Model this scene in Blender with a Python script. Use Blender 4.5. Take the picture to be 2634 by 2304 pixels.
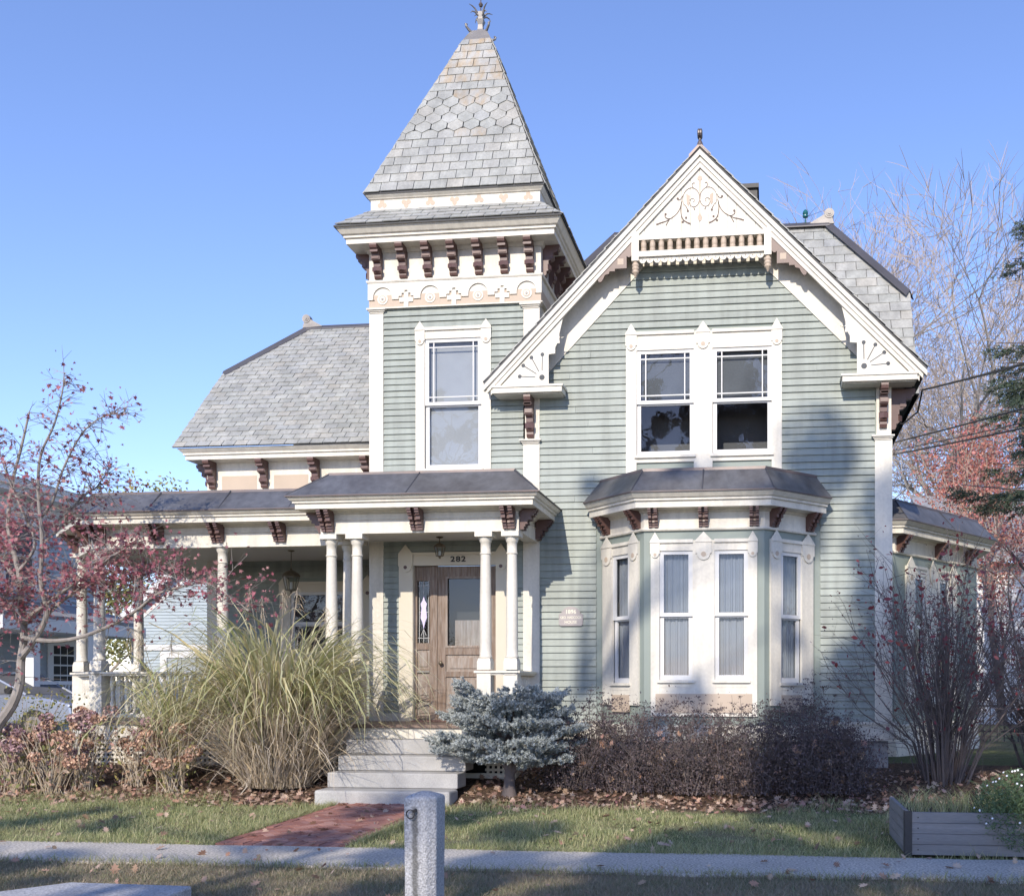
import bpy, math, random
import numpy as np
from mathutils import Vector, Matrix

for _o in list(bpy.data.objects):
    bpy.data.objects.remove(_o)
scene = bpy.context.scene
COL = scene.collection
R = math.radians

# ------------------------------------------------------------------ camera
F, CX, HY, DIST, EYE = 2600.0, 1682.0, 1760.0, 15.05, 1.6
IW, IH = 2634.0, 2304.0
YAW = math.atan(298 / 2600)
_c, _s = math.cos(YAW), math.sin(YAW)
cam_d = bpy.data.cameras.new('camera')
cam = bpy.data.objects.new('camera', cam_d)
COL.objects.link(cam)
cam.location = (0, -DIST, EYE)
cam.rotation_euler = (R(90), 0, YAW)
cam_d.sensor_fit = 'HORIZONTAL'
cam_d.sensor_width = 36
cam_d.lens = 36 * F / IW
cam_d.shift_x = -(CX - IW / 2) / IW
cam_d.shift_y = (HY - IH / 2) / IW
cam_d.clip_start = 0.1
cam_d.clip_end = 2000
scene.camera = cam
scene.render.resolution_x, scene.render.resolution_y = 1024, 895

# ------------------------------------------------------------------ sky, sun
SUN_TO = Vector((-0.10, -1.0, 0.62)).normalized()
EL = math.asin(SUN_TO.z)
AZ = math.atan2(SUN_TO.x, SUN_TO.y)
world = bpy.data.worlds.new('World')
scene.world = world
world.use_nodes = True
wn = world.node_tree
bg = wn.nodes['Background']
sky = wn.nodes.new('ShaderNodeTexSky')
sky.sky_type = 'NISHITA'
sky.sun_disc = False
sky.sun_elevation = EL
sky.sun_rotation = AZ
sky.altitude = 50
sky.air_density = 1.0
sky.dust_density = 0.2
sky.ozone_density = 5.5
tint = wn.nodes.new('ShaderNodeMix')
tint.data_type = 'RGBA'
tint.blend_type = 'MULTIPLY'
tint.inputs[0].default_value = 1.0
tint.inputs[7].default_value = (1.06, 0.915, 0.99, 1)
wn.links.new(sky.outputs[0], tint.inputs[6])
wn.links.new(tint.outputs[2], bg.inputs[0])
bg.inputs[1].default_value = 0.132
sun_d = bpy.data.lights.new('sun', 'SUN')
sun = bpy.data.objects.new('sun', sun_d)
COL.objects.link(sun)
sun_d.energy = 2.35
sun_d.angle = R(0.53)
sun_d.color = (1.0, 0.905, 0.77)
sun.rotation_euler = SUN_TO.to_track_quat('Z', 'Y').to_euler()
scene.view_settings.view_transform = 'Standard'
scene.view_settings.look = 'None'
scene.view_settings.gamma = 1
scene.view_settings.exposure = 1.07
scene.render.engine = 'CYCLES'
scene.cycles.max_bounces = 6
scene.cycles.transparent_max_bounces = 12


def at(x, y, Y=0.0):
    a = (x - CX) / F
    b = (HY - y) / F
    t = (Y + DIST) / (_s * a + _c)
    return Vector((t * (_c * a - _s), Y, EYE + t * b))


# ------------------------------------------------------------------ materials
MATS = {}


def mat(name, col, rough=0.6, var=0.12, scale=6.0, col2=None, mix2=0.5, rnd=0.0, rndcol=None, bump=0.0,
        bscale=60.0, metal=0.0, spec=0.5, fine=0.0, fscale=120.0, stretch=None, emit=None, streak=0.0, transl=0.0, hue=0.0):
    m = bpy.data.materials.new(name)
    m.use_nodes = True
    nt = m.node_tree
    N, L = nt.nodes, nt.links
    b = N['Principled BSDF']
    b.inputs['Roughness'].default_value = rough
    b.inputs['Metallic'].default_value = metal
    b.inputs['Specular IOR Level'].default_value = spec
    geo = N.new('ShaderNodeNewGeometry')
    pos = geo.outputs['Position']
    if stretch:
        mp = N.new('ShaderNodeVectorMath')
        mp.operation = 'MULTIPLY'
        mp.inputs[1].default_value = stretch
        L.new(pos, mp.inputs[0])
        pos = mp.outputs[0]

    def noise(sc, det=4.0):
        n = N.new('ShaderNodeTexNoise')
        n.inputs['Scale'].default_value = sc
        n.inputs['Detail'].default_value = det
        L.new(pos, n.inputs['Vector'])
        return n.outputs['Fac']

    def mrange(src, a, b_, f0=0.0, f1=1.0):
        r = N.new('ShaderNodeMapRange')
        r.inputs[1].default_value, r.inputs[2].default_value = f0, f1
        r.inputs[3].default_value, r.inputs[4].default_value = a, b_
        L.new(src, r.inputs[0])
        return r.outputs[0]

    def mixc(fac, c1, c2, mode='MIX'):
        x = N.new('ShaderNodeMix')
        x.data_type = 'RGBA'
        x.blend_type = mode
        for s, v in ((x.inputs[0], fac), (x.inputs[6], c1), (x.inputs[7], c2)):
            if hasattr(v, 'links'):
                L.new(v, s)
            else:
                s.default_value = v
        return x.outputs[2]

    cur = (*col, 1)
    if col2:
        cur = mixc(mrange(noise(scale), 0, 1, mix2 - 0.15, mix2 + 0.15), cur, (*col2, 1))
    if rnd or rndcol:
        oi = N.new('ShaderNodeObjectInfo')
        ad = N.new('ShaderNodeMath')
        ad.operation = 'ADD'
        L.new(oi.outputs['Random'], ad.inputs[0])
        L.new(geo.outputs['Random Per Island'], ad.inputs[1])
        fr = N.new('ShaderNodeMath')
        fr.operation = 'FRACT'
        L.new(ad.outputs[0], fr.inputs[0])
        wn_ = N.new('ShaderNodeTexWhiteNoise')
        wn_.noise_dimensions = '1D'
        L.new(fr.outputs[0], wn_.inputs['W'])
        if rndcol:
            ramp = N.new('ShaderNodeValToRGB')
            els = ramp.color_ramp.elements
            for i, cc in enumerate(rndcol):
                p = i / max(1, len(rndcol) - 1)
                e = els[i] if i < 2 else els.new(p)
                e.position = p
                e.color = (*cc, 1)
            L.new(wn_.outputs['Value'], ramp.inputs[0])
            cur = ramp.outputs[0]
        if rnd:
            hs = N.new('ShaderNodeHueSaturation')
            if hasattr(cur, 'links'):
                L.new(cur, hs.inputs['Color'])
            else:
                hs.inputs['Color'].default_value = cur
            L.new(mrange(wn_.outputs['Value'], 1 - rnd, 1 + rnd), hs.inputs['Value'])
            if hue:
                L.new(mrange(fr.outputs[0], 0.5 - hue, 0.5 + hue), hs.inputs['Hue'])
            cur = hs.outputs[0]
    if var:
        hs = N.new('ShaderNodeHueSaturation')
        if hasattr(cur, 'links'):
            L.new(cur, hs.inputs['Color'])
        else:
            hs.inputs['Color'].default_value = cur
        L.new(mrange(noise(scale * 0.6, 6), 1 - var, 1 + var, 0.25, 0.75), hs.inputs['Value'])
        cur = hs.outputs[0]
    if streak:
        mp2 = N.new('ShaderNodeVectorMath')
        mp2.operation = 'MULTIPLY'
        mp2.inputs[1].default_value = (5.0, 5.0, 0.45)
        L.new(geo.outputs['Position'], mp2.inputs[0])
        ns_ = N.new('ShaderNodeTexNoise')
        ns_.inputs['Scale'].default_value = 1.6
        ns_.inputs['Detail'].default_value = 6
        L.new(mp2.outputs[0], ns_.inputs['Vector'])
        hs = N.new('ShaderNodeHueSaturation')
        if hasattr(cur, 'links'):
            L.new(cur, hs.inputs['Color'])
        else:
            hs.inputs['Color'].default_value = cur
        L.new(mrange(ns_.outputs['Fac'], 1 - 1.6 * streak, 1 + 0.6 * streak, 0.32, 0.6), hs.inputs['Value'])
        cur = hs.outputs[0]
    if fine:
        hs = N.new('ShaderNodeHueSaturation')
        if hasattr(cur, 'links'):
            L.new(cur, hs.inputs['Color'])
        else:
            hs.inputs['Color'].default_value = cur
        L.new(mrange(noise(fscale, 2), 1 - fine, 1 + fine, 0.3, 0.7), hs.inputs['Value'])
        cur = hs.outputs[0]
    if hasattr(cur, 'links'):
        L.new(cur, b.inputs['Base Color'])
    else:
        b.inputs['Base Color'].default_value = cur
    if bump:
        bp = N.new('ShaderNodeBump')
        bp.inputs['Strength'].default_value = bump
        bp.inputs['Distance'].default_value = 0.02
        L.new(noise(bscale, 3), bp.inputs['Height'])
        L.new(bp.outputs[0], b.inputs['Normal'])
    if transl:
        tr = N.new('ShaderNodeBsdfTranslucent')
        if hasattr(cur, 'links'):
            L.new(cur, tr.inputs[0])
        else:
            tr.inputs[0].default_value = cur
        mx = N.new('ShaderNodeMixShader')
        mx.inputs[0].default_value = transl
        L.new(b.outputs[0], mx.inputs[1])
        L.new(tr.outputs[0], mx.inputs[2])
        L.new(mx.outputs[0], N['Material Output'].inputs[0])
    MATS[name] = m
    return m


def glass_mat(name, tint=(0.9, 0.93, 0.95), ior=1.9):
    m = bpy.data.materials.new(name)
    m.use_nodes = True
    nt = m.node_tree
    N, L = nt.nodes, nt.links
    N.remove(N['Principled BSDF'])
    lw = N.new('ShaderNodeLayerWeight')
    pw = N.new('ShaderNodeMath')
    pw.operation = 'POWER'
    L.new(lw.outputs['Facing'], pw.inputs[0])
    pw.inputs[1].default_value = 4.0
    fr = N.new('ShaderNodeMapRange')
    r0 = ((ior - 1) / (ior + 1)) ** 2
    fr.inputs[3].default_value = r0
    fr.inputs[4].default_value = 1.0
    L.new(pw.outputs[0], fr.inputs[0])
    gl = N.new('ShaderNodeBsdfGlossy')
    gl.inputs['Roughness'].default_value = 0.015
    tr = N.new('ShaderNodeBsdfTransparent')
    tr.inputs[0].default_value = (*tint, 1)
    geo = N.new('ShaderNodeNewGeometry')
    nz = N.new('ShaderNodeTexNoise')
    nz.inputs['Scale'].default_value = 2.2
    L.new(geo.outputs['Position'], nz.inputs['Vector'])
    bp = N.new('ShaderNodeBump')
    bp.inputs['Strength'].default_value = 0.12
    bp.inputs['Distance'].default_value = 0.02
    L.new(nz.outputs['Fac'], bp.inputs['Height'])
    L.new(bp.outputs[0], gl.inputs['Normal'])
    mx = N.new('ShaderNodeMixShader')
    L.new(fr.outputs[0], mx.inputs[0])
    L.new(tr.outputs[0], mx.inputs[1])
    L.new(gl.outputs[0], mx.inputs[2])
    L.new(mx.outputs[0], N['Material Output'].inputs[0])
    MATS[name] = m
    return m


mat('white_paint', (0.655, 0.615, 0.53), 0.5, var=0.07, scale=2.5, streak=0.07, fine=0.05, fscale=26, bump=0.05, bscale=40)
mat('cream_paint', (0.60, 0.545, 0.435), 0.5, var=0.05, scale=2.5)
mat('sash_white', (0.62, 0.615, 0.60), 0.4, var=0.03)
mat('sage_paint', (0.262, 0.292, 0.262), 0.55, var=0.13, scale=1.6, streak=0.10, rnd=0.08, fine=0.05, fscale=22, stretch=(0.35, 1, 3), bump=0.08, bscale=25)
mat('sage_flat', (0.238, 0.275, 0.245), 0.55, var=0.10, scale=2.0)
mat('beige_paint', (0.48, 0.385, 0.295), 0.6, var=0.07, scale=4)
mat('maroon_paint', (0.115, 0.062, 0.052), 0.42, var=0.15, scale=14)
mat('slate', (0.3, 0.3, 0.3), 0.55, var=0.20, scale=5, streak=0.08, fine=0.10, fscale=30, bump=0.15, bscale=30, rnd=0.06,
    rndcol=[(0.318, 0.322, 0.30), (0.345, 0.345, 0.318), (0.33, 0.337, 0.312), (0.362, 0.36, 0.332), (0.312, 0.32, 0.31), (0.35, 0.338, 0.30), (0.335, 0.34, 0.315)])
mat('slate_stain', (0.36, 0.35, 0.32), 0.55, var=0.2, scale=9, col2=(0.36, 0.28, 0.18), mix2=0.56, stretch=(1, 1, 0.12), fine=0.06, fscale=35, bump=0.12, bscale=30, rnd=0.08)
mat('roof_core', (0.10, 0.10, 0.10), 0.9, var=0)
mat('metal_roof', (0.175, 0.175, 0.18), 0.45, var=0.16, scale=2.2, col2=(0.125, 0.12, 0.12), mix2=0.55, metal=0.45, streak=0.12, fine=0.08, fscale=18, stretch=(1, 1, 0.6))
mat('metal_trim', (0.115, 0.10, 0.10), 0.45, var=0.2, scale=5, col2=(0.15, 0.115, 0.105), metal=0.3)
mat('ridge_metal', (0.105, 0.10, 0.105), 0.5, var=0.15, scale=4, metal=0.3)
mat('seam_dark', (0.055, 0.055, 0.062), 0.5, var=0.1)
mat('zinc', (0.25, 0.235, 0.22), 0.55, var=0.2, scale=12, metal=0.5)
mat('iron', (0.03, 0.028, 0.028), 0.55, var=0.2, scale=30)
mat('bronze', (0.16, 0.13, 0.09), 0.45, var=0.25, scale=25, metal=0.6)
mat('granite', (0.39, 0.38, 0.36), 0.8, var=0.16, scale=3, fine=0.16, fscale=110, bump=0.25, bscale=90, col2=(0.31, 0.305, 0.30))
mat('foundation_stone', (0.25, 0.255, 0.27), 0.85, var=0.15, scale=3, fine=0.14, fscale=70, bump=0.3, bscale=50)
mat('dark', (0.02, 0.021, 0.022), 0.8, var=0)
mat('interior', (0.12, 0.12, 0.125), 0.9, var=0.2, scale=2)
mat('curtain', (0.34, 0.36, 0.39), 0.9, var=0.06, scale=8, transl=0.25)
mat('shade_white', (0.34, 0.345, 0.35), 0.9, var=0.05, scale=7, fine=0.22, fscale=260)
mat('screen_grey', (0.10, 0.105, 0.11), 0.85, var=0.35, scale=3, fine=0.25, fscale=120, stretch=(1, 1, 0.4))
mat('oak_door', (0.17, 0.115, 0.08), 0.65, var=0.22, scale=5, col2=(0.255, 0.205, 0.17), mix2=0.52, stretch=(9, 9, 0.9), fine=0.10, fscale=14)
mat('oak_worn', (0.23, 0.17, 0.13), 0.65, var=0.2, scale=4, col2=(0.31, 0.27, 0.235), mix2=0.5, stretch=(9, 9, 0.9), fine=0.1, fscale=14)
mat('floor_wood', (0.20, 0.14, 0.11), 0.6, var=0.2, scale=6, stretch=(8, 1, 1))
mat('brass', (0.55, 0.38, 0.14), 0.35, var=0.1, metal=0.9)
mat('lavender_glass', (0.62, 0.56, 0.80), 0.25, var=0.1, scale=20)
mat('plaque', (0.36, 0.325, 0.315), 0.6, var=0.14, scale=9, stretch=(1, 1, 6))
mat('plaque_gilt', (0.72, 0.68, 0.56), 0.5, var=0.05)
mat('mat_brown', (0.17, 0.10, 0.085), 0.95, var=0.2, scale=20)
mat('brick_red', (0.3, 0.12, 0.09), 0.85, var=0.18, scale=9, fine=0.10, fscale=70, bump=0.25, bscale=60, rnd=0.20,
    rndcol=[(0.33, 0.135, 0.095), (0.27, 0.115, 0.09), (0.36, 0.165, 0.12), (0.235, 0.11, 0.095), (0.34, 0.185, 0.15), (0.29, 0.125, 0.09)])
glass_mat('glass', ior=1.68)
glass_mat('lantern_glass', (0.85, 0.87, 0.85), 1.5)


# ------------------------------------------------------------------ mesh helpers
def wloc(o):
    v = Vector((0, 0, 0))
    while o:
        v += o.location
        o = o.parent
    return v


def lift(parent):
    """no fourth level: a piece of a sub-part hangs from the part itself"""
    while parent and parent.parent and parent.parent.parent:
        parent = parent.parent
    return parent


def link(o, parent=None):
    COL.objects.link(o)
    parent = lift(parent)
    if parent:
        o.parent = parent
    return o


class MB:
    def __init__(s):
        s.v, s.f = [], []

    def add(s, vs, fs):
        o = len(s.v)
        s.v += [tuple(p) for p in vs]
        s.f += [tuple(i + o for i in f) for f in fs]
        return s

    def obox(s, o, a, b, c):
        o, a, b, c = Vector(o), Vector(a), Vector(b), Vector(c)
        vs = [o, o + a, o + a + b, o + b, o + c, o + a + c, o + a + b + c, o + b + c]
        fs = [(0, 3, 2, 1), (4, 5, 6, 7), (0, 1, 5, 4), (1, 2, 6, 5), (2, 3, 7, 6), (3, 0, 4, 7)]
        if a.cross(b).dot(c) < 0:
            fs = [f[::-1] for f in fs]
        return s.add(vs, fs)

    def box(s, x0, x1, y0, y1, z0, z1):
        return s.obox((x0, y0, z0), (x1 - x0, 0, 0), (0, y1 - y0, 0), (0, 0, z1 - z0))

    def prism(s, poly, vec):
        vec = Vector(vec)
        p = [Vector(q) for q in poly]
        n = len(p)
        nr = Vector((0, 0, 0))
        for i in range(n):
            nr += p[i].cross(p[(i + 1) % n])
        if nr.dot(vec) > 0:
            p = p[::-1]
        vs = p + [q + vec for q in p]
        fs = [tuple(range(n)), tuple(range(2 * n - 1, n - 1, -1))]
        for i in range(n):
            j = (i + 1) % n
            fs.append((i, i + n, j + n, j))
        return s.add(vs, fs)

    def quad(s, *p):
        return s.add(p, [tuple(range(len(p)))])

    def tube(s, pts, rads, n=6, cap=True):
        pts = [Vector(p) for p in pts]
        if not hasattr(rads, '__len__'):
            rads = [rads] * len(pts)
        vs, fs = [], []
        prev = None
        for i, p in enumerate(pts):
            t = pts[min(i + 1, len(pts) - 1)] - pts[max(i - 1, 0)]
            if t.length < 1e-9:
                t = Vector((0, 0, 1))
            t.normalize()
            if prev is None:
                ref = Vector((0, 0, 1)) if abs(t.z) < 0.9 else Vector((1, 0, 0))
                u = t.cross(ref).normalized()
            else:
                u = (prev - t * prev.dot(t))
                if u.length < 1e-6:
                    u = t.orthogonal()
                u.normalize()
            prev = u
            w = t.cross(u)
            for k in range(n):
                a = 2 * math.pi * k / n
                vs.append(p + (u * math.cos(a) + w * math.sin(a)) * rads[i])
        for i in range(len(pts) - 1):
            for k in range(n):
                k2 = (k + 1) % n
                fs.append((i * n + k, i * n + k2, (i + 1) * n + k2, (i + 1) * n + k))
        if cap:
            fs.append(tuple(range(n - 1, -1, -1)))
            e = (len(pts) - 1) * n
            fs.append(tuple(range(e, e + n)))
        return s.add(vs, fs)

    def lathe(s, prof, cx=0, cy=0, z0=0, n=14):
        vs, fs = [], []
        for r, z in prof:
            for k in range(n):
                a = 2 * math.pi * k / n
                vs.append((cx + r * math.cos(a), cy + r * math.sin(a), z0 + z))
        for i in range(len(prof) - 1):
            for k in range(n):
                k2 = (k + 1) % n
                fs.append((i * n + k, i * n + k2, (i + 1) * n + k2, (i + 1) * n + k))
        fs.append(tuple(range(n - 1, -1, -1)))
        e = (len(prof) - 1) * n
        fs.append(tuple(range(e, e + n)))
        return s.add(vs, fs)

    def sweep(s, path, prof, caps=True, flip=False):
        """mitred sweep of prof [(d outward, z)] along plan path (outward on the right of travel)"""
        P = [Vector((p[0], p[1])) for p in path]
        n = len(P)
        ms = []
        for i in range(n):
            ns = []
            for a, b in ((i - 1, i), (i, i + 1)):
                if a >= 0 and b < n:
                    t = (P[b] - P[a]).normalized()
                    ns.append(Vector((t.y, -t.x)))
            m = ns[0] if len(ns) == 1 else (ns[0] + ns[1]) / (1 + ns[0].dot(ns[1]))
            ms.append(m)
        k = len(prof)
        vs, fs = [], []
        for i in range(n):
            for d, z in prof:
                q = P[i] + ms[i] * d
                vs.append((q.x, q.y, z))
        for i in range(n - 1):
            for j in range(k - 1):
                fs.append((i * k + j, (i + 1) * k + j, (i + 1) * k + j + 1, i * k + j + 1))
        if caps:
            fs.append(tuple(range(k - 1, -1, -1)))
            fs.append(tuple((n - 1) * k + j for j in range(k)))
        return s.add(vs, fs)

    def mesh(s, name, m, smooth=False):
        me = bpy.data.meshes.new(name)
        me.from_pydata(s.v, [], s.f)
        if m:
            me.materials.append(MATS[m])
        if smooth:
            me.polygons.foreach_set('use_smooth', [True] * len(me.polygons))
        me.update()
        return me

    def build(s, name, m, parent=None, smooth=False, bevel=0, kind=None):
        o = bpy.data.objects.new(name, s.mesh(name, m, smooth))
        link(o, parent)
        if parent:
            o.location = -wloc(o.parent)
        if smooth:
            try:
                md = o.modifiers.new('edges', 'EDGE_SPLIT')
                md.split_angle = R(38)
            except Exception:
                pass
        if bevel:
            md = o.modifiers.new('bevel', 'BEVEL')
            md.width = bevel
            md.segments = 2
            md.limit_method = 'ANGLE'
        if kind:
            o['kind'] = kind
        return o


def inst(name, me, parent, loc, rot=(0, 0, 0), sc=None):
    o = bpy.data.objects.new(name, me)
    link(o, parent)
    o.location = Vector(loc) - (wloc(o.parent) if parent else Vector((0, 0, 0)))
    o.rotation_euler = rot
    if sc:
        o.scale = sc
    return o


def tag(o, label, cat=None, group=None, kind=None):
    o['label'] = label
    if cat:
        o['category'] = cat
    if group:
        o['group'] = group
    if kind:
        o['kind'] = kind
    return o


def empty(name, loc, label, cat, group=None):
    o = bpy.data.objects.new(name, None)
    COL.objects.link(o)
    o.location = loc
    o.empty_display_size = 0.2
    return tag(o, label, cat, group)


def big_mesh(name, V, Fc, m, parent=None, smooth=False, kind=None):
    """V (n,3) array, Fc (m,k) array, k = 3 or 4"""
    V = np.asarray(V, dtype=np.float32)
    Fc = np.asarray(Fc, dtype=np.int32)
    me = bpy.data.meshes.new(name)
    k = Fc.shape[1]
    me.vertices.add(len(V))
    me.vertices.foreach_set('co', V.ravel())
    me.loops.add(Fc.size)
    me.loops.foreach_set('vertex_index', Fc.ravel())
    me.polygons.add(len(Fc))
    me.polygons.foreach_set('loop_start', np.arange(len(Fc), dtype=np.int32) * k)
    me.polygons.foreach_set('loop_total', np.full(len(Fc), k, dtype=np.int32))
    me.polygons.foreach_set('use_smooth', np.full(len(Fc), bool(smooth)))
    me.materials.append(MATS[m])
    me.update(calc_edges=True)
    o = bpy.data.objects.new(name, me)
    link(o, parent)
    if parent:
        o.location = -wloc(o.parent)
    if kind:
        o['kind'] = kind
    return o


class Frame:
    """wall frame: u runs right as seen from outside, n points outward"""

    def __init__(s, o, u):
        s.o = Vector((o[0], o[1], 0))
        s.u = Vector((u[0], u[1], 0)).normalized()
        s.n = Vector((s.u.y, -s.u.x, 0))
        s.rz = math.atan2(s.u.y, s.u.x)

    def p(s, u, z, d=0.0):
        return s.o + s.u * u + s.n * d + Vector((0, 0, z))

    def box(s, mb, u0, u1, z0, z1, d0, d1):
        return mb.obox(s.p(u0, z0, d0), s.u * (u1 - u0), s.n * (d1 - d0), Vector((0, 0, z1 - z0)))

    def poly(s, mb, pts, d0, d1):
        return mb.prism([s.p(u, z, d0) for u, z in pts], s.n * (d1 - d0))


def clip(poly, nx, ny, c):
    """keep nx*x+ny*y <= c"""
    out = []
    n = len(poly)
    for i in range(n):
        a, b = poly[i], poly[(i + 1) % n]
        da, db = nx * a[0] + ny * a[1] - c, nx * b[0] + ny * b[1] - c
        if da <= 0:
            out.append(a)
        if (da < 0 < db) or (db < 0 < da):
            t = da / (da - db)
            out.append((a[0] + (b[0] - a[0]) * t, a[1] + (b[1] - a[1]) * t))
    return out


def clip_convex(poly, hull):
    """hull counter-clockwise"""
    n = len(hull)
    for i in range(n):
        a, b = hull[i], hull[(i + 1) % n]
        ex, ey = b[0] - a[0], b[1] - a[1]
        nx, ny = ey, -ex
        poly = clip(poly, nx, ny, nx * a[0] + ny * a[1])
        if len(poly) < 3:
            return []
    return poly


def area2(p):
    return 0.5 * sum(p[i][0] * p[(i + 1) % len(p)][1] - p[(i + 1) % len(p)][0] * p[i][1] for i in range(len(p)))


def gz(x, y):
    """ground height"""
    ks = [(-400, 0.0), (-5.6, 0.0), (-2.6, 0.05), (-1.0, 0.37), (0, 0.39), (6, 0.42), (400, 0.5)]
    for (a, za), (b, zb) in zip(ks, ks[1:]):
        if a <= y <= b:
            return za + (zb - za) * (y - a) / (b - a)
    return 0.0
# ================================================================== the house
rng = random.Random(7)
FRONT = Frame((0, 0), (1, 0))
house = empty('victorian_house', (-3.0, 1.0, 0.3), 'sage green clapboard house with slate roofed corner tower, front gable and wraparound porch', 'house')


def wall_sheet(mb, fr, outline, holes, d0=-0.12, d1=0.0):
    """outline convex ccw polygon (u,z); holes rectangles (u0,u1,z0,z1)"""
    us = sorted({p[0] for p in outline} | {h[0] for h in holes} | {h[1] for h in holes})
    zs = sorted({p[1] for p in outline} | {h[2] for h in holes} | {h[3] for h in holes})
    for a, b in zip(us, us[1:]):
        for c, d in zip(zs, zs[1:]):
            if b - a < 1e-5 or d - c < 1e-5:
                continue
            mu, mz = (a + b) / 2, (c + d) / 2
            if any(h[0] < mu < h[1] and h[2] < mz < h[3] for h in holes):
                continue
            q = clip_convex([(a, c), (b, c), (b, d), (a, d)], outline)
            if len(q) >= 3 and abs(area2(q)) > 1e-4:
                mb.quad(*[fr.p(u, z, d1) for u, z in q])
                mb.quad(*[fr.p(u, z, d0) for u, z in q[::-1]])


def clapboards(parent, fr, outline, holes, z0, z1, pitch=0.1, m='sage_paint', th=0.0225, d=0.001, jitter=0.002):
    z = z0
    while z < z1 - 0.01:
        zt = min(z + pitch, z1)
        umin, umax = min(p[0] for p in outline), max(p[0] for p in outline)
        segs = [(umin, umax)]
        for h in holes:
            if h[2] < zt - 0.005 and h[3] > z + 0.005:
                ns = []
                for a, b in segs:
                    if h[1] <= a or h[0] >= b:
                        ns.append((a, b))
                    else:
                        if h[0] - a > 0.02:
                            ns.append((a, h[0]))
                        if b - h[1] > 0.02:
                            ns.append((h[1], b))
                segs = ns
        s2 = []
        for a, b in segs:
            if b - a > 1.2 and rng.random() < 0.24:
                c_ = rng.uniform(a + 0.4, b - 0.4)
                s2 += [(a, c_ - 0.0015), (c_ + 0.0015, b)]
            else:
                s2.append((a, b))
        for a, b in s2:
            j0, j1 = rng.uniform(-jitter, jitter), rng.uniform(-jitter, jitter)
            q = clip_convex([(a, z), (b, z), (b, zt + 0.012), (a, zt + 0.012)], outline)
            if len(q) < 3 or abs(area2(q)) < 0.001:
                continue
            zb = min(p[1] for p in q)
            n = len(q)
            tht = th * rng.uniform(0.85, 1.2)
            vs = []
            for u, zz in q:
                k = 1 - max(0, min(1, (zz - z) / (pitch + 0.012)))
                jj = j0 + (j1 - j0) * (u - umin) / max(0.01, umax - umin)
                vs.append(fr.p(u, zz + (jj if zz < z + 0.02 else 0), d + 0.003 + tht * k))
            back = [fr.p(u, zz, d - 0.004) for u, zz in q]
            MB().add(vs + back, [tuple(range(n))] + [(i, i + n, (i + 1) % n + n, (i + 1) % n) for i in range(n)]).build('clapboard', m, parent)
        z += pitch


def circle(cu, cz, r, n=16, a0=0.0, a1=2 * math.pi):
    full = abs(a1 - a0 - 2 * math.pi) < 1e-6
    k = n if full else n + 1
    return [(cu + r * math.cos(a0 + (a1 - a0) * i / n), cz + r * math.sin(a0 + (a1 - a0) * i / n)) for i in range(k)]


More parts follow.
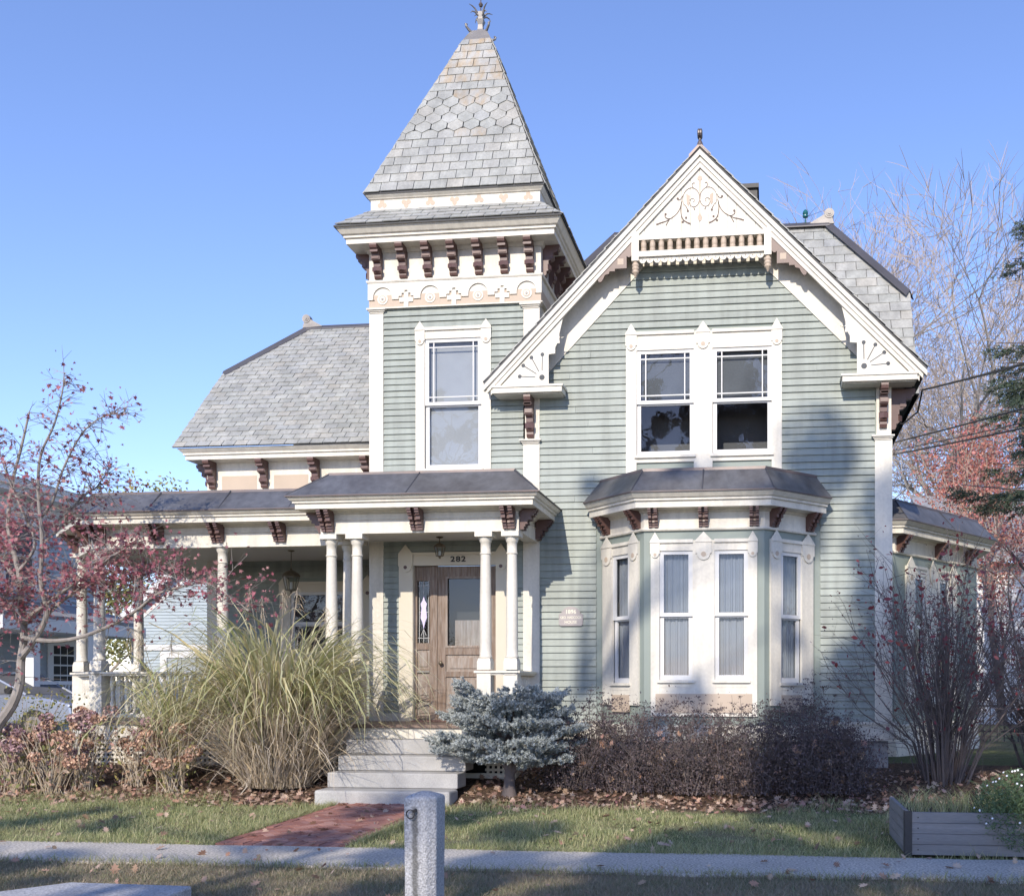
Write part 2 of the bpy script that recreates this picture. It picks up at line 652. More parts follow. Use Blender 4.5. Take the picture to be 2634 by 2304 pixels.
def window(fr, posts, z0, z1, sz0, sz1, look='curtain', muntin=False, caps=None, depth=0.035, sill=True, trim='white_paint', apron=None, cap_h=0.17, meet=0.5):
    """posts: list of (u0,u1) vertical casings left to right; openings lie between them"""
    mb = MB()
    for a, b in posts:
        fr.box(mb, a, b, z0, z1, -0.005, depth)
    ops = [(posts[i][1], posts[i + 1][0]) for i in range(len(posts) - 1)]
    for a, b in ops:
        fr.box(mb, a, b, sz1, z1, -0.004, depth - 0.004)
        fr.box(mb, a, b, sz0 - 0.10, sz0, -0.004, depth - 0.004)
        fr.box(mb, a - 0.004, b + 0.004, z1 - 0.035, z1 + 0.012, 0.0, depth + 0.022)
        if sill:
            fr.box(mb, a - 0.03, b + 0.03, sz0 - 0.035, sz0 + 0.004, 0.0, depth + 0.03)
    if apron:
        fr.box(mb, posts[0][1], posts[-1][0], z0, sz0 - 0.10, -0.004, depth - 0.008)
    w = mb.build('window', trim, house)
    for i, (a, b) in enumerate(posts):
        cu, hw = (a + b) / 2, (b - a) / 2 + 0.006
        if caps and i in caps:
            hw = caps[i]
        zt = z1 + cap_h
        zc = z1 - 0.19
        pts = [(cu + hw, z1 - 0.0), (cu, zt), (cu - hw, z1 - 0.0), (cu - hw, zc)]
        pts += circle(cu, zc, hw * 0.8, 8, math.pi, 2 * math.pi)
        pts += [(cu + hw, zc)]
        m2 = MB()
        fr.poly(m2, pts, depth - 0.002, depth + 0.018)
        fr.box(m2, cu - hw - 0.004, cu + hw + 0.004, z1 - 0.03, z1 - 0.012, depth, depth + 0.027)
        pc = m2.build('pointed_cap', trim, w)
        m3 = MB()
        fr.poly(m3, circle(cu, zc - 0.01, hw * 0.32, 10), depth + 0.017, depth + 0.022)
        m3.build('roundel', 'beige_paint' if trim == 'white_paint' else 'maroon_paint', pc)
    for a, b in ops:
        zm = sz0 + (sz1 - sz0) * meet
        t = 0.062
        for k, (c, d, dd) in enumerate(((zm - 0.012, sz1, 0.012), (sz0, zm + 0.02, -0.018))):
            ms = MB()
            fr.box(ms, a, a + t, c, d, dd - 0.03, dd)
            fr.box(ms, b - t, b, c, d, dd - 0.03, dd)
            fr.box(ms, a + t, b - t, d - t * 0.85, d, dd - 0.03, dd - 0.001)
            fr.box(ms, a + t, b - t, c, c + t * (0.85 if k == 0 else 1.2), dd - 0.03, dd - 0.001)
            sa = ms.build('sash', 'sash_white', w)
            mp = MB()
            mp.quad(fr.p(a + t, c + t, dd - 0.02), fr.p(b - t, c + t, dd - 0.02), fr.p(b - t, d - t * 0.8, dd - 0.02), fr.p(a + t, d - t * 0.8, dd - 0.02))
            mp.build('pane', 'glass', sa)
            if muntin and k == 0:
                mm = MB()
                e = t + 0.075
                for uu in (a + e, b - e):
                    fr.box(mm, uu - 0.008, uu + 0.008, c + t * 0.85, d - t * 0.85, dd - 0.019, dd - 0.006)
                for zz in (c + e - 0.01, d - e + 0.01):
                    fr.box(mm, a + t, b - t, zz - 0.008, zz + 0.008, dd - 0.0185, dd - 0.0065)
                mm.build('muntin', 'sash_white', sa)
        # reveal and room behind
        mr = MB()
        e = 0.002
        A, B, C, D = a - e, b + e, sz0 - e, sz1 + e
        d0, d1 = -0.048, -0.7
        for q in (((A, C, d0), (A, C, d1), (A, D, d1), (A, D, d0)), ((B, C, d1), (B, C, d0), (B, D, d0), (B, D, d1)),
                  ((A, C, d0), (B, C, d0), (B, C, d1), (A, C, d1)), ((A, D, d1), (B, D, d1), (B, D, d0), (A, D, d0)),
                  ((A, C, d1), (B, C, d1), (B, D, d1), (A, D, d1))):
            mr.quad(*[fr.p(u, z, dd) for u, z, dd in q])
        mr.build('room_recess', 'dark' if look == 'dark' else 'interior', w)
        if look in ('curtain', 'half_curtain'):
            mc = MB()
            for (c, d) in ((sz0 + 0.02, zm - 0.005), (zm + 0.01, sz1 - 0.02)):
                n = 44
                ph = rng.uniform(0, 6)
                row = []
                for i in range(n + 1):
                    u = a + 0.03 + (b - a - 0.06) * i / n
                    dd = -0.088 + 0.014 * math.sin(i * 1.15 + ph) + 0.012 * math.sin(i * 0.47 + ph * 2)
                    row.append((u, dd))
                for (u1, e1), (u2, e2) in zip(row, row[1:]):
                    mc.quad(fr.p(u1, c, e1), fr.p(u2, c, e2), fr.p(u2, d, e2 * 0.6 - 0.035), fr.p(u1, d, e1 * 0.6 - 0.035))
            mc.build('curtain', 'curtain', w)
        elif look == 'shade':
            ms = MB()
            fr.box(ms, a + 0.01, b - 0.01, sz0 + 0.02, sz1 - 0.01, -0.09, -0.085)
            ms.build('roller_shade', 'shade_white', w)
        elif look == 'screen':
            ms = MB()
            fr.box(ms, a + 0.01, b - 0.01, zm, sz1 - 0.01, -0.062, -0.058)
            ms.build('insect_screen', 'screen_grey', w)
        elif look == 'blind':
            ms = MB()
            z = sz1 - 0.03
            while z > zm - 0.1:
                fr.box(ms, a + 0.02, b - 0.02, z - 0.018, z, -0.12, -0.10)
                z -= 0.032
            ms.build('blind', 'screen_grey', w)
    if apron:
        ma = MB()
        fr.box(ma, apron[0], apron[1], apron[2], apron[3], depth - 0.006, depth + 0.003)
        ma.build('apron_panel', 'beige_paint', w)
    return w


# ---------------------------------------------------------------- brackets
def bracket_mesh(name, prof, w, split=False):
    mb = MB()
    if split:
        for s in (-1, 1):
            u0 = s * w * 0.5
            u1 = s * w * 0.16
            a, b = min(u0, u1), max(u0, u1)
            mb.prism([(a, -d, z) for d, z in prof], (b - a, 0, 0))
        core = [(d * 0.62, z) for d, z in prof]
        mb.prism([(-w * 0.16, -d, z) for d, z in core], (w * 0.32, 0, 0))
    else:
        mb.prism([(-w / 2, -d, z) for d, z in prof], (w, 0, 0))
        # proud blocks and a diamond boss
        mb.box(-w * 0.62, w * 0.62, -0.21, -0.13, -0.215, -0.15)
        mb.prism([(-w * 0.66, -0.12, -0.375), (0, -0.165, -0.375), (w * 0.66, -0.12, -0.375), (0, -0.06, -0.375)], (0, 0, 0.065))
        mb.box(-w * 0.56, w * 0.56, -0.30, -0.24, -0.115, -0.09)
    return mb.mesh(name, 'maroon_paint')


TALL = [(0, 0), (0.35, 0), (0.355, -0.03), (0.34, -0.065), (0.30, -0.085), (0.30, -0.12), (0.22, -0.125), (0.215, -0.15), (0.225, -0.20), (0.17, -0.235),
        (0.12, -0.245), (0.12, -0.30), (0.10, -0.30), (0.115, -0.345), (0.135, -0.375), (0.10, -0.405), (0.075, -0.41), (0.08, -0.44), (0.06, -0.475), (0, -0.475)]
SHORT = [(0, 0), (0.30, 0), (0.30, -0.03), (0.275, -0.03), (0.275, -0.06), (0.245, -0.065), (0.24, -0.09), (0.20, -0.095), (0.20, -0.145), (0.14, -0.15),
         (0.13, -0.17), (0.145, -0.20), (0.10, -0.205), (0.10, -0.235), (0.075, -0.24), (0.075, -0.275), (0, -0.275)]
ME_TALL = bracket_mesh('bracket', TALL, 0.10)
ME_SHORT = bracket_mesh('bracket', SHORT, 0.17, split=True)

# ---------------------------------------------------------------- foundation, water table
mb = MB()
mb.box(-3.6, 1.72, 0.02, 6.0, 0.1, 0.80)
mb.box(-10.0, -3.6, 2.14, 6.0, 0.1, 1.0)
mb.prism([(-2.49, 0.03, 0.1), (-1.77, -0.69, 0.1), (-0.09, -0.69, 0.1), (0.63, 0.03, 0.1)], (0, 0, 0.70))
fnd = mb.build('foundation', 'foundation_stone', house)
mb = MB()
mb.box(-3.49, 1.80, -0.05, 0.0, 0.78, 1.02)
mb.box(1.752, 1.80, 0.0, 6.0, 0.78, 1.02)
mb.box(-3.49, 1.83, -0.075, -0.052, 1.02, 1.055)
mb.build('water_table', 'white_paint', house)

# ---------------------------------------------------------------- front gable wall
GX = -1.013
TW_HOLE = (-5.30, -4.34, 4.88, 6.92)
DOOR_HOLE = (-5.46, -4.14, 1.04, 3.43)
GW = [(-1.984, -1.124), (-0.845, 0.029)]
gable_holes = [(a, b, 5.02, 6.62) for a, b in GW]
fw = MB()
wall_sheet(fw, FRONT, [(-3.72, 0.8), (1.75, 0.8), (1.75, 6.15), (GX + 0.3, 9.0), (GX - 0.3, 9.0), (-3.72, 6.35)], gable_holes + [(-2.51, 0.65, 0.8, 3.9)])
fw.box(1.742, 1.75, 0.0, 6.0, 0.8, 6.3)
fw.box(-3.7, 1.7, 5.9, 6.0, 0.8, 6.3)
front_wall = fw.build('front_wall', 'sage_flat', house)
CLAP_TOP = [(-3.49, 1.05), (1.525, 1.05), (1.525, 6.12), (-0.17, 7.85), (-1.86, 7.85), (-3.49, 6.14)]
clap_holes = [(-2.14, 0.175, 4.66, 6.86), (-2.60, 0.74, 0.9, 4.34), (-1.9, 0.0, 0.9, 4.6)]
clapboards(front_wall, FRONT, CLAP_TOP, clap_holes, 1.05, 7.85, 0.1033)
# white rake frieze on the wall
mb = MB()
FRONT.poly(mb, [(-3.49, 6.15), (-1.86, 7.86), (-1.86, 8.75), (-3.9, 6.63), (-3.9, 6.15)], 0.0, 0.028)
FRONT.poly(mb, [(1.525, 6.13), (1.9, 6.13), (1.9, 6.6), (-0.17, 8.75), (-0.17, 7.86)], 0.0, 0.028)
FRONT.poly(mb, [(-1.86, 7.86), (-0.17, 7.86), (-0.17, 8.75), (GX, 9.2), (-1.86, 8.75)], 0.0, 0.0275)
mb.build('rake_frieze', 'white_paint', house)

# corner boards
def corner_board(u0, u1, z0, z1, side, d=0.032, cap=True, ret=0.22):
    mb = MB()
    FRONT.box(mb, u0, u1, z0, z1, -0.01, d)
    if side > 0:
        mb.box(u1 - 0.004, u1 + 0.024, 0.0 - d, ret, z0, z1)
    else:
        mb.box(u0 - 0.024, u0 + 0.004, 0.0 - d, ret, z0, z1)
    o = mb.build('corner_board', 'white_paint', house)
    if cap:
        mc = MB()
        for k, (zz, e) in enumerate(((0.0, 0.012), (0.022, 0.03), (0.044, 0.052))):
            mc.box(u0 - e, u1 + e, -d - e, 0.04, z1 - 0.075 + zz, z1 - 0.075 + zz + 0.0215)
        mc.build('capital', 'white_paint', o)
    return o


corner_board(-3.72, -3.49, 1.05, 5.32, 1, ret=-0.01)
corner_board(1.525, 1.75, 1.05, 5.24, 1)
corner_board(-3.69, -3.49, 5.32, 6.05, 1, cap=False, ret=-0.01)
corner_board(1.545, 1.735, 5.24, 6.0, 1, cap=False)

# ---------------------------------------------------------------- front gable roof
GZ, TZ, TX = 9.44, 6.11, 3.235
SL = (GZ - TZ) / TX
def rz(x):
    return GZ - abs(x - GX) * SL


YF, YB = -0.33, 3.2
mb = MB()
for s in (-1, 1):
    x1 = GX + s * TX
    p = [(GX, YF, GZ), (x1, YF, TZ), (x1, YB, TZ), (GX, YB, GZ)]
    q = [(a, b, c - 0.045) for a, b, c in p]
    mb.add(p + q, [(0, 1, 2, 3), (7, 6, 5, 4), (0, 4, 5, 1), (1, 5, 6, 2), (2, 6, 7, 3)])
gable_roof = mb.build('gable_roof', 'roof_core', house)
mb = MB()
for s in (-1, 1):
    x1 = GX + s * (TX - 0.04)
    z1 = TZ + 0.04
    p = [(GX, YF + 0.012, GZ - 0.05), (x1, YF + 0.012, z1 - 0.05), (x1, 0.06, z1 - 0.05), (GX, 0.06, GZ - 0.05)]
    mb.add(p, [(3, 2, 1, 0)])
mb.build('rake_soffit', 'white_paint', house)

# bargeboards in three stepped bands
for s in (-1, 1):
    b = None
    for k, (z0, z1, d0, d1) in enumerate(((-0.045, -0.125, 0.26, 0.345), (-0.125, -0.205, 0.26, 0.315), (-0.205, -0.285, 0.26, 0.298))):
        mb = MB()
        xe = GX + s * (TX - (0.0, 0.05, 0.10)[k])
        pts = [(GX, GZ + z0), (xe, rz(xe) + z0), (xe, rz(xe) + z1), (GX, GZ + z1)]
        FRONT.poly(mb, pts, d0, d1)
        o = mb.build('bargeboard' if k == 0 else 'moulding', 'white_paint', house if k == 0 else b)
        if k == 0:
            b = o

# pediment planks with scroll cut ornament
PZ0, PZ1 = 8.20, GZ - 0.27
mb = MB()
FRONT.poly(mb, [(GX - 0.98, PZ0), (GX + 0.98, PZ0), (GX, PZ1 + 0.03)], 0.235, 0.25)
ped = mb.build('pediment', 'cream_paint', house)
u = GX - 0.95
while u < GX + 0.95:
    a, b = u, u + 0.132
    hull = [(GX - 0.97, PZ0), (GX + 0.97, PZ0), (GX, PZ1)]
    q = clip_convex([(a + 0.0015, PZ0), (b - 0.0015, PZ0), (b - 0.0015, 9.6), (a + 0.0015, 9.6)], hull)
    if len(q) > 2:
        mb = MB()
        FRONT.poly(mb, q, 0.25, 0.264 + rng.uniform(0, 0.003))
        mb.build('plank', 'white_paint', ped)
    u += 0.135


def ribbon(mb, pts, w0, w1, d0, d1, fr=FRONT):
    n = len(pts)
    L, Rr = [], []
    for i in range(n):
        a, b = pts[max(0, i - 1)], pts[min(n - 1, i + 1)]
        tx, tz = b[0] - a[0], b[1] - a[1]
        l = math.hypot(tx, tz) or 1
        w = (w0 + (w1 - w0) * i / (n - 1)) / 2
        L.append((pts[i][0] - tz / l * w, pts[i][1] + tx / l * w))
        Rr.append((pts[i][0] + tz / l * w, pts[i][1] - tx / l * w))
    for i in range(n - 1):
        fr.poly(mb, [L[i], Rr[i], Rr[i + 1], L[i + 1]], d0, d1)


def spline(ps, n=26):
    out = []
    P = [ps[0]] + list(ps) + [ps[-1]]
    segs = len(ps) - 1
    for k in range(segs):
        p0, p1, p2, p3 = P[k:k + 4]
        m = max(3, n // segs)
        for i in range(m + (k == segs - 1)):
            t = i / m
            out.append(tuple(0.5 * ((2 * p1[j]) + (-p0[j] + p2[j]) * t + (2 * p0[j] - 5 * p1[j] + 4 * p2[j] - p3[j]) * t * t + (-p0[j] + 3 * p1[j] - 3 * p2[j] + p3[j]) * t ** 3) for j in (0, 1)))
    return out


def gp(zx, zy):
    v = at(1600 + zx / 4.98, 360 + zy / 4.98, -0.27)
    return (v.x, v.z)


mat('scroll_brown', (0.16, 0.12, 0.10), 0.8, var=0.1)
mbd, mbb = MB(), MB()
D0, D1 = 0.262, 0.2715
for mir in (1, -1):
    def G(x, y):
        u, z = gp(x, y)
        return (u, z) if mir == 1 else (2 * gp(996, y)[0] - u, z)
    for cv, w0, w1 in ((((1000, 760), (1010, 680), (1060, 618), (1130, 605), (1190, 650), (1215, 730), (1200, 820)), .010, .006),
                       (((1000, 770), (1025, 830), (1075, 850), (1115, 825), (1130, 780)), .010, .006),
                       (((1125, 760), (1095, 740), (1068, 755), (1068, 780), (1085, 785)), .008, .005),
                       (((1075, 608), (1095, 575), (1085, 545), (1060, 548)), .007, .012),
                       (((1215, 690), (1240, 730), (1270, 740), (1292, 712)), .006, .014),
                       (((1225, 760), (1255, 860), (1310, 930), (1385, 970), (1440, 945), (1445, 905)), .009, .014),
                       (((1385, 970), (1430, 995), (1500, 1010), (1560, 1028)), .008, .022),
                       (((1385, 975), (1410, 1010), (1432, 1050)), .007, .014),
                       (((1235, 780), (1240, 890), (1215, 990), (1160, 1040), (1115, 1062)), .007, .022),
                       (((1195, 800), (1165, 850), (1145, 900)), .005, .016),
                       (((1075, 855), (1060, 890)), .006, .018)):
        ribbon(mbd, spline([G(*p) for p in cv]), w0, w1, D0, D1)
    for c in ((1215, 1028), (1172, 978), (1438, 905), (1280, 722), (1150, 893)):
        FRONT.poly(mbd, circle(*G(*c), 0.017, 8), D0, D1 + 0.0004)
    FRONT.poly(mbb, [G(*p) for p in ((1125, 700), (1170, 670), (1165, 790), (1140, 830), (1130, 780))], D0, D1 + 0.001)
orn = mbd.build('scrollwork', 'scroll_brown', ped)
FRONT.poly(mbb, circle(*gp(996, 490), 0.036, 14), D0, D1 + 0.002)
FRONT.poly(mbb, [gp(*p) for p in ((985, 515), (1010, 515), (1000, 700), (1003, 940), (1030, 990), (1010, 1040), (985, 1040), (965, 990), (992, 940), (993, 700))], D0, D1 + 0.001)
mbb.build('ornament_leaf', 'beige_paint', orn)

# collar rail, spindles, scallops, posts, pendants
CL, CR = GX - 0.90, GX + 0.93
mb = MB()
FRONT.box(mb, CL, CR, 8.135, 8.205, 0.2, 0.30)
FRONT.box(mb, CL, CR, 7.885, 7.965, 0.2, 0.31)
collar = mb.build('collar_rail', 'white_paint', house)
sp = MB()
sp.lathe([(0.036, 0), (0.043, 0.012), (0.043, 0.05), (0.038, 0.055), (0.042, 0.06), (0.043, 0.13), (0.037, 0.137), (0.042, 0.145), (0.042, 0.168)], n=10)
ME_SP = sp.mesh('spindle', 'beige_paint', True)
for i in range(14):
    inst('spindle', ME_SP, collar, (CL + 0.066 + i * (CR - CL - 0.13) / 13, -0.25, 7.966))
mb = MB()
ns = 17
pts = [(CR, 7.886), (CL, 7.886)]
wd = (CR - CL) / ns
for i in range(ns):
    pts += circle(CL + wd * (i + 0.5), 7.850, wd * 0.48, 6, math.pi, 2 * math.pi)
FRONT.poly(mb, pts, 0.255, 0.275)
sc = mb.build('scalloped_apron', 'white_paint', collar)
mb = MB()
for i in range(ns):
    FRONT.poly(mb, circle(CL + wd * (i + 0.5), 7.848, 0.008, 6), 0.274, 0.2765)
mb.build('painted_hole_shade', 'dark', sc)  # black dots on the apron, painted shade in place of real holes
pend = MB()
pend.lathe([(0.004, -0.235), (0.014, -0.225), (0.018, -0.2), (0.032, -0.19), (0.034, -0.175), (0.05, -0.165), (0.052, -0.14), (0.038, -0.128), (0.053, -0.115),
            (0.055, -0.09), (0.04, -0.078), (0.054, -0.065), (0.054, -0.04), (0.04, -0.03), (0.042, 0.0)], n=12)
ME_PEND = pend.mesh('pendant', 'beige_paint', True)
for ux in (CL - 0.055, CR + 0.055):
    mb = MB()
    FRONT.box(mb, ux - 0.053, ux + 0.053, 7.83, rz(ux) - 0.2, 0.2, 0.312)
    o = mb.build('collar_post', 'white_paint', house)
    inst('pendant', ME_PEND, o, (ux, -0.256, 7.83))
# maroon stepped gussets along the rake
for s in (-1, 1):
    mb = MB()
    xp = (CL - 0.11) if s < 0 else (CR + 0.11)
    rl = lambda x: rz(x) - 0.275
    def gq(dx, dz):
        return (xp + s * dx, rl(xp) + dz)
    pts = [gq(0, 0), gq(0, -0.20), gq(0.02, -0.225), gq(0.05, -0.23), gq(0.075, -0.21), gq(0.075, -0.39), gq(0.25, -0.39), gq(0.25, -0.425), gq(0.33, -0.425), gq(0.34, -0.46),
           gq(0.40, -0.475), gq(0.425, -0.53), gq(0.455, -0.575), gq(0.49, -0.575), gq(0.505, -0.545), gq(0.49, rl(xp + s * 0.49) - rl(xp))]
    x0 = xp
    FRONT.poly(mb, pts, 0.25, 0.285)
    o = mb.build('stepped_gusset', 'maroon_paint', house)
    mb = MB()
    cx, cz = x0 + s * 0.165, rz(x0) - 0.275 - 0.29
    FRONT.box(mb, cx - 0.045, cx + 0.045, cz - 0.045, cz + 0.045, 0.284, 0.287)
    mb.build('square_inlay', 'beige_paint', o)

# feet of the gable: starburst panels, scrolls, return shelves
for s in (-1, 1):
    xi = GX + s * 2.26
    xo = GX + s * 2.995
    zb = TZ - 0.055
    mb = MB()
    pts = [(xo, zb), (xi, zb), (xi, zb + 0.46), (xi - s * 0.10, zb + 0.47), (xi - s * 0.10, zb + 0.56), (xi - s * 0.13, zb + 0.62), (xi - s * 0.17, zb + 0.62), (xi - s * 0.16, zb + 0.70)]
    pts += [(xi - s * (0.20 + 0.045 * math.cos(a)), zb + 0.74 + 0.045 * math.sin(a)) for a in (-0.6, -1.6, -2.6, 2.6)]
    xq = xi - s * 0.22
    pts += [(xq, rz(xq) - 0.282)]
    FRONT.poly(mb, pts, 0.25, 0.272)
    o = mb.build('foot_panel', 'white_paint', house)
    mb = MB()
    cx, cz = xi + s * 0.10, zb + 0.12
    FRONT.poly(mb, circle(cx, cz, 0.042, 14), 0.271, 0.2735)
    for k in range(4):
        a = R(4 + 29 * k)
        ex, ez = cx + s * math.cos(a) * 0.34, cz + math.sin(a) * 0.34
        bx, bz = cx + s * math.cos(a) * 0.10, cz + math.sin(a) * 0.10
        FRONT.poly(mb, circle(ex, ez, 0.03, 10), 0.271, 0.2735)
        ribbon(mb, [(bx, bz), (ex, ez)], 0.013, 0.013, 0.271, 0.2733)
    mb.build('starburst_painted_shade', 'screen_grey', o)  # dark grey discs and slits paint the shade behind the openings; nothing is cut
    mb = MB()
    xs = GX + s * 3.12
    xt = GX + s * 2.03
    a, b = min(xs, xt), max(xs, xt)
    mb.box(a, b, -0.345, 0.02, zb - 0.03, zb)
    mb.box(a + 0.02, b - 0.02, -0.33, 0.02, zb - 0.11, zb - 0.03)
    mb.box(a + 0.05, b - 0.05, -0.28, 0.02, zb - 0.125, zb - 0.11)
    sh = mb.build('return_shelf', 'white_paint', house)
    xb = -3.60 if s < 0 else 1.64
    inst('bracket', ME_TALL, sh, (xb, -0.032, zb - 0.126), (0, 0, 0), (1.05, 0.75, 1.25))
    inst('bracket', ME_TALL, sh, (-3.74 if s < 0 else 1.765, 0.12, zb - 0.126), (0, 0, R(-90 if s < 0 else 90)), (1.0, 1.0, 1.25))
# ridge cap and small iron finial
mb = MB()
for s in (-1, 1):
    mb.prism([(GX, YF - 0.02, GZ + 0.05), (GX + s * 0.16, YF - 0.02, GZ + 0.05 - 0.16 * SL), (GX + s * 0.16, YF - 0.02, GZ - 0.16 * SL), (GX, YF - 0.02, GZ)], (0, 3.2, 0))
rc = mb.build('ridge_cap', 'metal_trim', gable_roof)
mb = MB()
mb.lathe([(0.05, 0), (0.035, 0.05), (0.02, 0.08), (0.022, 0.12)], GX, YF + 0.02, GZ + 0.02, 10)
pts = [(GX, YF + 0.02 + 0.055 * math.sin(a), GZ + 0.19 + 0.055 * math.cos(a)) for a in np.linspace(0, 2 * math.pi, 15)]
for x in (-0.03, 0.03):
    mb.tube([(p[0] + x * 0.5, p[1], p[2]) for p in pts], 0.02, 6, False)
mb.build('gable_finial', 'metal_trim', rc)

# gable windows
window(FRONT, [(-2.143, -1.984), (-1.124, -0.845), (0.029, 0.177)], 4.70, 6.86, 5.02, 6.60, 'screen', True, {1: 0.10}, cap_h=0.14)

# ---------------------------------------------------------------- tower
TL, TR, TB = -6.12, -3.475, 2.67
tw = MB()
wall_sheet(tw, FRONT, [(TL, 0.9), (TR, 0.9), (TR, 8.4), (TL, 8.4)], [TW_HOLE, DOOR_HOLE])
tw.box(TL, TL + 0.01, 0.0, TB, 0.9, 8.4)
tw.box(TR - 0.01, TR, 0.0, TB, 6.0, 8.4)
tw.box(TL, TR, TB - 0.01, TB, 5, 8.4)
tower_wall = tw.build('tower_wall', 'sage_flat', house)
clapboards(tower_wall, FRONT, [(-5.925, 1.16), (-3.72, 1.16), (-3.72, 7.38), (-5.925, 7.38)],
           [(-5.407, -4.22, 4.6, 7.06), (-5.674, -3.98, 1.0, 3.62)], 1.16, 7.38, 0.0955)
corner_board(TL - 0.005, -5.925, 1.04, 7.40, -1, ret=0.3)
corner_board(-3.715, -3.49, 6.5, 7.38, 1, ret=0.3)
for ua, ub in ((-5.925, -5.674), (-3.98, -3.72)):
    mb = MB()
    FRONT.box(mb, ua, ub, 1.04, 1.158, 0, 0.024)
    mb.build('base_board', 'white_paint', house)
window(FRONT, [(-5.407, -5.265), (-4.369, -4.222)], 4.78, 7.06, 4.90, 6.90, 'shade', True, cap_h=0.11, meet=0.497)

# frieze with stepped crosses and roundels, bracketed cornice
TP = [(TL, TB), (TL, 0.0), (TR, 0.0), (TR, TB)]
mb = MB()
mb.sweep(TP, [(0, 7.40), (0.03, 7.40), (0.03, 7.80), (0.03, 8.31), (0, 8.31)])
mb.sweep(TP, [(0.031, 7.785), (0.06, 7.785), (0.068, 7.805), (0.068, 7.82), (0.031, 7.825)])
mb.sweep(TP, [(0.0, 7.385), (0.06, 7.385), (0.06, 7.402), (0.0, 7.41)])
mb.sweep(TP, [(0.031, 8.24), (0.05, 8.245), (0.075, 8.295), (0.29, 8.30), (0.29, 8.375), (0.32, 8.385), (0.32, 8.42), (0.35, 8.43), (0.40, 8.50), (0.41, 8.525), (0, 8.535)])
cornice = mb.build('tower_cornice', 'white_paint', house)
mb = MB()
mb.sweep([(TL, 0.3), (TL, 0.0), (TR, 0.0), (TR, TB)], [(0.0305, 7.405), (0.033, 7.405), (0.033, 7.60), (0.0305, 7.60)])
mb.build('frieze_field', 'beige_paint', cornice)
Wt = TR - TL
cell = Wt / 7.0
pts = [(TR + 0.045, 7.79), (TL - 0.045, 7.79), (TL - 0.045, 7.525), (TL + 0.06, 7.525)]
for i in range(7):
    c = TL + cell * (i + 0.5)
    if i % 2 == 0:
        r = cell * 0.40
        pts += [(c - r, 7.525)] + circle(c, 7.565, r, 12, math.pi, 0)[0:] + [(c + r, 7.525)]
    else:
        st = cell * 0.125
        pts += [(c - 3.6 * st, 7.525), (c - 2.5 * st, 7.525), (c - 2.5 * st, 7.57), (c - 1.5 * st, 7.57), (c - 1.5 * st, 7.615), (c - 0.5 * st, 7.615), (c - 0.5 * st, 7.66),
                (c + 0.5 * st, 7.66), (c + 0.5 * st, 7.615), (c + 1.5 * st, 7.615), (c + 1.5 * st, 7.57), (c + 2.5 * st, 7.57), (c + 2.5 * st, 7.525), (c + 3.6 * st, 7.525)]
pts += [(TR - 0.06, 7.525), (TR + 0.045, 7.525)]
mb = MB()
FRONT.poly(mb, pts, 0.034, 0.052)
mb.build('stepped_frieze', 'white_paint', cornice)
for i in range(7):
    c = TL + cell * (i + 0.5)
    mb = MB()
    if i % 2 == 0:
        FRONT.poly(mb, circle(c, 7.535, 0.084, 18), 0.033, 0.042)
        FRONT.poly(mb, circle(c, 7.535, 0.044, 16), 0.042, 0.048)
        o = mb.build('roundel', 'white_paint', cornice)
        mb = MB()
        FRONT.poly(mb, circle(c, 7.535, 0.058, 16), 0.0415, 0.0445)
        mb.build('roundel_ring', 'beige_paint', o)
        mb = MB()
        FRONT.poly(mb, circle(c, 7.535, 0.018, 10), 0.047, 0.056)
        mb.build('roundel_boss', 'zinc', o)
    else:
        FRONT.poly(mb, [(c + x * 0.036, 7.515 + z * 0.036) for x, z in ((-1, -3), (1, -3), (1, -1), (3, -1), (3, 1), (1, 1), (1, 3), (-1, 3), (-1, 1), (-3, 1), (-3, -1), (-1, -1))], 0.033, 0.05)
        mb.build('cross', 'white_paint', cornice)
for i in range(7):
    inst('bracket', ME_TALL, cornice, (TL + 0.13 + i * (Wt - 0.26) / 6, -0.031, 8.30), (0, 0, 0), (1.12, 0.75, 0.97))
for i in range(6):
    y = 0.14 + i * 0.42
    inst('bracket', ME_TALL, cornice, (TR + 0.031, y, 8.30), (0, 0, R(90)), (1.12, 0.75, 0.97))
    if i < 2:
        inst('bracket', ME_TALL, cornice, (TL - 0.031, y, 8.30), (0, 0, R(-90)), (1.12, 0.75, 0.97))

# ---------------------------------------------------------------- slate roofs
SLATES = []          # (parent, polygon vertices, material, priority)


class Roof:
    def __init__(s, o, u, v):
        s.o, s.u = Vector(o), Vector(u).normalized()
        v = Vector(v)
        s.v = (v - s.u * v.dot(s.u)).normalized()
        s.n = s.u.cross(s.v)

    def p(s, a, b, d=0.0):
        return s.o + s.u * a + s.v * b + s.n * d


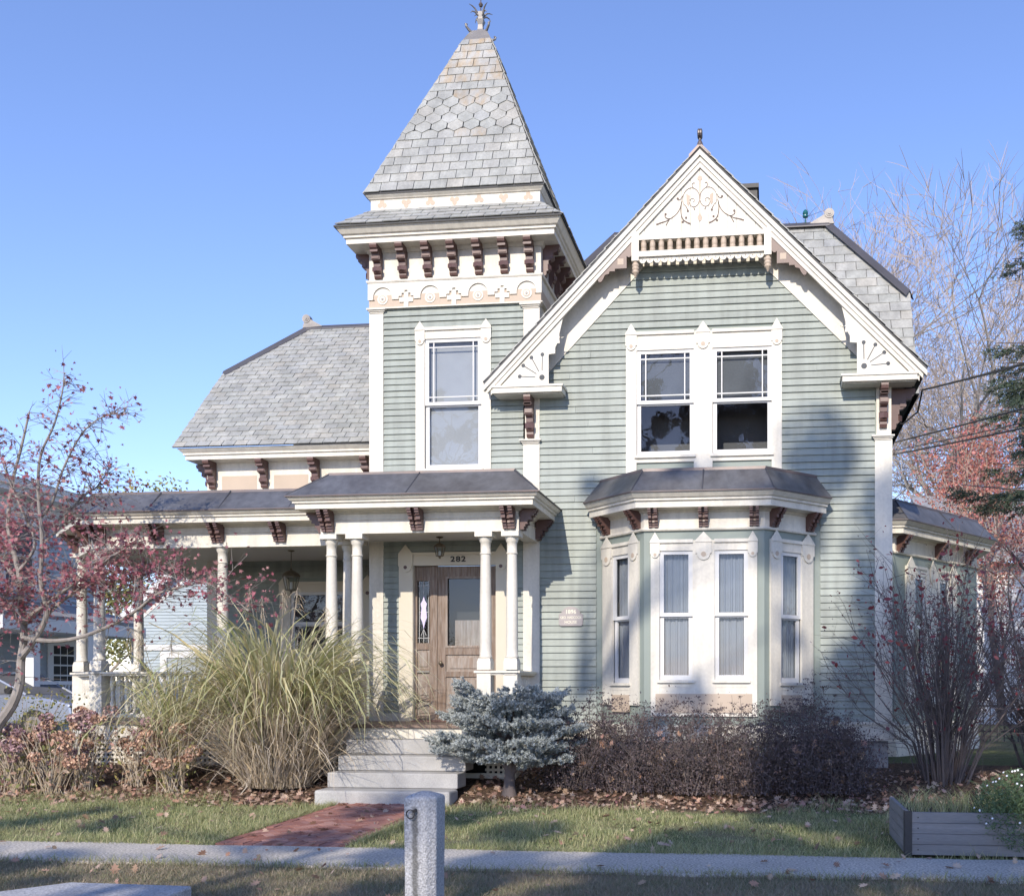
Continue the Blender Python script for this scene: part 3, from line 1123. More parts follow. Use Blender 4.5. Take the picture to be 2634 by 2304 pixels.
def lay_slates(parent, rf, hull, expo, w, prio, hexrows=(), stain=None, th=0.011, seed=1, v0=0.0):
    r2 = random.Random(seed)
    vmax = max(p[1] for p in hull)
    umin, umax = min(p[0] for p in hull), max(p[0] for p in hull)
    row = 0
    v = v0
    while v < vmax - 0.01:
        ex = expo
        off = (w / 2 if row % 2 else 0) + r2.uniform(-0.012, 0.012)
        k = math.floor((umin - off) / w) - 1
        u = off + k * w
        while u < umax:
            ww = w
            g = 0.005
            drop = r2.uniform(-0.006, 0.006)
            a, b = u + g, u + ww - g
            if row in hexrows:
                lo, mid = v - expo * 0.24, v + expo * 0.24
                g2 = 0.004
                q = [(a + g2, mid), ((a + b) / 2, lo), (b - g2, mid), (b - g2, v + ex * 1.4), (a + g2, v + ex * 1.4)]
            else:
                c1, c2 = (r2.uniform(0, 0.02) if r2.random() < 0.3 else 0.0), (r2.uniform(0, 0.02) if r2.random() < 0.3 else 0.0)
                z = v - drop
                q = [(a + c1, z), (b - c2, z + r2.uniform(-0.004, 0.004)), (b, z + c2 + 0.002), (b, v + ex * 1.12), (a, v + ex * 1.12), (a, z + c1 + 0.002)]
            q = clip_convex(q, hull)
            if len(q) >= 3 and abs(area2(q)) > 0.0016:
                top = v + ex * 1.2
                t2 = th * r2.uniform(0.8, 1.4)
                vs = [rf.p(x, y, 0.006 + t2 + (0.016 * max(0, (top - y)) / (ex * 1.6))) for x, y in q]
                m = 'slate'
                if stain:
                    cx = sum(x for x, y in q) / len(q)
                    if stain(cx, v) and r2.random() < 0.75:
                        m = 'slate_stain'
                SLATES.append((parent, vs, rf.n.copy(), m, prio - abs(area2(q)) * 0))
            u += w
        v += ex
        row += 1


def slate_mesh(mb, vs, n, th=0.014):
    k = len(vs)
    low = [p - n * th for p in vs]
    mb.add(vs + low, [tuple(range(k))] + [(i, i + k, (i + 1) % k + k, (i + 1) % k) for i in range(k)])


# tower: skirt roof, neck with trefoils, steep pyramid
EO = 0.43
mb = MB()
mb.sweep([(TL, TB), (TL, 0.0), (TR, 0.0), (TR, TB), (TL, TB)], [(EO, 8.51), (EO, 8.53), (0.0, 8.915)], False)
skirt = mb.build('skirt_roof', 'roof_core', house)
rf = Roof((TL - EO, -EO, 8.53), (1, 0, 0), (0, EO, 0.385))
ls = math.hypot(EO, 0.385)
WT = Wt + 2 * EO
lay_slates(skirt, rf, [(0, -0.03), (WT, -0.03), (WT - EO, ls), (EO, ls)], 0.148, 0.26, 2, seed=3)
rf = Roof((TR + EO, -EO, 8.53), (0, 1, 0), (-EO, 0, 0.385))
lay_slates(skirt, rf, [(0, -0.03), (TB + 2 * EO, -0.03), (TB + EO, ls), (EO, ls)], 0.148, 0.26, 0, seed=4)
mb = MB()
mb.sweep([(TL, TB), (TL, 0.0), (TR, 0.0), (TR, TB), (TL, TB)], [(-0.02, 8.90), (0.012, 8.90), (0.012, 9.082), (0.035, 9.09), (0.04, 9.10), (0.07, 9.125), (0.085, 9.155), (-0.02, 9.155)], False)
neck = mb.build('tower_neck', 'white_paint', house)
mb = MB()
mb.sweep([(TL, TB), (TL, 0.0), (TR, 0.0), (TR, TB)], [(0.04, 8.905), (0.014, 8.925), (0.0, 8.935)], False)
mb.build('flashing', 'metal_trim', neck)
for i in range(7):
    cu = TL + 0.17 + i * (Wt - 0.34) / 6
    sg = 1 if i % 2 == 0 else -1
    mb = MB()
    for k in range(3):
        a = R(90 + 120 * k) if sg > 0 else R(-90 + 120 * k)
        FRONT.poly(mb, circle(cu + 0.043 * math.cos(a), 9.012 + 0.036 * math.sin(a), 0.037, 12), 0.0125, 0.0145 + 0.0004 * k)
    o = mb.build('trefoil', 'beige_paint', neck)
PO, PZ, AZ_, AH = 0.09, 9.16, 12.17, 0.23
cx, cy = (TL + TR) / 2 + 0.02, TB / 2
x0, x1, y0, y1 = TL - PO, TR + PO, -PO, TB + PO
base = [(x0, y0), (x1, y0), (x1, y1), (x0, y1)]
tops = [(cx - AH, cy - AH), (cx + AH, cy - AH), (cx + AH, cy + AH), (cx - AH, cy + AH)]
mb = MB()
mb.add([(*p, PZ - 0.02) for p in base] + [(*p, PZ) for p in base] + [(*p, AZ_) for p in tops],
       [(3, 2, 1, 0)] + [(i, (i + 1) % 4, (i + 1) % 4 + 4, i + 4) for i in range(4)] + [(i + 4, (i + 1) % 4 + 4, (i + 1) % 4 + 8, i + 8) for i in range(4)] + [(8, 9, 10, 11)])
pyr = mb.build('tower_roof', 'roof_core', house)
for side in range(4):
    a, b = Vector((*base[side], PZ)), Vector((*base[(side + 1) % 4], PZ))
    c, d = Vector((*tops[(side + 1) % 4], AZ_)), Vector((*tops[side], AZ_))
    rf = Roof(a, b - a, (c + d) / 2 - (a + b) / 2)
    def loc(q):
        q = q - a
        return (q.dot(rf.u), q.dot(rf.v))
    hull = [loc(a), loc(b), loc(c), loc(d)]
    hull[0] = (hull[0][0], -0.03)
    hull[1] = (hull[1][0], -0.03)
    uc = hull[1][0] / 2 + 0.1
    lay_slates(pyr, rf, hull, 0.1735, 0.262, 3 if side == 0 else 0, hexrows=range(7, 12),
               stain=(lambda u_, v_: v_ > 2.1 or abs(u_ - uc) < 0.25 and v_ > 0.9 and (v_ * 7 % 1) < 0.5) if side == 0 else None, seed=10 + side)
# lead cap and finial
mb = MB()
mb.add([(cx - 0.27, cy - 0.27, 12.12), (cx + 0.27, cy - 0.27, 12.12), (cx + 0.27, cy + 0.27, 12.12), (cx - 0.27, cy + 0.27, 12.12)] +
       [(cx - 0.13, cy - 0.13, 12.40), (cx + 0.13, cy - 0.13, 12.40), (cx + 0.13, cy + 0.13, 12.40), (cx - 0.13, cy + 0.13, 12.40)],
       [(0, 1, 5, 4), (1, 2, 6, 5), (2, 3, 7, 6), (3, 0, 4, 7), (4, 5, 6, 7)])
fin = mb.build('tower_finial', 'zinc', house)
mb = MB()
for zz, r0, zt, r1 in ((12.380, 0.14, 12.476, 0.07), (12.476, 0.07, 12.556, 0.06), (12.556, 0.06, 12.636, 0.10), (12.636, 0.065, 12.668, 0.06), (12.668, 0.06, 12.764, 0.085)):
    mb.add([(cx + sx * r * 0.62, cy + sy * r * 0.62, z) for z, r in ((zz, r0), (zt, r1)) for sx, sy in ((-1, -1), (1, -1), (1, 1), (-1, 1))],
           [(0, 1, 5, 4), (1, 2, 6, 5), (2, 3, 7, 6), (3, 0, 4, 7), (4, 5, 6, 7)])
mb.build('finial_shaft', 'zinc', fin)
for k in range(4):
    a = R(45 + 90 * k)
    dx, dy = math.cos(a), math.sin(a)
    mb = MB()
    mb.tube([(cx + dx * t, cy + dy * t, z) for t, z in ((0.16, 12.364), (0.22, 12.396), (0.27, 12.436), (0.28, 12.468), (0.25, 12.476))], [0.025, 0.022, 0.02, 0.02, 0.012], 6)
    mb.build('corner_scroll', 'zinc', fin)
    mb = MB()
    mb.tube([(cx + dx * t, cy + dy * t, z) for t, z in ((0.05, 12.700), (0.11, 12.740), (0.16, 12.732), (0.19, 12.692))], [0.016, 0.014, 0.01, 0.004], 5)
    mb.build('acanthus_leaf', 'zinc', fin)
    mb = MB()
    mb.tube([(cx + dx * t, cy + dy * t, z) for t, z in ((0.07, 12.748), (0.11, 12.796), (0.16, 12.820), (0.22, 12.828))], [0.018, 0.014, 0.01, 0.004], 5)
    mb.build('acanthus_leaf', 'zinc', fin)
mb = MB()
mb.tube([(cx, cy, 12.716), (cx, cy, 13.356)], 0.009, 6)
mb.lathe([(0.005, -0.04), (0.024, -0.03), (0.038, 0), (0.024, 0.03), (0.005, 0.04)], cx, cy, 12.900, 12)
mb.build('lightning_rod', 'metal_trim', fin)

# left wing roof (clipped gable)
WE, WZ, WL = 1.70, 5.77, -10.47
RY, RZ_, RX = 4.5, 8.81, -9.29
KY, KZ = 3.36, 7.57
front_pts = [(WL, WE, WZ), (-6.0, WE, WZ), (-6.0, RY, RZ_), (RX, RY, RZ_), (WL, KY, KZ)]
mb = MB()
mb.add(front_pts + [(WL, 2 * RY - WE, WZ), (-6.0, 2 * RY - WE, WZ), (WL, 2 * RY - KY, KZ)], [(0, 1, 2, 3, 4), (3, 2, 6, 5, 7), (4, 3, 7)])
wing_roof = mb.build('wing_roof', 'roof_core', house)
rf = Roof(front_pts[0], (1, 0, 0), (0, RY - WE, RZ_ - WZ))
def loc(q):
    q = Vector(q) - rf.o
    return (q.dot(rf.u), q.dot(rf.v))
hull = [loc(p) for p in front_pts]
hull[0] = (hull[0][0], -0.04)
hull[1] = (hull[1][0], -0.04)
lay_slates(wing_roof, rf, hull, 0.1465, 0.232, 1, seed=21)
mb = MB()
def capline(mb, a, b, w=0.10, up=0.03, n=Vector((0, -1, 0))):
    a, b = Vector(a), Vector(b)
    t = (b - a).normalized()
    s_ = t.cross(Vector((0, 0, 1))).normalized()
    for sg in (-1, 1):
        o2 = s_ * sg * w - Vector((0, 0, w * 0.85))
        mb.prism([a + Vector((0, 0, up + 0.02)), a + o2 + Vector((0, 0, up + 0.02)), a + o2 + Vector((0, 0, up)), a + Vector((0, 0, up))], b - a)
capline(mb, (RX, RY, RZ_), (-6.0, RY, RZ_))
capline(mb, (WL, KY, KZ), (RX, RY, RZ_), 0.12, 0.045)
rcw = mb.build('ridge_cap', 'ridge_metal', wing_roof)
def scroll_acroterion(parent, x, y, z, s, m='zinc'):
    mb = MB()
    pts = [(x + s * 0.30, z), (x + s * 0.10, z + 0.05), (x, z + 0.14)]
    mb.prism([(x + s * 0.34, y - 0.05, z - 0.03), (x - s * 0.08, y - 0.05, z - 0.05), (x - s * 0.04, y - 0.05, z + 0.1), (x + s * 0.08, y - 0.05, z + 0.12)], (0, 0.1, 0))
    o = mb.build('ridge_scroll', m, parent)
    mb = MB()
    for r, e in ((0.085, 0.06), (0.055, 0.068), (0.025, 0.08)):
        mb.prism([(x - s * 0.0 + r * math.cos(a), y - e, z + 0.13 + r * math.sin(a)) for a in np.linspace(0, 2 * math.pi, 15)[:-1]], (0, 2 * e, 0))
    mb.build('volute', m, o)
scroll_acroterion(wing_roof, RX - 0.02, RY, RZ_ + 0.05, 1)
# tin cricket against the tower
mb = MB()
rfp = rf
a = rfp.p(-6.45 - WL, -0.02, 0.04)
b = rfp.p(-6.05 - WL, -0.02, 0.04)
c = rfp.p(-6.05 - WL, 0.42, 0.05)
mb.prism([a, b, c], rfp.n * 0.02)
mb.build('cricket', 'metal_roof', wing_roof)
# wing eave cornice and frieze
WALLY = 2.10
WF = Frame((0, WALLY), (1, 0))
mb = MB()
mb.sweep([(-10.02, 6.5), (-10.02, WALLY), (-6.0, WALLY)], [(0, 4.5), (0.02, 4.5), (0.02, 5.56), (0.05, 5.575), (0.28, 5.58), (0.28, 5.65), (0.31, 5.66), (0.31, 5.69), (0.36, 5.74), (0.38, 5.765), (0, 5.77)])
wc = mb.build('wing_cornice', 'white_paint', house)
for x in (-9.92, -8.94, -7.98, -7.03):
    inst('bracket', ME_TALL, wc, (x, WALLY - 0.021, 5.575), (0, 0, 0), (1.15, 0.8, 1.0))
inst('bracket', ME_TALL, wc, (-10.041, WALLY + 0.15, 5.575), (0, 0, R(-90)), (1.15, 0.8, 1.0))
for x0_, x1_ in ((-9.76, -9.10), (-8.78, -8.14), (-7.82, -7.19), (-6.87, -6.3)):
    mb = MB()
    WF.box(mb, x0_, x1_, 5.08, 5.33, 0.02, 0.024)
    mb.build('frieze_panel', 'beige_paint', wc)
mb = MB()
mb.box(-10.1, -6.0, WALLY - 0.06, WALLY, 4.93, 4.985)
mb.build('frieze_sill', 'white_paint', wc)

# main roof behind the gable
ME_, MZ_ = 0.98, 6.09
MRY, MRZ = 2.83, 9.61
mk = 1.9
def my(z):
    return 2.0 + (z - 8.03) / mk
mp = [(2.3, my(6.09), 6.09), (2.3, 2.0, 8.03), (1.03, MRY, MRZ), (-2.75, MRY, MRZ), (-4.0, my(8.03), 8.03), (-4.0, my(6.09), 6.09)]
mb = MB()
bk = [(a, 2 * MRY - b, c) for a, b, c in mp]
mb.add(mp + bk, [(0, 1, 2, 3, 4, 5), (11, 10, 9, 8, 7, 6), (1, 7, 8, 2), (3, 9, 10, 4), (0, 6, 7, 1)])
main_roof = mb.build('main_roof', 'roof_core', house)
rf = Roof(mp[5], (1, 0, 0), (0, 1, mk))
hull = [(Vector(p) - rf.o) for p in (mp[5], mp[0], mp[1], mp[2], mp[3], mp[4])]
hull = [(q.dot(rf.u), q.dot(rf.v)) for q in hull]
N0 = len(SLATES)
lay_slates(main_roof, rf, hull, 0.20, 0.34, 2, seed=31)
vis = []
for s_ in SLATES[N0:]:
    c = sum(s_[1], Vector()) / len(s_[1])
    shown = (c.x > 0.2 and c.z > rz(c.x) - 0.9) or c.x < -2.2
    vis.append((s_[0], s_[1], s_[2], s_[3], 2 if shown else -1))
SLATES[N0:] = vis
mb = MB()
capline(mb, mp[3], mp[2], 0.12, 0.05)
capline(mb, mp[2], mp[1], 0.14, 0.06)
capline(mb, mp[4], mp[3], 0.14, 0.06)
mb.build('ridge_cap', 'ridge_metal', main_roof)
scroll_acroterion(main_roof, 1.03, MRY, MRZ + 0.06, -1, 'zinc')
mb = MB()
mb.lathe([(0.012, 0), (0.012, 0.1), (0.045, 0.11), (0.05, 0.14), (0.04, 0.16), (0.05, 0.17), (0.045, 0.21), (0.02, 0.24)], 0.62, MRY, MRZ + 0.05, 10)
mat('teal_glass', (0.02, 0.12, 0.13), 0.15, var=0.1)
mb.build('glass_insulator', 'teal_glass', main_roof, True)
# gable slates
for s in (-1, 1):
    if s > 0:
        rf = Roof((GX + TX, YF, TZ), (0, 1, 0), (-TX, 0, GZ - TZ))
    else:
        rf = Roof((GX - TX, YB, TZ), (0, -1, 0), (TX, 0, GZ - TZ))
    L_ = math.hypot(TX, GZ - TZ)
    lay_slates(gable_roof, rf, [(-0.02 if s > 0 else 0, -0.03), (YB - YF, -0.03), (YB - YF, L_), (-0.02 if s > 0 else 0, L_)], 0.165, 0.3, 0, seed=40 + s)
p = at(1940, 485, 4.2)
mb = MB()
mb.box(p.x - 0.28, p.x + 0.06, 4.0, 4.6, 8.5, p.z - 0.10)
mb.box(p.x - 0.32, p.x + 0.09, 3.95, 4.65, p.z - 0.10, p.z - 0.02)
mb.build('roof_vent', 'iron', main_roof)

# emit the slates: the 300 that show largest as objects, the rest joined
SLATES.sort(key=lambda t: -t[4])
rest = {}
cnt = 0
for par, vs, n, m, pr in SLATES:
    if pr > 0 and cnt < 298:
        mb = MB()
        slate_mesh(mb, vs, n)
        mb.build('slate', m, par)
        cnt += 1
    else:
        slate_mesh(rest.setdefault((par.name, m), (par, MB()))[1], vs, n)
for (pn, m), (par, mb) in rest.items():
    mb.build('slates', m, par, kind='stuff')
# ================================================================== bay, porch, door
BAYP = 0.72
BL, BR = -2.515, 0.655
bayc = (BL + BR) / 2
bh = 0.855
BP = [(BL, 0.0), (bayc - bh, -BAYP), (bayc + bh, -BAYP), (BR, 0.0)]


def facet_frame(path, i):
    a, b = path[i], path[i + 1]
    return Frame(a, (b[0] - a[0], b[1] - a[1])), math.hypot(b[0] - a[0], b[1] - a[1])


def cornice_prof(z, fb=0.28, o=0.33):
    """z eave height; frieze from z-fb-.2"""
    return [(-0.02, z - 0.50), (0.035, z - 0.50), (0.045, z - 0.48), (0.03, z - 0.46), (0.008, z - 0.455), (0.008, z - 0.245), (0.03, z - 0.235), (0.05, z - 0.205),
            (o - 0.10, z - 0.20), (o - 0.10, z - 0.115), (o - 0.07, z - 0.105), (o - 0.07, z - 0.075), (o - 0.045, z - 0.065), (o - 0.005, z - 0.015), (o, z), (-0.02, z)]


def metal_roof(name, path, z, o, top_d, top_z, in_d, in_z, seams, cap_poly=None):
    mb = MB()
    mb.sweep(path, [(o, z - 0.005), (o + 0.012, z), (o + 0.012, z + 0.018), (top_d, top_z), (top_d - 0.01, top_z + 0.012), (in_d, in_z)], False)
    if cap_poly:
        mb.quad(*cap_poly)
    r = mb.build(name, 'metal_roof', house)
    mb = MB()
    mb.sweep(path, [(o + 0.008, z - 0.006), (o + 0.018, z - 0.002), (o + 0.018, z + 0.014), (o + 0.006, z + 0.022)], False)
    mb.sweep(path, [(top_d + 0.03, top_z - 0.03), (top_d + 0.02, top_z + 0.012), (top_d - 0.02, top_z + 0.02)], False)
    mb.build('drip_edge', 'metal_trim', r)
    for a, b in seams:
        a, b = Vector(a), Vector(b)
        mb = MB()
        mb.tube([a, b], 0.014, 5)
        mb.build('standing_seam', 'seam_dark', r)
    return r


def miter(path, i, d):
    P = [Vector(p) for p in path]
    ns = []
    for a, b in ((i - 1, i), (i, i + 1)):
        if a >= 0 and b < len(P):
            t = (P[b] - P[a]).normalized()
            ns.append(Vector((t.y, -t.x)))
    m = ns[0] if len(ns) == 1 else (ns[0] + ns[1]) / (1 + ns[0].dot(ns[1]))
    return P[i] + m * d


def seam_at(q0, q1, o, z, td, tz, n):
    return ((q0.x, q0.y, z + 0.02), (q1.x, q1.y, tz))


# ---- front bay window
zE = 4.285
bw = MB()
for i in range(3):
    fr, L_ = facet_frame(BP, i)
    holes = [(0.30, L_ - 0.30, 1.62, 3.50)] if i != 1 else [(0.225, 0.70, 1.66, 3.52), (L_ - 0.70, L_ - 0.225, 1.66, 3.52)]
    wall_sheet(bw, fr, [(0, 0.6), (L_, 0.6), (L_, zE - 0.3), (0, zE - 0.3)], holes, -0.08, 0)
bay = bw.build('bay_wall', 'sage_flat', house)
mb = MB()
for i in range(3):
    fr, L_ = facet_frame(BP, i)
    e = 0.02 * (1 if i == 1 else 0)
    fr.box(mb, 0, L_, 0.78, 1.02, -0.05, 0.05)
mb.build('bay_water_table', 'white_paint', bay)
fr, L_ = facet_frame(BP, 0)
window(fr, [(0.06, 0.30), (L_ - 0.30, L_ - 0.10)], 1.30, 3.66, 1.62, 3.50, 'curtain', apron=(0.30, L_ - 0.3, 1.2, 1.45), cap_h=0.13)
fr, L_ = facet_frame(BP, 2)
window(fr, [(0.10, 0.30), (L_ - 0.30, L_ - 0.06)], 1.30, 3.66, 1.62, 3.50, 'curtain', apron=(0.30, L_ - 0.3, 1.2, 1.45), cap_h=0.13)
fr, L_ = facet_frame(BP, 1)
window(fr, [(0.10, 0.225), (0.70, L_ - 0.70), (L_ - 0.225, L_ - 0.10)], 1.15, 3.645, 1.66, 3.50, 'curtain', caps={1: 0.115}, apron=(0.17, L_ - 0.17, 1.20, 1.47), cap_h=0.12)
mb = MB()
mb.sweep(BP, cornice_prof(zE))
bc = mb.build('bay_cornice', 'white_paint', house)
for i in range(3):
    fr, L_ = facet_frame(BP, i)
    for u in ((0.14, L_ / 2, L_ - 0.14) if i == 1 else (0.16, L_ - 0.13)):
        q = fr.p(u, zE - 0.20, 0.008)
        inst('bracket', ME_SHORT, bc, q, (0, 0, fr.rz), (0.78, 0.72, 0.92))
o_, td = 0.33, 0.02
seams = []
for i in (1, 2):
    a, b = miter(BP, i, o_), miter(BP, i, td)
    seams.append(((a.x, a.y, zE + 0.02), (b.x, b.y, 4.66)))
seams.append(((bayc, -BAYP - o_, zE + 0.02), (bayc, -BAYP - td, 4.66)))
tp = [miter(BP, i, td) for i in range(4)]
metal_roof('bay_roof', BP, zE, o_, td, 4.66, td - 0.2, 4.69, seams,
           [(tp[0].x, 0.0, 4.655), (tp[1].x, tp[1].y, 4.675), (tp[2].x, tp[2].y, 4.675), (tp[3].x, 0.0, 4.655), (tp[2].x - 0.2, 0.0, 4.76), (tp[1].x + 0.2, 0.0, 4.76)])

# ---- side bay on the right wall
SP = [(1.75, 2.02), (2.05, 2.02), (3.85, 4.45), (3.85, 7.0)]
sb = MB()
for i in range(3):
    fr, L_ = facet_frame(SP, i)
    hs = [(0.62, 1.02, 1.7, 3.45), (1.50, 1.90, 1.7, 3.45)] if i == 1 else []
    wall_sheet(sb, fr, [(0, 0.9), (L_, 0.9), (L_, 4.0), (0, 4.0)], hs, -0.08, 0)
sbay = sb.build('side_bay_wall', 'sage_flat', house)
fr, L_ = facet_frame(SP, 1)
window(fr, [(0.35, 0.62), (1.02, 1.50), (1.90, 2.15)], 1.2, 3.6, 1.7, 3.45, 'dark', caps={1: 0.1}, cap_h=0.16)
mb = MB()
mb.sweep(SP, cornice_prof(4.27))
sc_ = mb.build('side_bay_cornice', 'white_paint', house)
for i, us in ((0, (0.16,)), (1, (0.12, 1.45, 2.6))):
    fr, L_ = facet_frame(SP, i)
    for u in us:
        inst('bracket', ME_SHORT, sc_, fr.p(u, 4.07, 0.008), (0, 0, fr.rz), (0.85, 0.8, 1.0))
a, b = miter(SP, 1, 0.33), miter(SP, 1, 0.0)
c, d = (miter(SP, 1, 0.33) * 0.5 + miter(SP, 2, 0.33) * 0.5), (miter(SP, 1, 0.0) * 0.5 + miter(SP, 2, 0.0) * 0.5)
metal_roof('side_bay_roof', SP, 4.27, 0.33, 0.0, 4.66, -0.2, 4.70, [((a.x, a.y, 4.29), (b.x, b.y, 4.66)), ((c.x, c.y, 4.29), (d.x, d.y, 4.66))])
mb = MB()
mb.sweep(SP, [(0.0, 0.3), (0.05, 0.3), (0.05, 0.62), (0.03, 0.64), (0.03, 0.88), (0.06, 0.90), (0.06, 0.93), (0, 0.94)])
mb.build('side_bay_base', 'white_paint', sbay)

# ---- wing wall under the porch
ww = MB()
p0, p1 = at(749, 1523, WALLY), at(885, 1700, WALLY)
wz1 = p0.z
WH = (p0.x, p1.x + 0.35, 2.1, wz1)
wall_sheet(ww, WF, [(-10.02, 0.9), (-6.0, 0.9), (-6.0, 4.6), (-10.02, 4.6)], [WH])
ww.box(-10.02, -10.01, WALLY, 6.8, 0.9, 5.7)
wing_wall = ww.build('wing_wall', 'sage_flat', house)
clapboards(wing_wall, WF, [(-9.83, 1.1), (-6.12, 1.1), (-6.12, 3.82), (-9.83, 3.82)], [(WH[0] - 0.2, WH[1] + 0.2, 1.9, wz1 + 0.17)], 1.1, 3.82, 0.1)
window(WF, [(WH[0] - 0.2, WH[0]), (WH[1], WH[1] + 0.2)], 1.95, wz1 + 0.17, 2.1, wz1, 'blind', trim='cream_paint', cap_h=0.12)
mb = MB()
WF.box(mb, -10.04, -9.83, 1.04, 4.5, 0.0, 0.03)
mb.build('corner_board', 'white_paint', house)

# ---- porch floor, steps, skirt
FZ = 1.04
mb = MB()
fl = [(-11.45, 4.2), (-11.45, 0.38), (-10.4, -0.66), (-6.5, -0.66), (-6.5, -1.42), (-3.46, -1.42), (-3.46, 0.0), (-6.12, 0.0), (-6.12, WALLY), (-10.02, WALLY), (-10.02, 4.2)]
mb.prism([(x, y, FZ - 0.045) for x, y in fl], (0, 0, 0.045))
floor = mb.build('porch_floor', 'floor_wood', house)
SKP = [(-11.40, 4.2), (-11.40, 0.40), (-10.38, -0.62), (-6.45, -0.62), (-6.45, -1.37), (-3.50, -1.37), (-3.50, 0.0)]
mb = MB()
mb.sweep(SKP, [(-0.04, 0.76), (0.0, 0.76), (0.0, 0.99), (-0.04, 0.99)])
mb.sweep(SKP, [(-0.04, 0.28), (0.0, 0.28), (0.0, 0.37), (-0.04, 0.37)])
skirt_b = mb.build('porch_skirt', 'white_paint', house)
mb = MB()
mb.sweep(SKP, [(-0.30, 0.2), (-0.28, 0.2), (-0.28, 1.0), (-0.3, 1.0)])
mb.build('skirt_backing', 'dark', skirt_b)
for i in range(len(SKP) - 1):
    if i == 0:
        continue
    fr, L_ = facet_frame(SKP, i)
    segs = [(0, L_)]
    if i == 4:
        segs = [(0, 0.62), (2.52, L_)]
    for a, b in segs:
        mb = MB()
        u = a + 0.02
        while u < b - 0.02:
            fr.box(mb, u, min(u + 0.038, b), 0.36, 0.77, -0.022, -0.014)
            u += 0.075
        z = 0.40
        while z < 0.76:
            fr.box(mb, a, b, z, z + 0.036, -0.013, -0.005)
            z += 0.073
        mb.build('lattice_panel', 'white_paint', skirt_b)
mb = MB()
FRS = Frame((0, -1.37), (1, 0))
FRS.box(mb, -5.80, -3.96, 0.80, 0.985, 0.001, 0.012)
mb.build('riser_board', 'white_paint', house)
for k, (zt, yf) in enumerate(((0.845, -1.72), (0.645, -2.02), (0.445, -2.33), (0.245, -2.65))):
    mb = MB()
    dx = rng.uniform(-0.012, 0.012)
    mb.box(-5.785 + dx - (0.03 if k == 3 else 0), -4.02 + dx, yf, -1.385 if k == 0 else yf + 0.37, zt - (0.30 if k == 3 else 0.196), zt)
    mb.build('step', 'granite', house, bevel=0.012 if k < 3 else 0.03)

# ---- columns
def column_set(h):
    sh = MB()
    sh.lathe([(0.082, 0.16), (0.092, 0.165), (0.092, 0.19), (0.083, 0.20), (0.083, 0.3), (0.082, h * 0.45), (0.070, h - 0.32), (0.070, h - 0.315), (0.080, h - 0.31), (0.080, h - 0.29),
              (0.070, h - 0.285), (0.070, h - 0.15), (0.085, h - 0.135), (0.085, h - 0.12), (0.098, h - 0.09), (0.100, h - 0.07)], n=20)
    pl = MB()
    s = 0.098
    for a in range(4):
        pass
    pl.box(-s, s, -s, s, 0.0, 0.10)
    pl.add([(-s, -s, 0.10), (s, -s, 0.10), (s, s, 0.10), (-s, s, 0.10)] + [(0.084 * x, 0.084 * y, 0.16) for x, y in ((-1, -1), (1, -1), (1, 1), (-1, 1))],
           [(0, 1, 5, 4), (1, 2, 6, 5), (2, 3, 7, 6), (3, 0, 4, 7), (4, 5, 6, 7)])
    ca = MB()
    ca.box(-0.125, 0.125, -0.125, 0.125, h - 0.07, h)
    return sh.mesh('column', 'white_paint', True), pl.mesh('plinth', 'white_paint'), ca.mesh('capital', 'white_paint')


ME_COL = column_set(1.94)


def column(x, y, z=1.81):
    o = inst('column', ME_COL[0], house, (x, y, z))
    inst('plinth', ME_COL[1], o, (x, y, z))
    inst('capital', ME_COL[2], o, (x, y, z))
    return o


ENTRY = [(-6.276, -1.1), (-5.891, -1.1), (-3.998, -1.1), (-3.615, -1.1), (-6.276, -0.52)]
LEFTC = [(-8.279, -0.5), (-10.295, -0.5), (-11.27, 0.44), (-11.27, 1.95)]
for x, y in ENTRY + LEFTC:
    column(x, y)
    mb = MB()
    mb.box(x - 0.10, x + 0.10, y - 0.10, y + 0.10, FZ, 1.76)
    mb.build('pedestal', 'white_paint', house)

# ---- balustrades
bal = MB()
bal.lathe([(0.024, 0), (0.026, 0.05), (0.018, 0.06), (0.034, 0.10), (0.036, 0.16), (0.02, 0.24), (0.018, 0.27), (0.03, 0.29), (0.018, 0.31), (0.02, 0.36), (0.036, 0.44), (0.034, 0.50), (0.018, 0.54), (0.026, 0.55), (0.024, 0.60)], n=9)
ME_BAL = bal.mesh('baluster', 'white_paint', True)


def railing(a, b):
    a, b = Vector((*a, 0)), Vector((*b, 0))
    fr = Frame(a, b - a)
    L_ = (b - a).length
    mb = MB()
    fr.box(mb, -0.14, L_ + 0.14, 1.765, 1.795, -0.115, 0.115)
    fr.box(mb, -0.11, L_ + 0.11, 1.735, 1.765, -0.085, 0.085)
    o = mb.build('railing', 'white_paint', house)
    mb = MB()
    fr.box(mb, 0.1, L_ - 0.1, 1.10, 1.15, -0.05, 0.05)
    mb.build('bottom_rail', 'white_paint', o)
    n = int((L_ - 0.3) / 0.115)
    for i in range(n):
        inst('baluster', ME_BAL, o, fr.p(0.15 + (L_ - 0.3) * (i + 0.5) / n, 1.143))


E_ = ENTRY
railing(LEFTC[1], LEFTC[0])
railing(LEFTC[0], (-6.276, -0.52))
railing(LEFTC[2], LEFTC[1])
railing(LEFTC[3], LEFTC[2])
railing(E_[2], E_[3])
railing(E_[0], E_[1])
railing(E_[3], (-3.615, 0.0))
railing((-6.276, -0.52), E_[0])

# ---- porch beams, cornices, roofs, ceiling
LP = [(-11.36, 4.2), (-11.36, 0.40), (-10.34, -0.60), (-6.2, -0.60)]
EP = [(-6.39, 0.0), (-6.39, -1.21), (-3.49, -1.21), (-3.49, 0.0)]


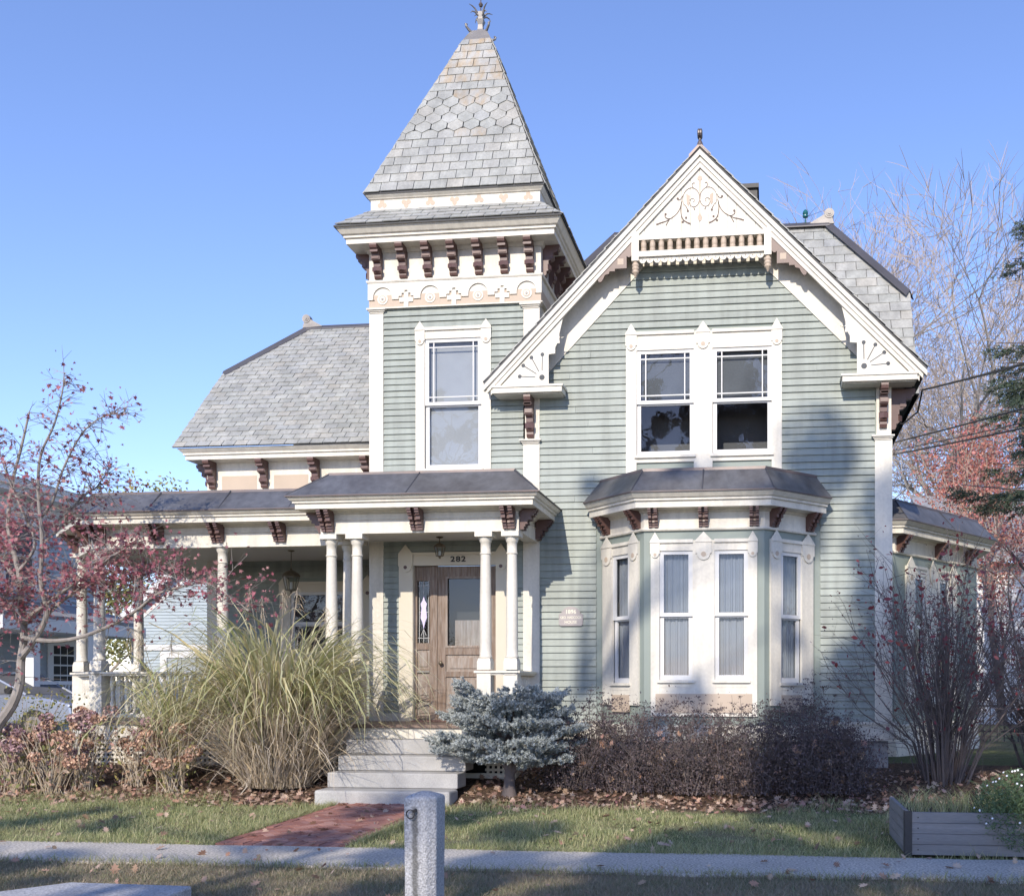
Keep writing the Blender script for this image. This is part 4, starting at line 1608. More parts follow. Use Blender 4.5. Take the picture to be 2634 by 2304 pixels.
def beam_prof(z):
    return [(-0.20, z), (-0.20, z - 0.5), (0.0, z - 0.5), (0.0, z - 0.30), (0.012, z - 0.29), (0.0, z - 0.28), (-0.012, z - 0.275), (-0.012, z - 0.20), (0.02, z - 0.19), (0.04, z - 0.165), (0.26, z - 0.16), (0.26, z - 0.09),
            (0.29, z - 0.08), (0.29, z - 0.055), (0.315, z - 0.045), (0.345, z - 0.01), (0.35, z), (-0.2, z)]


mb = MB()
mb.sweep(LP, beam_prof(4.175))
lb = mb.build('porch_cornice', 'white_paint', house)
mb = MB()
mb.sweep(EP, [(d, z + 0.03 if z > 3.8 else 3.75) for d, z in beam_prof(4.20)])
eb = mb.build('porch_cornice', 'white_paint', house)
for x in (-9.25, -8.28, -7.30):
    inst('bracket', ME_SHORT, lb, (x, -0.60, 4.013), (0, 0, 0), (1.0, 0.8, 1.0))
for x, y, r in ((-10.50, -0.49, -45), (-11.2, 0.26, -45), (-11.36, 0.6, -90), (-10.2, -0.60, 0)):
    inst('bracket', ME_SHORT, lb, (x, y, 4.013), (0, 0, R(r)), (1.0, 0.8, 1.0))
for x in (-6.27, -4.95, -3.62):
    inst('bracket', ME_SHORT, eb, (x, -1.21, 4.066), (0, 0, 0), (1.0, 0.8, 1.05))
for y in (-1.08, -0.12):
    inst('bracket', ME_SHORT, eb, (-3.49, y, 4.066), (0, 0, R(90)), (1.0, 0.8, 1.05))
inst('bracket', ME_SHORT, eb, (-6.39, -1.08, 4.066), (0, 0, R(-90)), (1.0, 0.8, 1.05))
seams = []
for i in (1, 2):
    a, b = miter(LP, i, 0.35), miter(LP, i, -0.03)
    seams.append(((a.x, a.y, 4.195), (b.x, b.y, 4.53)))
for x in (-9.22, -8.1, -7.0):
    seams.append(((x, -0.95, 4.19), (x + 0.0, -0.58, 4.53)))
metal_roof('porch_roof', LP, 4.175, 0.35, -0.03, 4.53, -1.2, 4.72, seams)
mb = MB()
mb.quad((-10.2, 0.5, 4.70), (-6.0, 0.5, 4.70), (-6.0, WALLY, 4.92), (-10.2, WALLY, 4.92))
mb.quad((-10.2, 0.5, 4.70), (-10.2, WALLY, 4.92), (-10.2, 4.2, 4.92), (-10.25, 4.2, 4.72))
mb.build('porch_deck', 'metal_roof', house)
seams = []
for i in (1, 2):
    a, b = miter(EP, i, 0.35), miter(EP, i, -0.10)
    seams.append(((a.x, a.y, 4.25), (b.x, b.y, 4.63)))
seams.append(((-5.0, -1.56, 4.25), (-4.95, -1.11, 4.63)))
metal_roof('entry_roof', EP, 4.23, 0.35, -0.10, 4.63, -1.1, 4.74, seams)
mat('ceiling_paint', (0.62, 0.60, 0.57), 0.6, var=0.05, scale=3)
mb = MB()
mb.prism([(x, y, 3.80) for x, y in ((-11.3, 4.2), (-11.3, 0.40), (-10.3, -0.55), (-6.35, -0.55), (-6.35, -1.15), (-3.55, -1.15), (-3.55, 0.0), (-6.12, 0.0), (-6.12, WALLY), (-10.02, WALLY), (-10.02, 4.2))], (0, 0, 0.03))
mb.build('porch_ceiling', 'ceiling_paint', house)

# ---- front door with sidelight
DY = 0.06
DF = Frame((0, DY), (1, 0))
mb = MB()
FRONT.box(mb, -5.674, -5.455, 1.04, 3.61, -0.005, 0.035)
FRONT.box(mb, -4.145, -3.98, 1.04, 3.61, -0.005, 0.035)
FRONT.box(mb, -5.455, -4.145, 3.425, 3.61, -0.004, 0.030)
FRONT.box(mb, -5.46, -4.14, 3.59, 3.625, 0, 0.055)
FRONT.box(mb, -5.458, -5.45, 1.04, 3.425, -0.09, 0.02)
FRONT.box(mb, -4.15, -4.142, 1.04, 3.425, -0.09, 0.02)
dfm = mb.build('door_frame', 'cream_paint', house)
for cu, hw in ((-5.565, 0.115), (-4.062, 0.09)):
    mb = MB()
    FRONT.poly(mb, [(cu + hw, 3.61), (cu, 3.75), (cu - hw, 3.61), (cu - hw, 3.42)] + circle(cu, 3.42, hw * 0.85, 8, math.pi, 2 * math.pi) + [(cu + hw, 3.42)], 0.033, 0.053)
    pc = mb.build('pointed_cap', 'cream_paint', dfm)
def txt(body, size, parent, loc, rot, m, ext=0.004, name='lettering', align='CENTER', sx=1.0):
    cu = bpy.data.curves.new(name, 'FONT')
    cu.body = body
    cu.size = size
    cu.extrude = ext
    cu.align_x = align
    cu.align_y = 'CENTER'
    cu.offset = size * 0.018
    ob = bpy.data.objects.new(name + '_src', cu)
    COL.objects.link(ob)
    dg = bpy.context.evaluated_depsgraph_get()
    me = bpy.data.meshes.new_from_object(ob.evaluated_get(dg))
    bpy.data.objects.remove(ob)
    me.materials.clear()
    me.materials.append(MATS[m])
    o = inst(name, me, parent, loc, rot, (sx, 1, 1))
    return o
for i, ch in enumerate('282'):
    txt(ch, 0.115, dfm, (-4.82 + 0.085 * i, -0.036, 3.515), (R(90), 0, 0), 'iron', 0.006, 'house_number', sx=1.25)
for cu in (-5.565, -4.062):
    mb = MB()
    FRONT.poly(mb, circle(cu, 3.40, 0.028, 10), 0.052, 0.058)
    mb.build('roundel', 'maroon_paint', dfm)
# sidelight panel
mb = MB()
S0, S1 = -5.45, -5.19
DF.box(mb, S0, S0 + 0.035, 1.04, 3.425, -0.05, 0.0)
DF.box(mb, S1 - 0.03, S1, 1.04, 3.425, -0.05, 0.0)
for z0, z1 in ((3.20, 3.425), (2.14, 2.24), (1.78, 1.84), (1.35, 1.40), (1.04, 1.12)):
    DF.box(mb, S0 + 0.035, S1 - 0.03, z0, z1, -0.05, -0.002)
DF.box(mb, S1, -5.09, 1.04, 3.425, -0.05, 0.02)
side = mb.build('sidelight', 'oak_door', house)
for z0, z1 in ((1.84, 2.14), (1.40, 1.78), (1.12, 1.35)):
    mb = MB()
    DF.box(mb, S0 + 0.035, S1 - 0.03, z0, z1, -0.05, -0.022)
    DF.box(mb, S0 + 0.065, S1 - 0.06, z0 + 0.04, z1 - 0.04, -0.022, -0.008)
    mb.build('panel', 'oak_worn', side)
mb = MB()
DF.box(mb, S0 + 0.035, S1 - 0.03, 1.785, 1.815, 0.0, 0.012)
mb.build('mail_slot', 'zinc', side)
mb = MB()
mb.quad(*[DF.p(u, z, -0.03) for u, z in ((S0 + 0.035, 2.24), (S1 - 0.03, 2.24), (S1 - 0.03, 3.20), (S0 + 0.035, 3.20))])
mb.build('leaded_pane', 'glass', side)
cs = (S0 + S1) / 2
mb = MB()
DF.poly(mb, [(cs, 2.98), (cs + 0.018, 2.90), (cs + 0.05, 2.85), (cs + 0.035, 2.78), (cs + 0.045, 2.70), (cs + 0.05, 2.63), (cs + 0.02, 2.56), (cs, 2.46),
             (cs - 0.02, 2.56), (cs - 0.05, 2.63), (cs - 0.045, 2.70), (cs - 0.035, 2.78), (cs - 0.05, 2.85), (cs - 0.018, 2.90)], -0.029, -0.024)
mb.build('stained_glass', 'lavender_glass', side)
mb = MB()
for q in ([(cs, 3.2), (cs, 2.98)], [(cs, 2.46), (cs, 2.24)], [(S0 + 0.06, 2.24), (S0 + 0.06, 3.2)], [(S1 - 0.055, 2.24), (S1 - 0.055, 3.2)],
          [(S0 + 0.035, 2.32), (S1 - 0.03, 2.32)], [(S0 + 0.035, 3.13), (S1 - 0.03, 3.13)], [(cs - 0.04, 2.36), (cs, 2.46), (cs + 0.04, 2.36)], [(S0 + 0.06, 2.72), (cs - 0.03, 2.72)], [(cs + 0.03, 2.72), (S1 - 0.06, 2.72)]):
    ribbon(mb, q, 0.006, 0.006, -0.029, -0.023, DF)
mb.build('lead_came', 'sash_white', side)
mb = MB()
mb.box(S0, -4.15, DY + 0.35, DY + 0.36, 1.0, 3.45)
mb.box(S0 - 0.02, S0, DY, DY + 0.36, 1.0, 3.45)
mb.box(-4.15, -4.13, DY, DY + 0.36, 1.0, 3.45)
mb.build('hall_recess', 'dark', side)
# door leaf
A, B = -5.09, -4.15
mb = MB()
DF.box(mb, A, A + 0.13, 1.05, 3.42, -0.05, 0.004)
DF.box(mb, B - 0.13, B, 1.05, 3.42, -0.05, 0.004)
for z0, z1 in ((3.26, 3.42), (2.06, 2.17), (1.72, 1.80), (1.05, 1.24)):
    DF.box(mb, A + 0.13, B - 0.13, z0, z1, -0.05, 0.002)
door = mb.build('front_door', 'oak_door', house)
for z0, z1 in ((1.80, 2.06), (1.24, 1.72)):
    mb = MB()
    DF.box(mb, A + 0.13, B - 0.13, z0, z1, -0.05, -0.02)
    DF.box(mb, A + 0.19, B - 0.19, z0 + 0.05, z1 - 0.05, -0.02, -0.006)
    mb.build('panel', 'oak_worn', door)
mb = MB()
DF.box(mb, A + 0.13, B - 0.13, 2.17, 2.20, -0.02, 0.012)
for q in ((A + 0.13, A + 0.16, 2.20, 3.26), (B - 0.16, B - 0.13, 2.20, 3.26), (A + 0.16, B - 0.16, 3.23, 3.26)):
    DF.box(mb, *q, -0.02, 0.010)
mb.build('glazing_bead', 'oak_worn', door)
mb = MB()
mb.quad(*[DF.p(u, z, -0.03) for u, z in ((A + 0.13, 2.17), (B - 0.13, 2.17), (B - 0.13, 3.26), (A + 0.13, 3.26))])
mb.build('pane', 'glass', door)
mb = MB()
DF.box(mb, A + 0.22, B - 0.14, 2.17, 2.60, -0.22, -0.18)
hc = mb.build('inner_cabinet', 'oak_worn', door)
mb = MB()
mb.lathe([(0.012, 0), (0.012, 0.03), (0.03, 0.04), (0.034, 0.055), (0.022, 0.07)], n=12)
me = mb.mesh('door_knob', 'bronze', True)
inst('door_knob', me, door, (A + 0.065, DY - 0.004, 1.93), (R(90), 0, 0))
for z in (2.95, 2.20):
    mb = MB()
    DF.box(mb, B - 0.012, B + 0.004, z, z + 0.12, 0.004, 0.014)
    mb.build('hinge', 'brass', door)
# doormat
mb = MB()
mb.box(-5.35, -4.45, -0.42, -0.06, FZ + 0.003, FZ + 0.022)
tag(mb.build('doormat', 'mat_brown', None, bevel=0.006), 'flat brown doormat lying before the front door', 'doormat')

# ---- lanterns
def lantern(x, y, ztop, zb, r, chain, label):
    e = empty('hanging_lantern', (x, y, zb), label, 'lantern', 'lanterns hanging from the porch ceiling')
    mb = MB()
    mb.lathe([(0.05, 0), (0.055, -0.012), (0.02, -0.025)][::-1], x, y, ztop, 12)
    if chain:
        n = int((ztop - zb - 0.55) / 0.03)
        for i in range(n):
            z = ztop - 0.03 - i * 0.03
            mb.tube([(x + (0.008 if i % 2 else 0) * math.cos(a), y + (0 if i % 2 else 0.008) * math.cos(a), z - 0.015 + 0.02 * math.sin(a)) for a in np.linspace(0, 2 * math.pi, 7)], 0.003, 4, False)
        zt = ztop - 0.03 * n - 0.03
    else:
        zt = ztop - 0.02
    mb.tube([(x, y, zt + 0.03), (x, y, zb + r * 2.6)], 0.006, 6)
    mb.build('chain', 'bronze', e)
    mb = MB()
    mb.lathe([(r * 1.08, r * 1.75), (r * 1.1, r * 1.8), (r * 0.95, r * 2.1), (r * 0.55, r * 2.4), (r * 0.2, r * 2.55), (r * 0.12, r * 2.7)], x, y, zb, 12)
    mb.build('cap', 'bronze', e, True)
    mb = MB()
    for k in range(6):
        a = R(60 * k + 15)
        mb.tube([(x + math.cos(a) * r * 0.62, y + math.sin(a) * r * 0.62, zb + r * 0.15), (x + math.cos(a) * r, y + math.sin(a) * r, zb + r * 1.78)], 0.006, 4)
    mb.lathe([(0.004, -r * 0.35), (0.014, -r * 0.25), (0.02, 0), (r * 0.66, r * 0.12), (r * 0.66, r * 0.2)], x, y, zb, 12)
    mb.build('cage', 'bronze', e)
    mb = MB()
    for k in range(6):
        a, b = R(60 * k + 15), R(60 * k + 75)
        mb.quad((x + math.cos(a) * r * 0.6, y + math.sin(a) * r * 0.6, zb + r * 0.2), (x + math.cos(b) * r * 0.6, y + math.sin(b) * r * 0.6, zb + r * 0.2),
                (x + math.cos(b) * r * 0.97, y + math.sin(b) * r * 0.97, zb + r * 1.75), (x + math.cos(a) * r * 0.97, y + math.sin(a) * r * 0.97, zb + r * 1.75))
    mb.build('glass_pane', 'lantern_glass', e)
    mb = MB()
    mb.lathe([(0.02, 0), (0.02, r * 0.7), (0.008, r * 0.85)], x, y, zb + r * 0.25, 8)
    mb.build('candle_sleeve', 'sash_white', e)


p = at(749, 1520, 0.75)
lantern(p.x, 0.75, 3.80, p.z, 0.135, True, 'large bronze lantern on a long chain in the deep side porch')
p = at(1131, 1432, -0.45)
lantern(p.x, -0.45, 3.80, p.z, 0.082, False, 'small bronze lantern close under the ceiling above the front door')

# ---- plaque
pl = empty('house_plaque', (-2.983, -0.02, 2.48), 'weathered dated wooden plaque with arched top on the clapboards left of the bay', 'sign')
mb = MB()
pts = [(-3.14, 2.485), (-2.825, 2.485), (-2.80, 2.51), (-2.80, 2.66), (-2.84, 2.675)] + circle(-2.983, 2.615, 0.163, 10, R(25), R(155)) + [(-3.126, 2.675), (-3.166, 2.66), (-3.166, 2.51)]
FRONT.poly(mb, pts, 0.022, 0.042)
b_ = mb.build('board', 'plaque', pl)
txt('1896', 0.085, pl, (-2.983, -0.0435, 2.695), (R(90), 0, 0), 'plaque_gilt', 0.0015, 'lettering')
txt('GEO. HADCOCK', 0.052, pl, (-2.983, -0.0435, 2.61), (R(90), 0, 0), 'plaque_gilt', 0.0015, 'lettering', sx=0.82)
txt('HOUSE', 0.06, pl, (-2.983, -0.0435, 2.54), (R(90), 0, 0), 'plaque_gilt', 0.0015, 'lettering')
# ================================================================== ground, walks, site objects
def set_ground_mat():
    m = bpy.data.materials.new('ground')
    m.use_nodes = True
    N, L = m.node_tree.nodes, m.node_tree.links
    b = N['Principled BSDF']
    b.inputs['Roughness'].default_value = 0.95
    b.inputs['Specular IOR Level'].default_value = 0.1
    geo = N.new('ShaderNodeNewGeometry')
    sep = N.new('ShaderNodeSeparateXYZ')
    L.new(geo.outputs['Position'], sep.inputs[0])

    def noise(sc, det=5):
        n = N.new('ShaderNodeTexNoise')
        n.inputs['Scale'].default_value = sc
        n.inputs['Detail'].default_value = det
        L.new(geo.outputs['Position'], n.inputs['Vector'])
        return n.outputs['Fac']

    def mr(src, f0, f1, a, b_):
        r = N.new('ShaderNodeMapRange')
        for i, v in zip((1, 2, 3, 4), (f0, f1, a, b_)):
            r.inputs[i].default_value = v
        L.new(src, r.inputs[0])
        return r.outputs[0]

    def mix(f, a, c):
        x = N.new('ShaderNodeMix')
        x.data_type = 'RGBA'
        for s_, v in ((x.inputs[0], f), (x.inputs[6], a), (x.inputs[7], c)):
            if hasattr(v, 'links'):
                L.new(v, s_)
            else:
                s_.default_value = v
        return x.outputs[2]
    lawn = mix(mr(noise(1.3), 0.4, 0.62, 0, 1), (0.16, 0.19, 0.075, 1), (0.28, 0.25, 0.14, 1))
    lawn = mix(mr(noise(40), 0.35, 0.65, 0, 0.8), lawn, (0.09, 0.085, 0.05, 1))
    soil = mix(mr(noise(22), 0.4, 0.6, 0, 1), (0.075, 0.05, 0.036, 1), (0.19, 0.125, 0.085, 1))
    soil = mix(mr(noise(70), 0.45, 0.6, 0, 0.8), soil, (0.035, 0.026, 0.02, 1))
    ad = N.new('ShaderNodeMath')
    ad.operation = 'ADD'
    L.new(sep.outputs[1], ad.inputs[0])
    L.new(mr(noise(1.1), 0, 1, -0.5, 0.5), ad.inputs[1])
    lt = N.new('ShaderNodeMath')
    lt.operation = 'LESS_THAN'
    L.new(sep.outputs[1], lt.inputs[0])
    lt.inputs[1].default_value = 0.6
    bed = N.new('ShaderNodeMath')
    bed.operation = 'MULTIPLY'
    L.new(mr(ad.outputs[0], -2.85, -2.65, 0, 1), bed.inputs[0])
    L.new(lt.outputs[0], bed.inputs[1])
    c = mix(bed.outputs[0], lawn, soil)
    verge = mix(mr(noise(1.7), 0.42, 0.6, 0, 1), (0.23, 0.19, 0.13, 1), (0.17, 0.165, 0.09, 1))
    c = mix(mr(sep.outputs[1], -6.2, -6.1, 1, 0), c, verge)
    L.new(c, b.inputs['Base Color'])
    bp = N.new('ShaderNodeBump')
    bp.inputs['Distance'].default_value = 0.03
    bp.inputs['Strength'].default_value = 0.6
    L.new(noise(35), bp.inputs['Height'])
    L.new(bp.outputs[0], b.inputs['Normal'])
    MATS['ground'] = m


set_ground_mat()
r3 = random.Random(5)
xs = [-400, -120, -50, -30] + [x * 0.5 for x in range(-40, 21)] + [14, 20, 40, 120, 400]
ys = [-400, -120, -60, -40, -30, -20, -12] + [-9.5 + 0.25 * i for i in range(44)] + [2, 4, 6, 10, 20, 40, 80, 160, 400]
V = []
for y in ys:
    for x in xs:
        near = -9 < y < 3 and -20 < x < 10
        V.append((x, y, gz(x, y) + (0.02 * math.sin(x * 1.7 + y * 2.1) * math.sin(y * 1.3 - x) if near and y > -5.2 else 0)))
Fc = []
nx = len(xs)
for j in range(len(ys) - 1):
    for i in range(nx - 1):
        Fc.append((j * nx + i, j * nx + i + 1, (j + 1) * nx + i + 1, (j + 1) * nx + i))
g = big_mesh('ground', V, Fc, 'ground', None, True)
g['kind'] = 'structure'

mat('sidewalk', (0.45, 0.415, 0.365), 0.9, var=0.15, scale=2.0, fine=0.5, fscale=48, bump=0.5, bscale=60)
mat('asphalt', (0.15, 0.148, 0.145), 0.9, var=0.12, scale=1.5, fine=0.3, fscale=80, bump=0.3)
def strip(name, y0, y1, x0, x1, z, m, wob=0.03, n=200):
    V, Fc = [], []
    for i in range(n + 1):
        x = x0 + (x1 - x0) * i / n
        a = y0 + wob * (math.sin(x * 2.3) * 0.6 + math.sin(x * 5.7 + 1) * 0.4)
        b = y1 + wob * (math.sin(x * 1.9 + 2) * 0.6 + math.sin(x * 6.3) * 0.4)
        V += [(x, a, z - 0.03), (x, a, z), (x, b, z), (x, b, z - 0.03)]
    for i in range(n):
        for k in range(3):
            Fc.append((i * 4 + k, i * 4 + 4 + k, i * 4 + 5 + k, i * 4 + 1 + k))
    o = big_mesh(name, V, Fc, m)
    o['kind'] = 'structure'
    return o


strip('sidewalk', -6.62, -5.62, -60, 60, 0.022, 'sidewalk', 0.05)
strip('road', -19.5, -9.75, -200, 200, -0.09 + 0.13, 'asphalt', 0.0, 40)
mb = MB()
mb.box(-200, 200, -9.75, -9.6, -0.1, 0.10)
mb.build('kerb', 'granite')['kind'] = 'structure'

# brick walk: each brick its own piece
mb = MB()
WX0, WX1, WY0, WY1 = -5.45, -4.10, -5.62, -2.60
mat('mortar', (0.13, 0.105, 0.085), 0.95, var=0.2, scale=20)
N_ = 12
V, Fc = [], []
for i in range(N_ + 1):
    y = WY0 + (WY1 - WY0) * i / N_
    V += [(WX0 - 0.02, y, gz(0, y) + 0.012), (WX1 + 0.02, y, gz(0, y) + 0.012)]
for i in range(N_):
    Fc.append((2 * i, 2 * i + 1, 2 * i + 3, 2 * i + 2))
walk = big_mesh('brick_path', V, Fc, 'mortar')
walk['kind'] = 'structure'


def brick(q):
    if len(q) < 3 or abs(area2(q)) < 0.0012:
        return
    dz = r3.uniform(-0.006, 0.006)
    tx = r3.uniform(-0.004, 0.004)
    cx_ = sum(p[0] for p in q) / len(q)
    cy_ = sum(p[1] for p in q) / len(q)
    k = 0.945
    top = [Vector((cx_ + (x - cx_) * k, cy_ + (y - cy_) * k, gz(0, y) + 0.034 + dz + tx * (x - cx_) * 8)) for x, y in q]
    n = len(q)
    low = [p - Vector((0, 0, 0.03)) for p in top]
    MB().add(top + low, [tuple(range(n))] + [(i, i + n, (i + 1) % n + n, (i + 1) % n) for i in range(n)]).build('brick', 'brick_red', walk)


bl, bw_ = 0.203, 0.098
x = WX0
while x < WX1 - 0.02:
    x2 = min(x + bw_, WX1)
    brick([(x, WY0), (x2, WY0), (x2, WY0 + bl), (x, WY0 + bl)])
    brick([(x, WY1 - bl), (x2, WY1 - bl), (x2, WY1), (x, WY1)])
    x += bw_
y = WY0 + bl
while y < WY1 - bl - 0.02:
    y2 = min(y + bl, WY1 - bl)
    brick([(WX0, y), (WX0 + bw_, y), (WX0 + bw_, y2), (WX0, y2)])
    brick([(WX1 - bw_, y), (WX1, y), (WX1, y2), (WX1 - bw_, y2)])
    y += bl
hull = [(WX0 + bw_, WY0 + bl), (WX1 - bw_, WY0 + bl), (WX1 - bw_, WY1 - bl), (WX0 + bw_, WY1 - bl)]
ca, sa = math.cos(R(45)), math.sin(R(45))
gb = 0.1015
cxm, cym = (WX0 + WX1) / 2, (WY0 + WY1) / 2
for i in range(-22, 23):
    for j in range(-22, 23):
        m_ = (i - j) % 4
        if m_ == 0:
            rc_ = (i, j, i + 2, j + 1)
        elif m_ == 3:
            rc_ = (i, j - 1 + 0, i + 1, j + 1)
            rc_ = (i, j, i + 1, j + 2)
        else:
            continue
        q = [(rc_[0], rc_[1]), (rc_[2], rc_[1]), (rc_[2], rc_[3]), (rc_[0], rc_[3])]
        q = [(cxm + (a * ca - b * sa) * gb, cym + (a * sa + b * ca) * gb) for a, b in q]
        brick(clip_convex(q, hull))

# hitching post
hp = empty('hitching_post', (-2.33, -8.4, 0.0), 'chamfered granite hitching post with an iron ring standing before the sidewalk', 'post')
def stain_granite():
    m = MATS['granite'].copy()
    m.name = 'post_granite'
    N, L = m.node_tree.nodes, m.node_tree.links
    b = N['Principled BSDF']
    src = b.inputs['Base Color'].links[0].from_socket
    geo = N.new('ShaderNodeNewGeometry')
    sp_ = N.new('ShaderNodeSeparateXYZ')
    L.new(geo.outputs['Position'], sp_.inputs[0])

    def node(op, a, b_):
        q = N.new('ShaderNodeMath')
        q.operation = op
        q.use_clamp = False
        for s_, v in ((q.inputs[0], a), (q.inputs[1], b_)):
            if hasattr(v, 'links'):
                L.new(v, s_)
            else:
                s_.default_value = v
        return q.outputs[0]
    nz = N.new('ShaderNodeTexNoise')
    nz.inputs['Scale'].default_value = 12
    L.new(geo.outputs['Position'], nz.inputs['Vector'])
    wob = node('MULTIPLY', node('SUBTRACT', nz.outputs['Fac'], 0.5), 0.04)
    dx = node('ABSOLUTE', node('ADD', node('SUBTRACT', sp_.outputs[0], -2.362), wob), 0)
    wmask = N.new('ShaderNodeMapRange')
    for i, v in zip((1, 2, 3, 4), (0.012, 0.030, 1, 0)):
        wmask.inputs[i].default_value = v
    L.new(dx, wmask.inputs[0])
    zm = N.new('ShaderNodeMapRange')
    for i, v in zip((1, 2, 3, 4), (0.79, 0.76, 0, 1)):
        zm.inputs[i].default_value = v
    L.new(sp_.outputs[2], zm.inputs[0])
    fac = node('MULTIPLY', node('MULTIPLY', wmask.outputs[0], zm.outputs[0]), 0.72)
    x = N.new('ShaderNodeMix')
    x.data_type = 'RGBA'
    L.new(fac, x.inputs[0])
    L.new(src, x.inputs[6])
    x.inputs[7].default_value = (0.05, 0.048, 0.04, 1)
    L.new(x.outputs[2], b.inputs['Base Color'])
    MATS['post_granite'] = m


mat('granite_grey', (0.36, 0.36, 0.37), 0.8, var=0.12, scale=5, fine=0.35, fscale=75, bump=0.5, bscale=70)
MATS['granite'], _g = MATS['granite_grey'], MATS['granite']
stain_granite()
MATS['granite'] = _g
rp = Vector((-2.33, -8.4))
def oct_(w, ch, z):
    pts = [(-w, -w), (w - ch, -w), (w, -w + ch), (w, w), (-w, w)]
    a = R(-4)
    return [(rp.x + x * math.cos(a) - y * math.sin(a), rp.y + x * math.sin(a) + y * math.cos(a), z) for x, y in pts]


mb = MB()
lv = [oct_(0.103, 0.05, -0.1), oct_(0.102, 0.052, 0.3), oct_(0.105, 0.055, 0.6), oct_(0.106, 0.056, 0.83), oct_(0.100, 0.052, 0.848), oct_(0.03, 0.012, 0.876)]
vs = [p for l in lv for p in l]
fs = []
for i in range(len(lv) - 1):
    for k in range(5):
        fs.append((i * 5 + k, i * 5 + (k + 1) % 5, (i + 1) * 5 + (k + 1) % 5, (i + 1) * 5 + k))
fs.append(tuple(range((len(lv) - 1) * 5, len(lv) * 5)))
mb.add(vs, fs)
o = mb.build('shaft', 'post_granite', hp, bevel=0.01)
mb = MB()
c = Vector((-2.385, -8.527, 0.735))
mb.tube([c + Vector((0.029 * math.cos(a), -0.004 * math.cos(a), 0.029 * math.sin(a))) for a in np.linspace(0, 2 * math.pi, 22)], 0.0042, 6, False)
mb.tube([c + Vector((0.028, -0.008, 0.02)), c + Vector((0.028, 0.03, 0.026))], 0.011, 8)
mb.build('ring', 'iron', hp)

# granite mounting block at the lower left
mb = MB()
mb.prism([(-5.6, -8.95, 0), (-4.02, -8.95, 0), (-4.10, -8.25, 0), (-5.05, -8.22, 0)], (0, 0, 0.165))
tag(mb.build('mounting_block', 'granite_grey', None, bevel=0.015), 'low flat granite mounting block on the verge at lower left', 'stone block')

# planter box
pb = empty('planter_box', (2.0, -5.0, 0.02), 'grey weathered plank planter box with black metal corner beside the sidewalk', 'planter')
mat('grey_wood', (0.22, 0.21, 0.205), 0.85, var=0.22, scale=4, stretch=(0.6, 1, 8), fine=0.10, fscale=20, bump=0.2, bscale=30, rnd=0.08)
for k in range(4):
    z = 0.03 + k * 0.099
    mb = MB()
    mb.box(1.25, 3.6, -5.50 + r3.uniform(-.002, .002), -5.46, z, z + 0.095)
    mb.build('board', 'grey_wood', pb)
    mb = MB()
    mb.box(1.25, 1.29, -5.44, -4.2, z, z + 0.095)
    mb.build('board', 'grey_wood', pb)
mb = MB()
mb.box(1.236, 1.305, -5.512, -5.503, 0.02, 0.435)
mb.box(1.236, 1.245, -5.503, -5.44, 0.02, 0.435)
mb.build('corner_bracket', 'iron', pb)
for k in range(4):
    for x in (1.36, 2.35):
        mb = MB()
        mb.prism([(x + 0.007 * math.cos(t), -5.5025, 0.078 + k * 0.099 + 0.007 * math.sin(t)) for t in np.linspace(0, 6.28, 9)[:-1]], (0, -0.003, 0))
        mb.build('screw', 'iron', pb)
mb = MB()
mb.box(1.29, 3.6, -5.46, -4.2, 0.1, 0.36)
mat('soil', (0.07, 0.05, 0.04), 0.95, var=0.3, scale=20, bump=0.8, bscale=30)
mb.build('soil_bed', 'soil', pb)

# overhead wires from the house corner
mat('cable', (0.02, 0.02, 0.022), 0.6, var=0)
WIRES = [((2300, 1085), (2372, 1003), (2634, 910), 0.014, 'thick black service cable rising steeply from the house corner to upper right'),
         ((2292, 1140), None, (2634, 1025), 0.010, 'black cable second from top leaving the right house corner'),
         ((2292, 1160), None, (2634, 1062), 0.006, 'thin black wire between two thicker cables at the right house corner'),
         ((2292, 1170), None, (2634, 1075), 0.010, 'lowest black cable leaving the right house corner')]
for a, mid, b, r, lab in WIRES:
    p0 = at(*a, 0.15)
    p2 = at(*b, -5.0)
    end = p0 + (p2 - p0) * 5.0
    mb = MB()
    pts = []
    if mid:
        pm = at(*mid, -0.35)
        pts = [p0, p0 + Vector((0.12, -0.05, -0.05)), p0 + Vector((0.32, -0.15, 0.1)), pm]
        st = pm
        end = pm + (p2 - pm) * 5
    else:
        pts = [p0]
        st = p0
    for i in range(1, 25):
        t = i / 24
        q = st + (end - st) * t
        pts.append(q + Vector((0, 0, -0.5 * 4 * t * (1 - t) * 0.3)))
    mb.tube(pts, r, 5)
    tag(mb.build('overhead_cable', 'cable'), lab, 'cable', 'overhead cables at the right house corner')

# ---------------------------------------------------------------- neighbours
mat('blue_siding', (0.40, 0.46, 0.49), 0.7, var=0.06, scale=2)
mat('grey_blue_siding', (0.40, 0.44, 0.475), 0.7, var=0.06, scale=2)
mat('shingle_grey', (0.26, 0.26, 0.27), 0.85, var=0.2, scale=6, fine=0.2, fscale=30)
mat('trim_white', (0.74, 0.73, 0.72), 0.6, var=0.04)


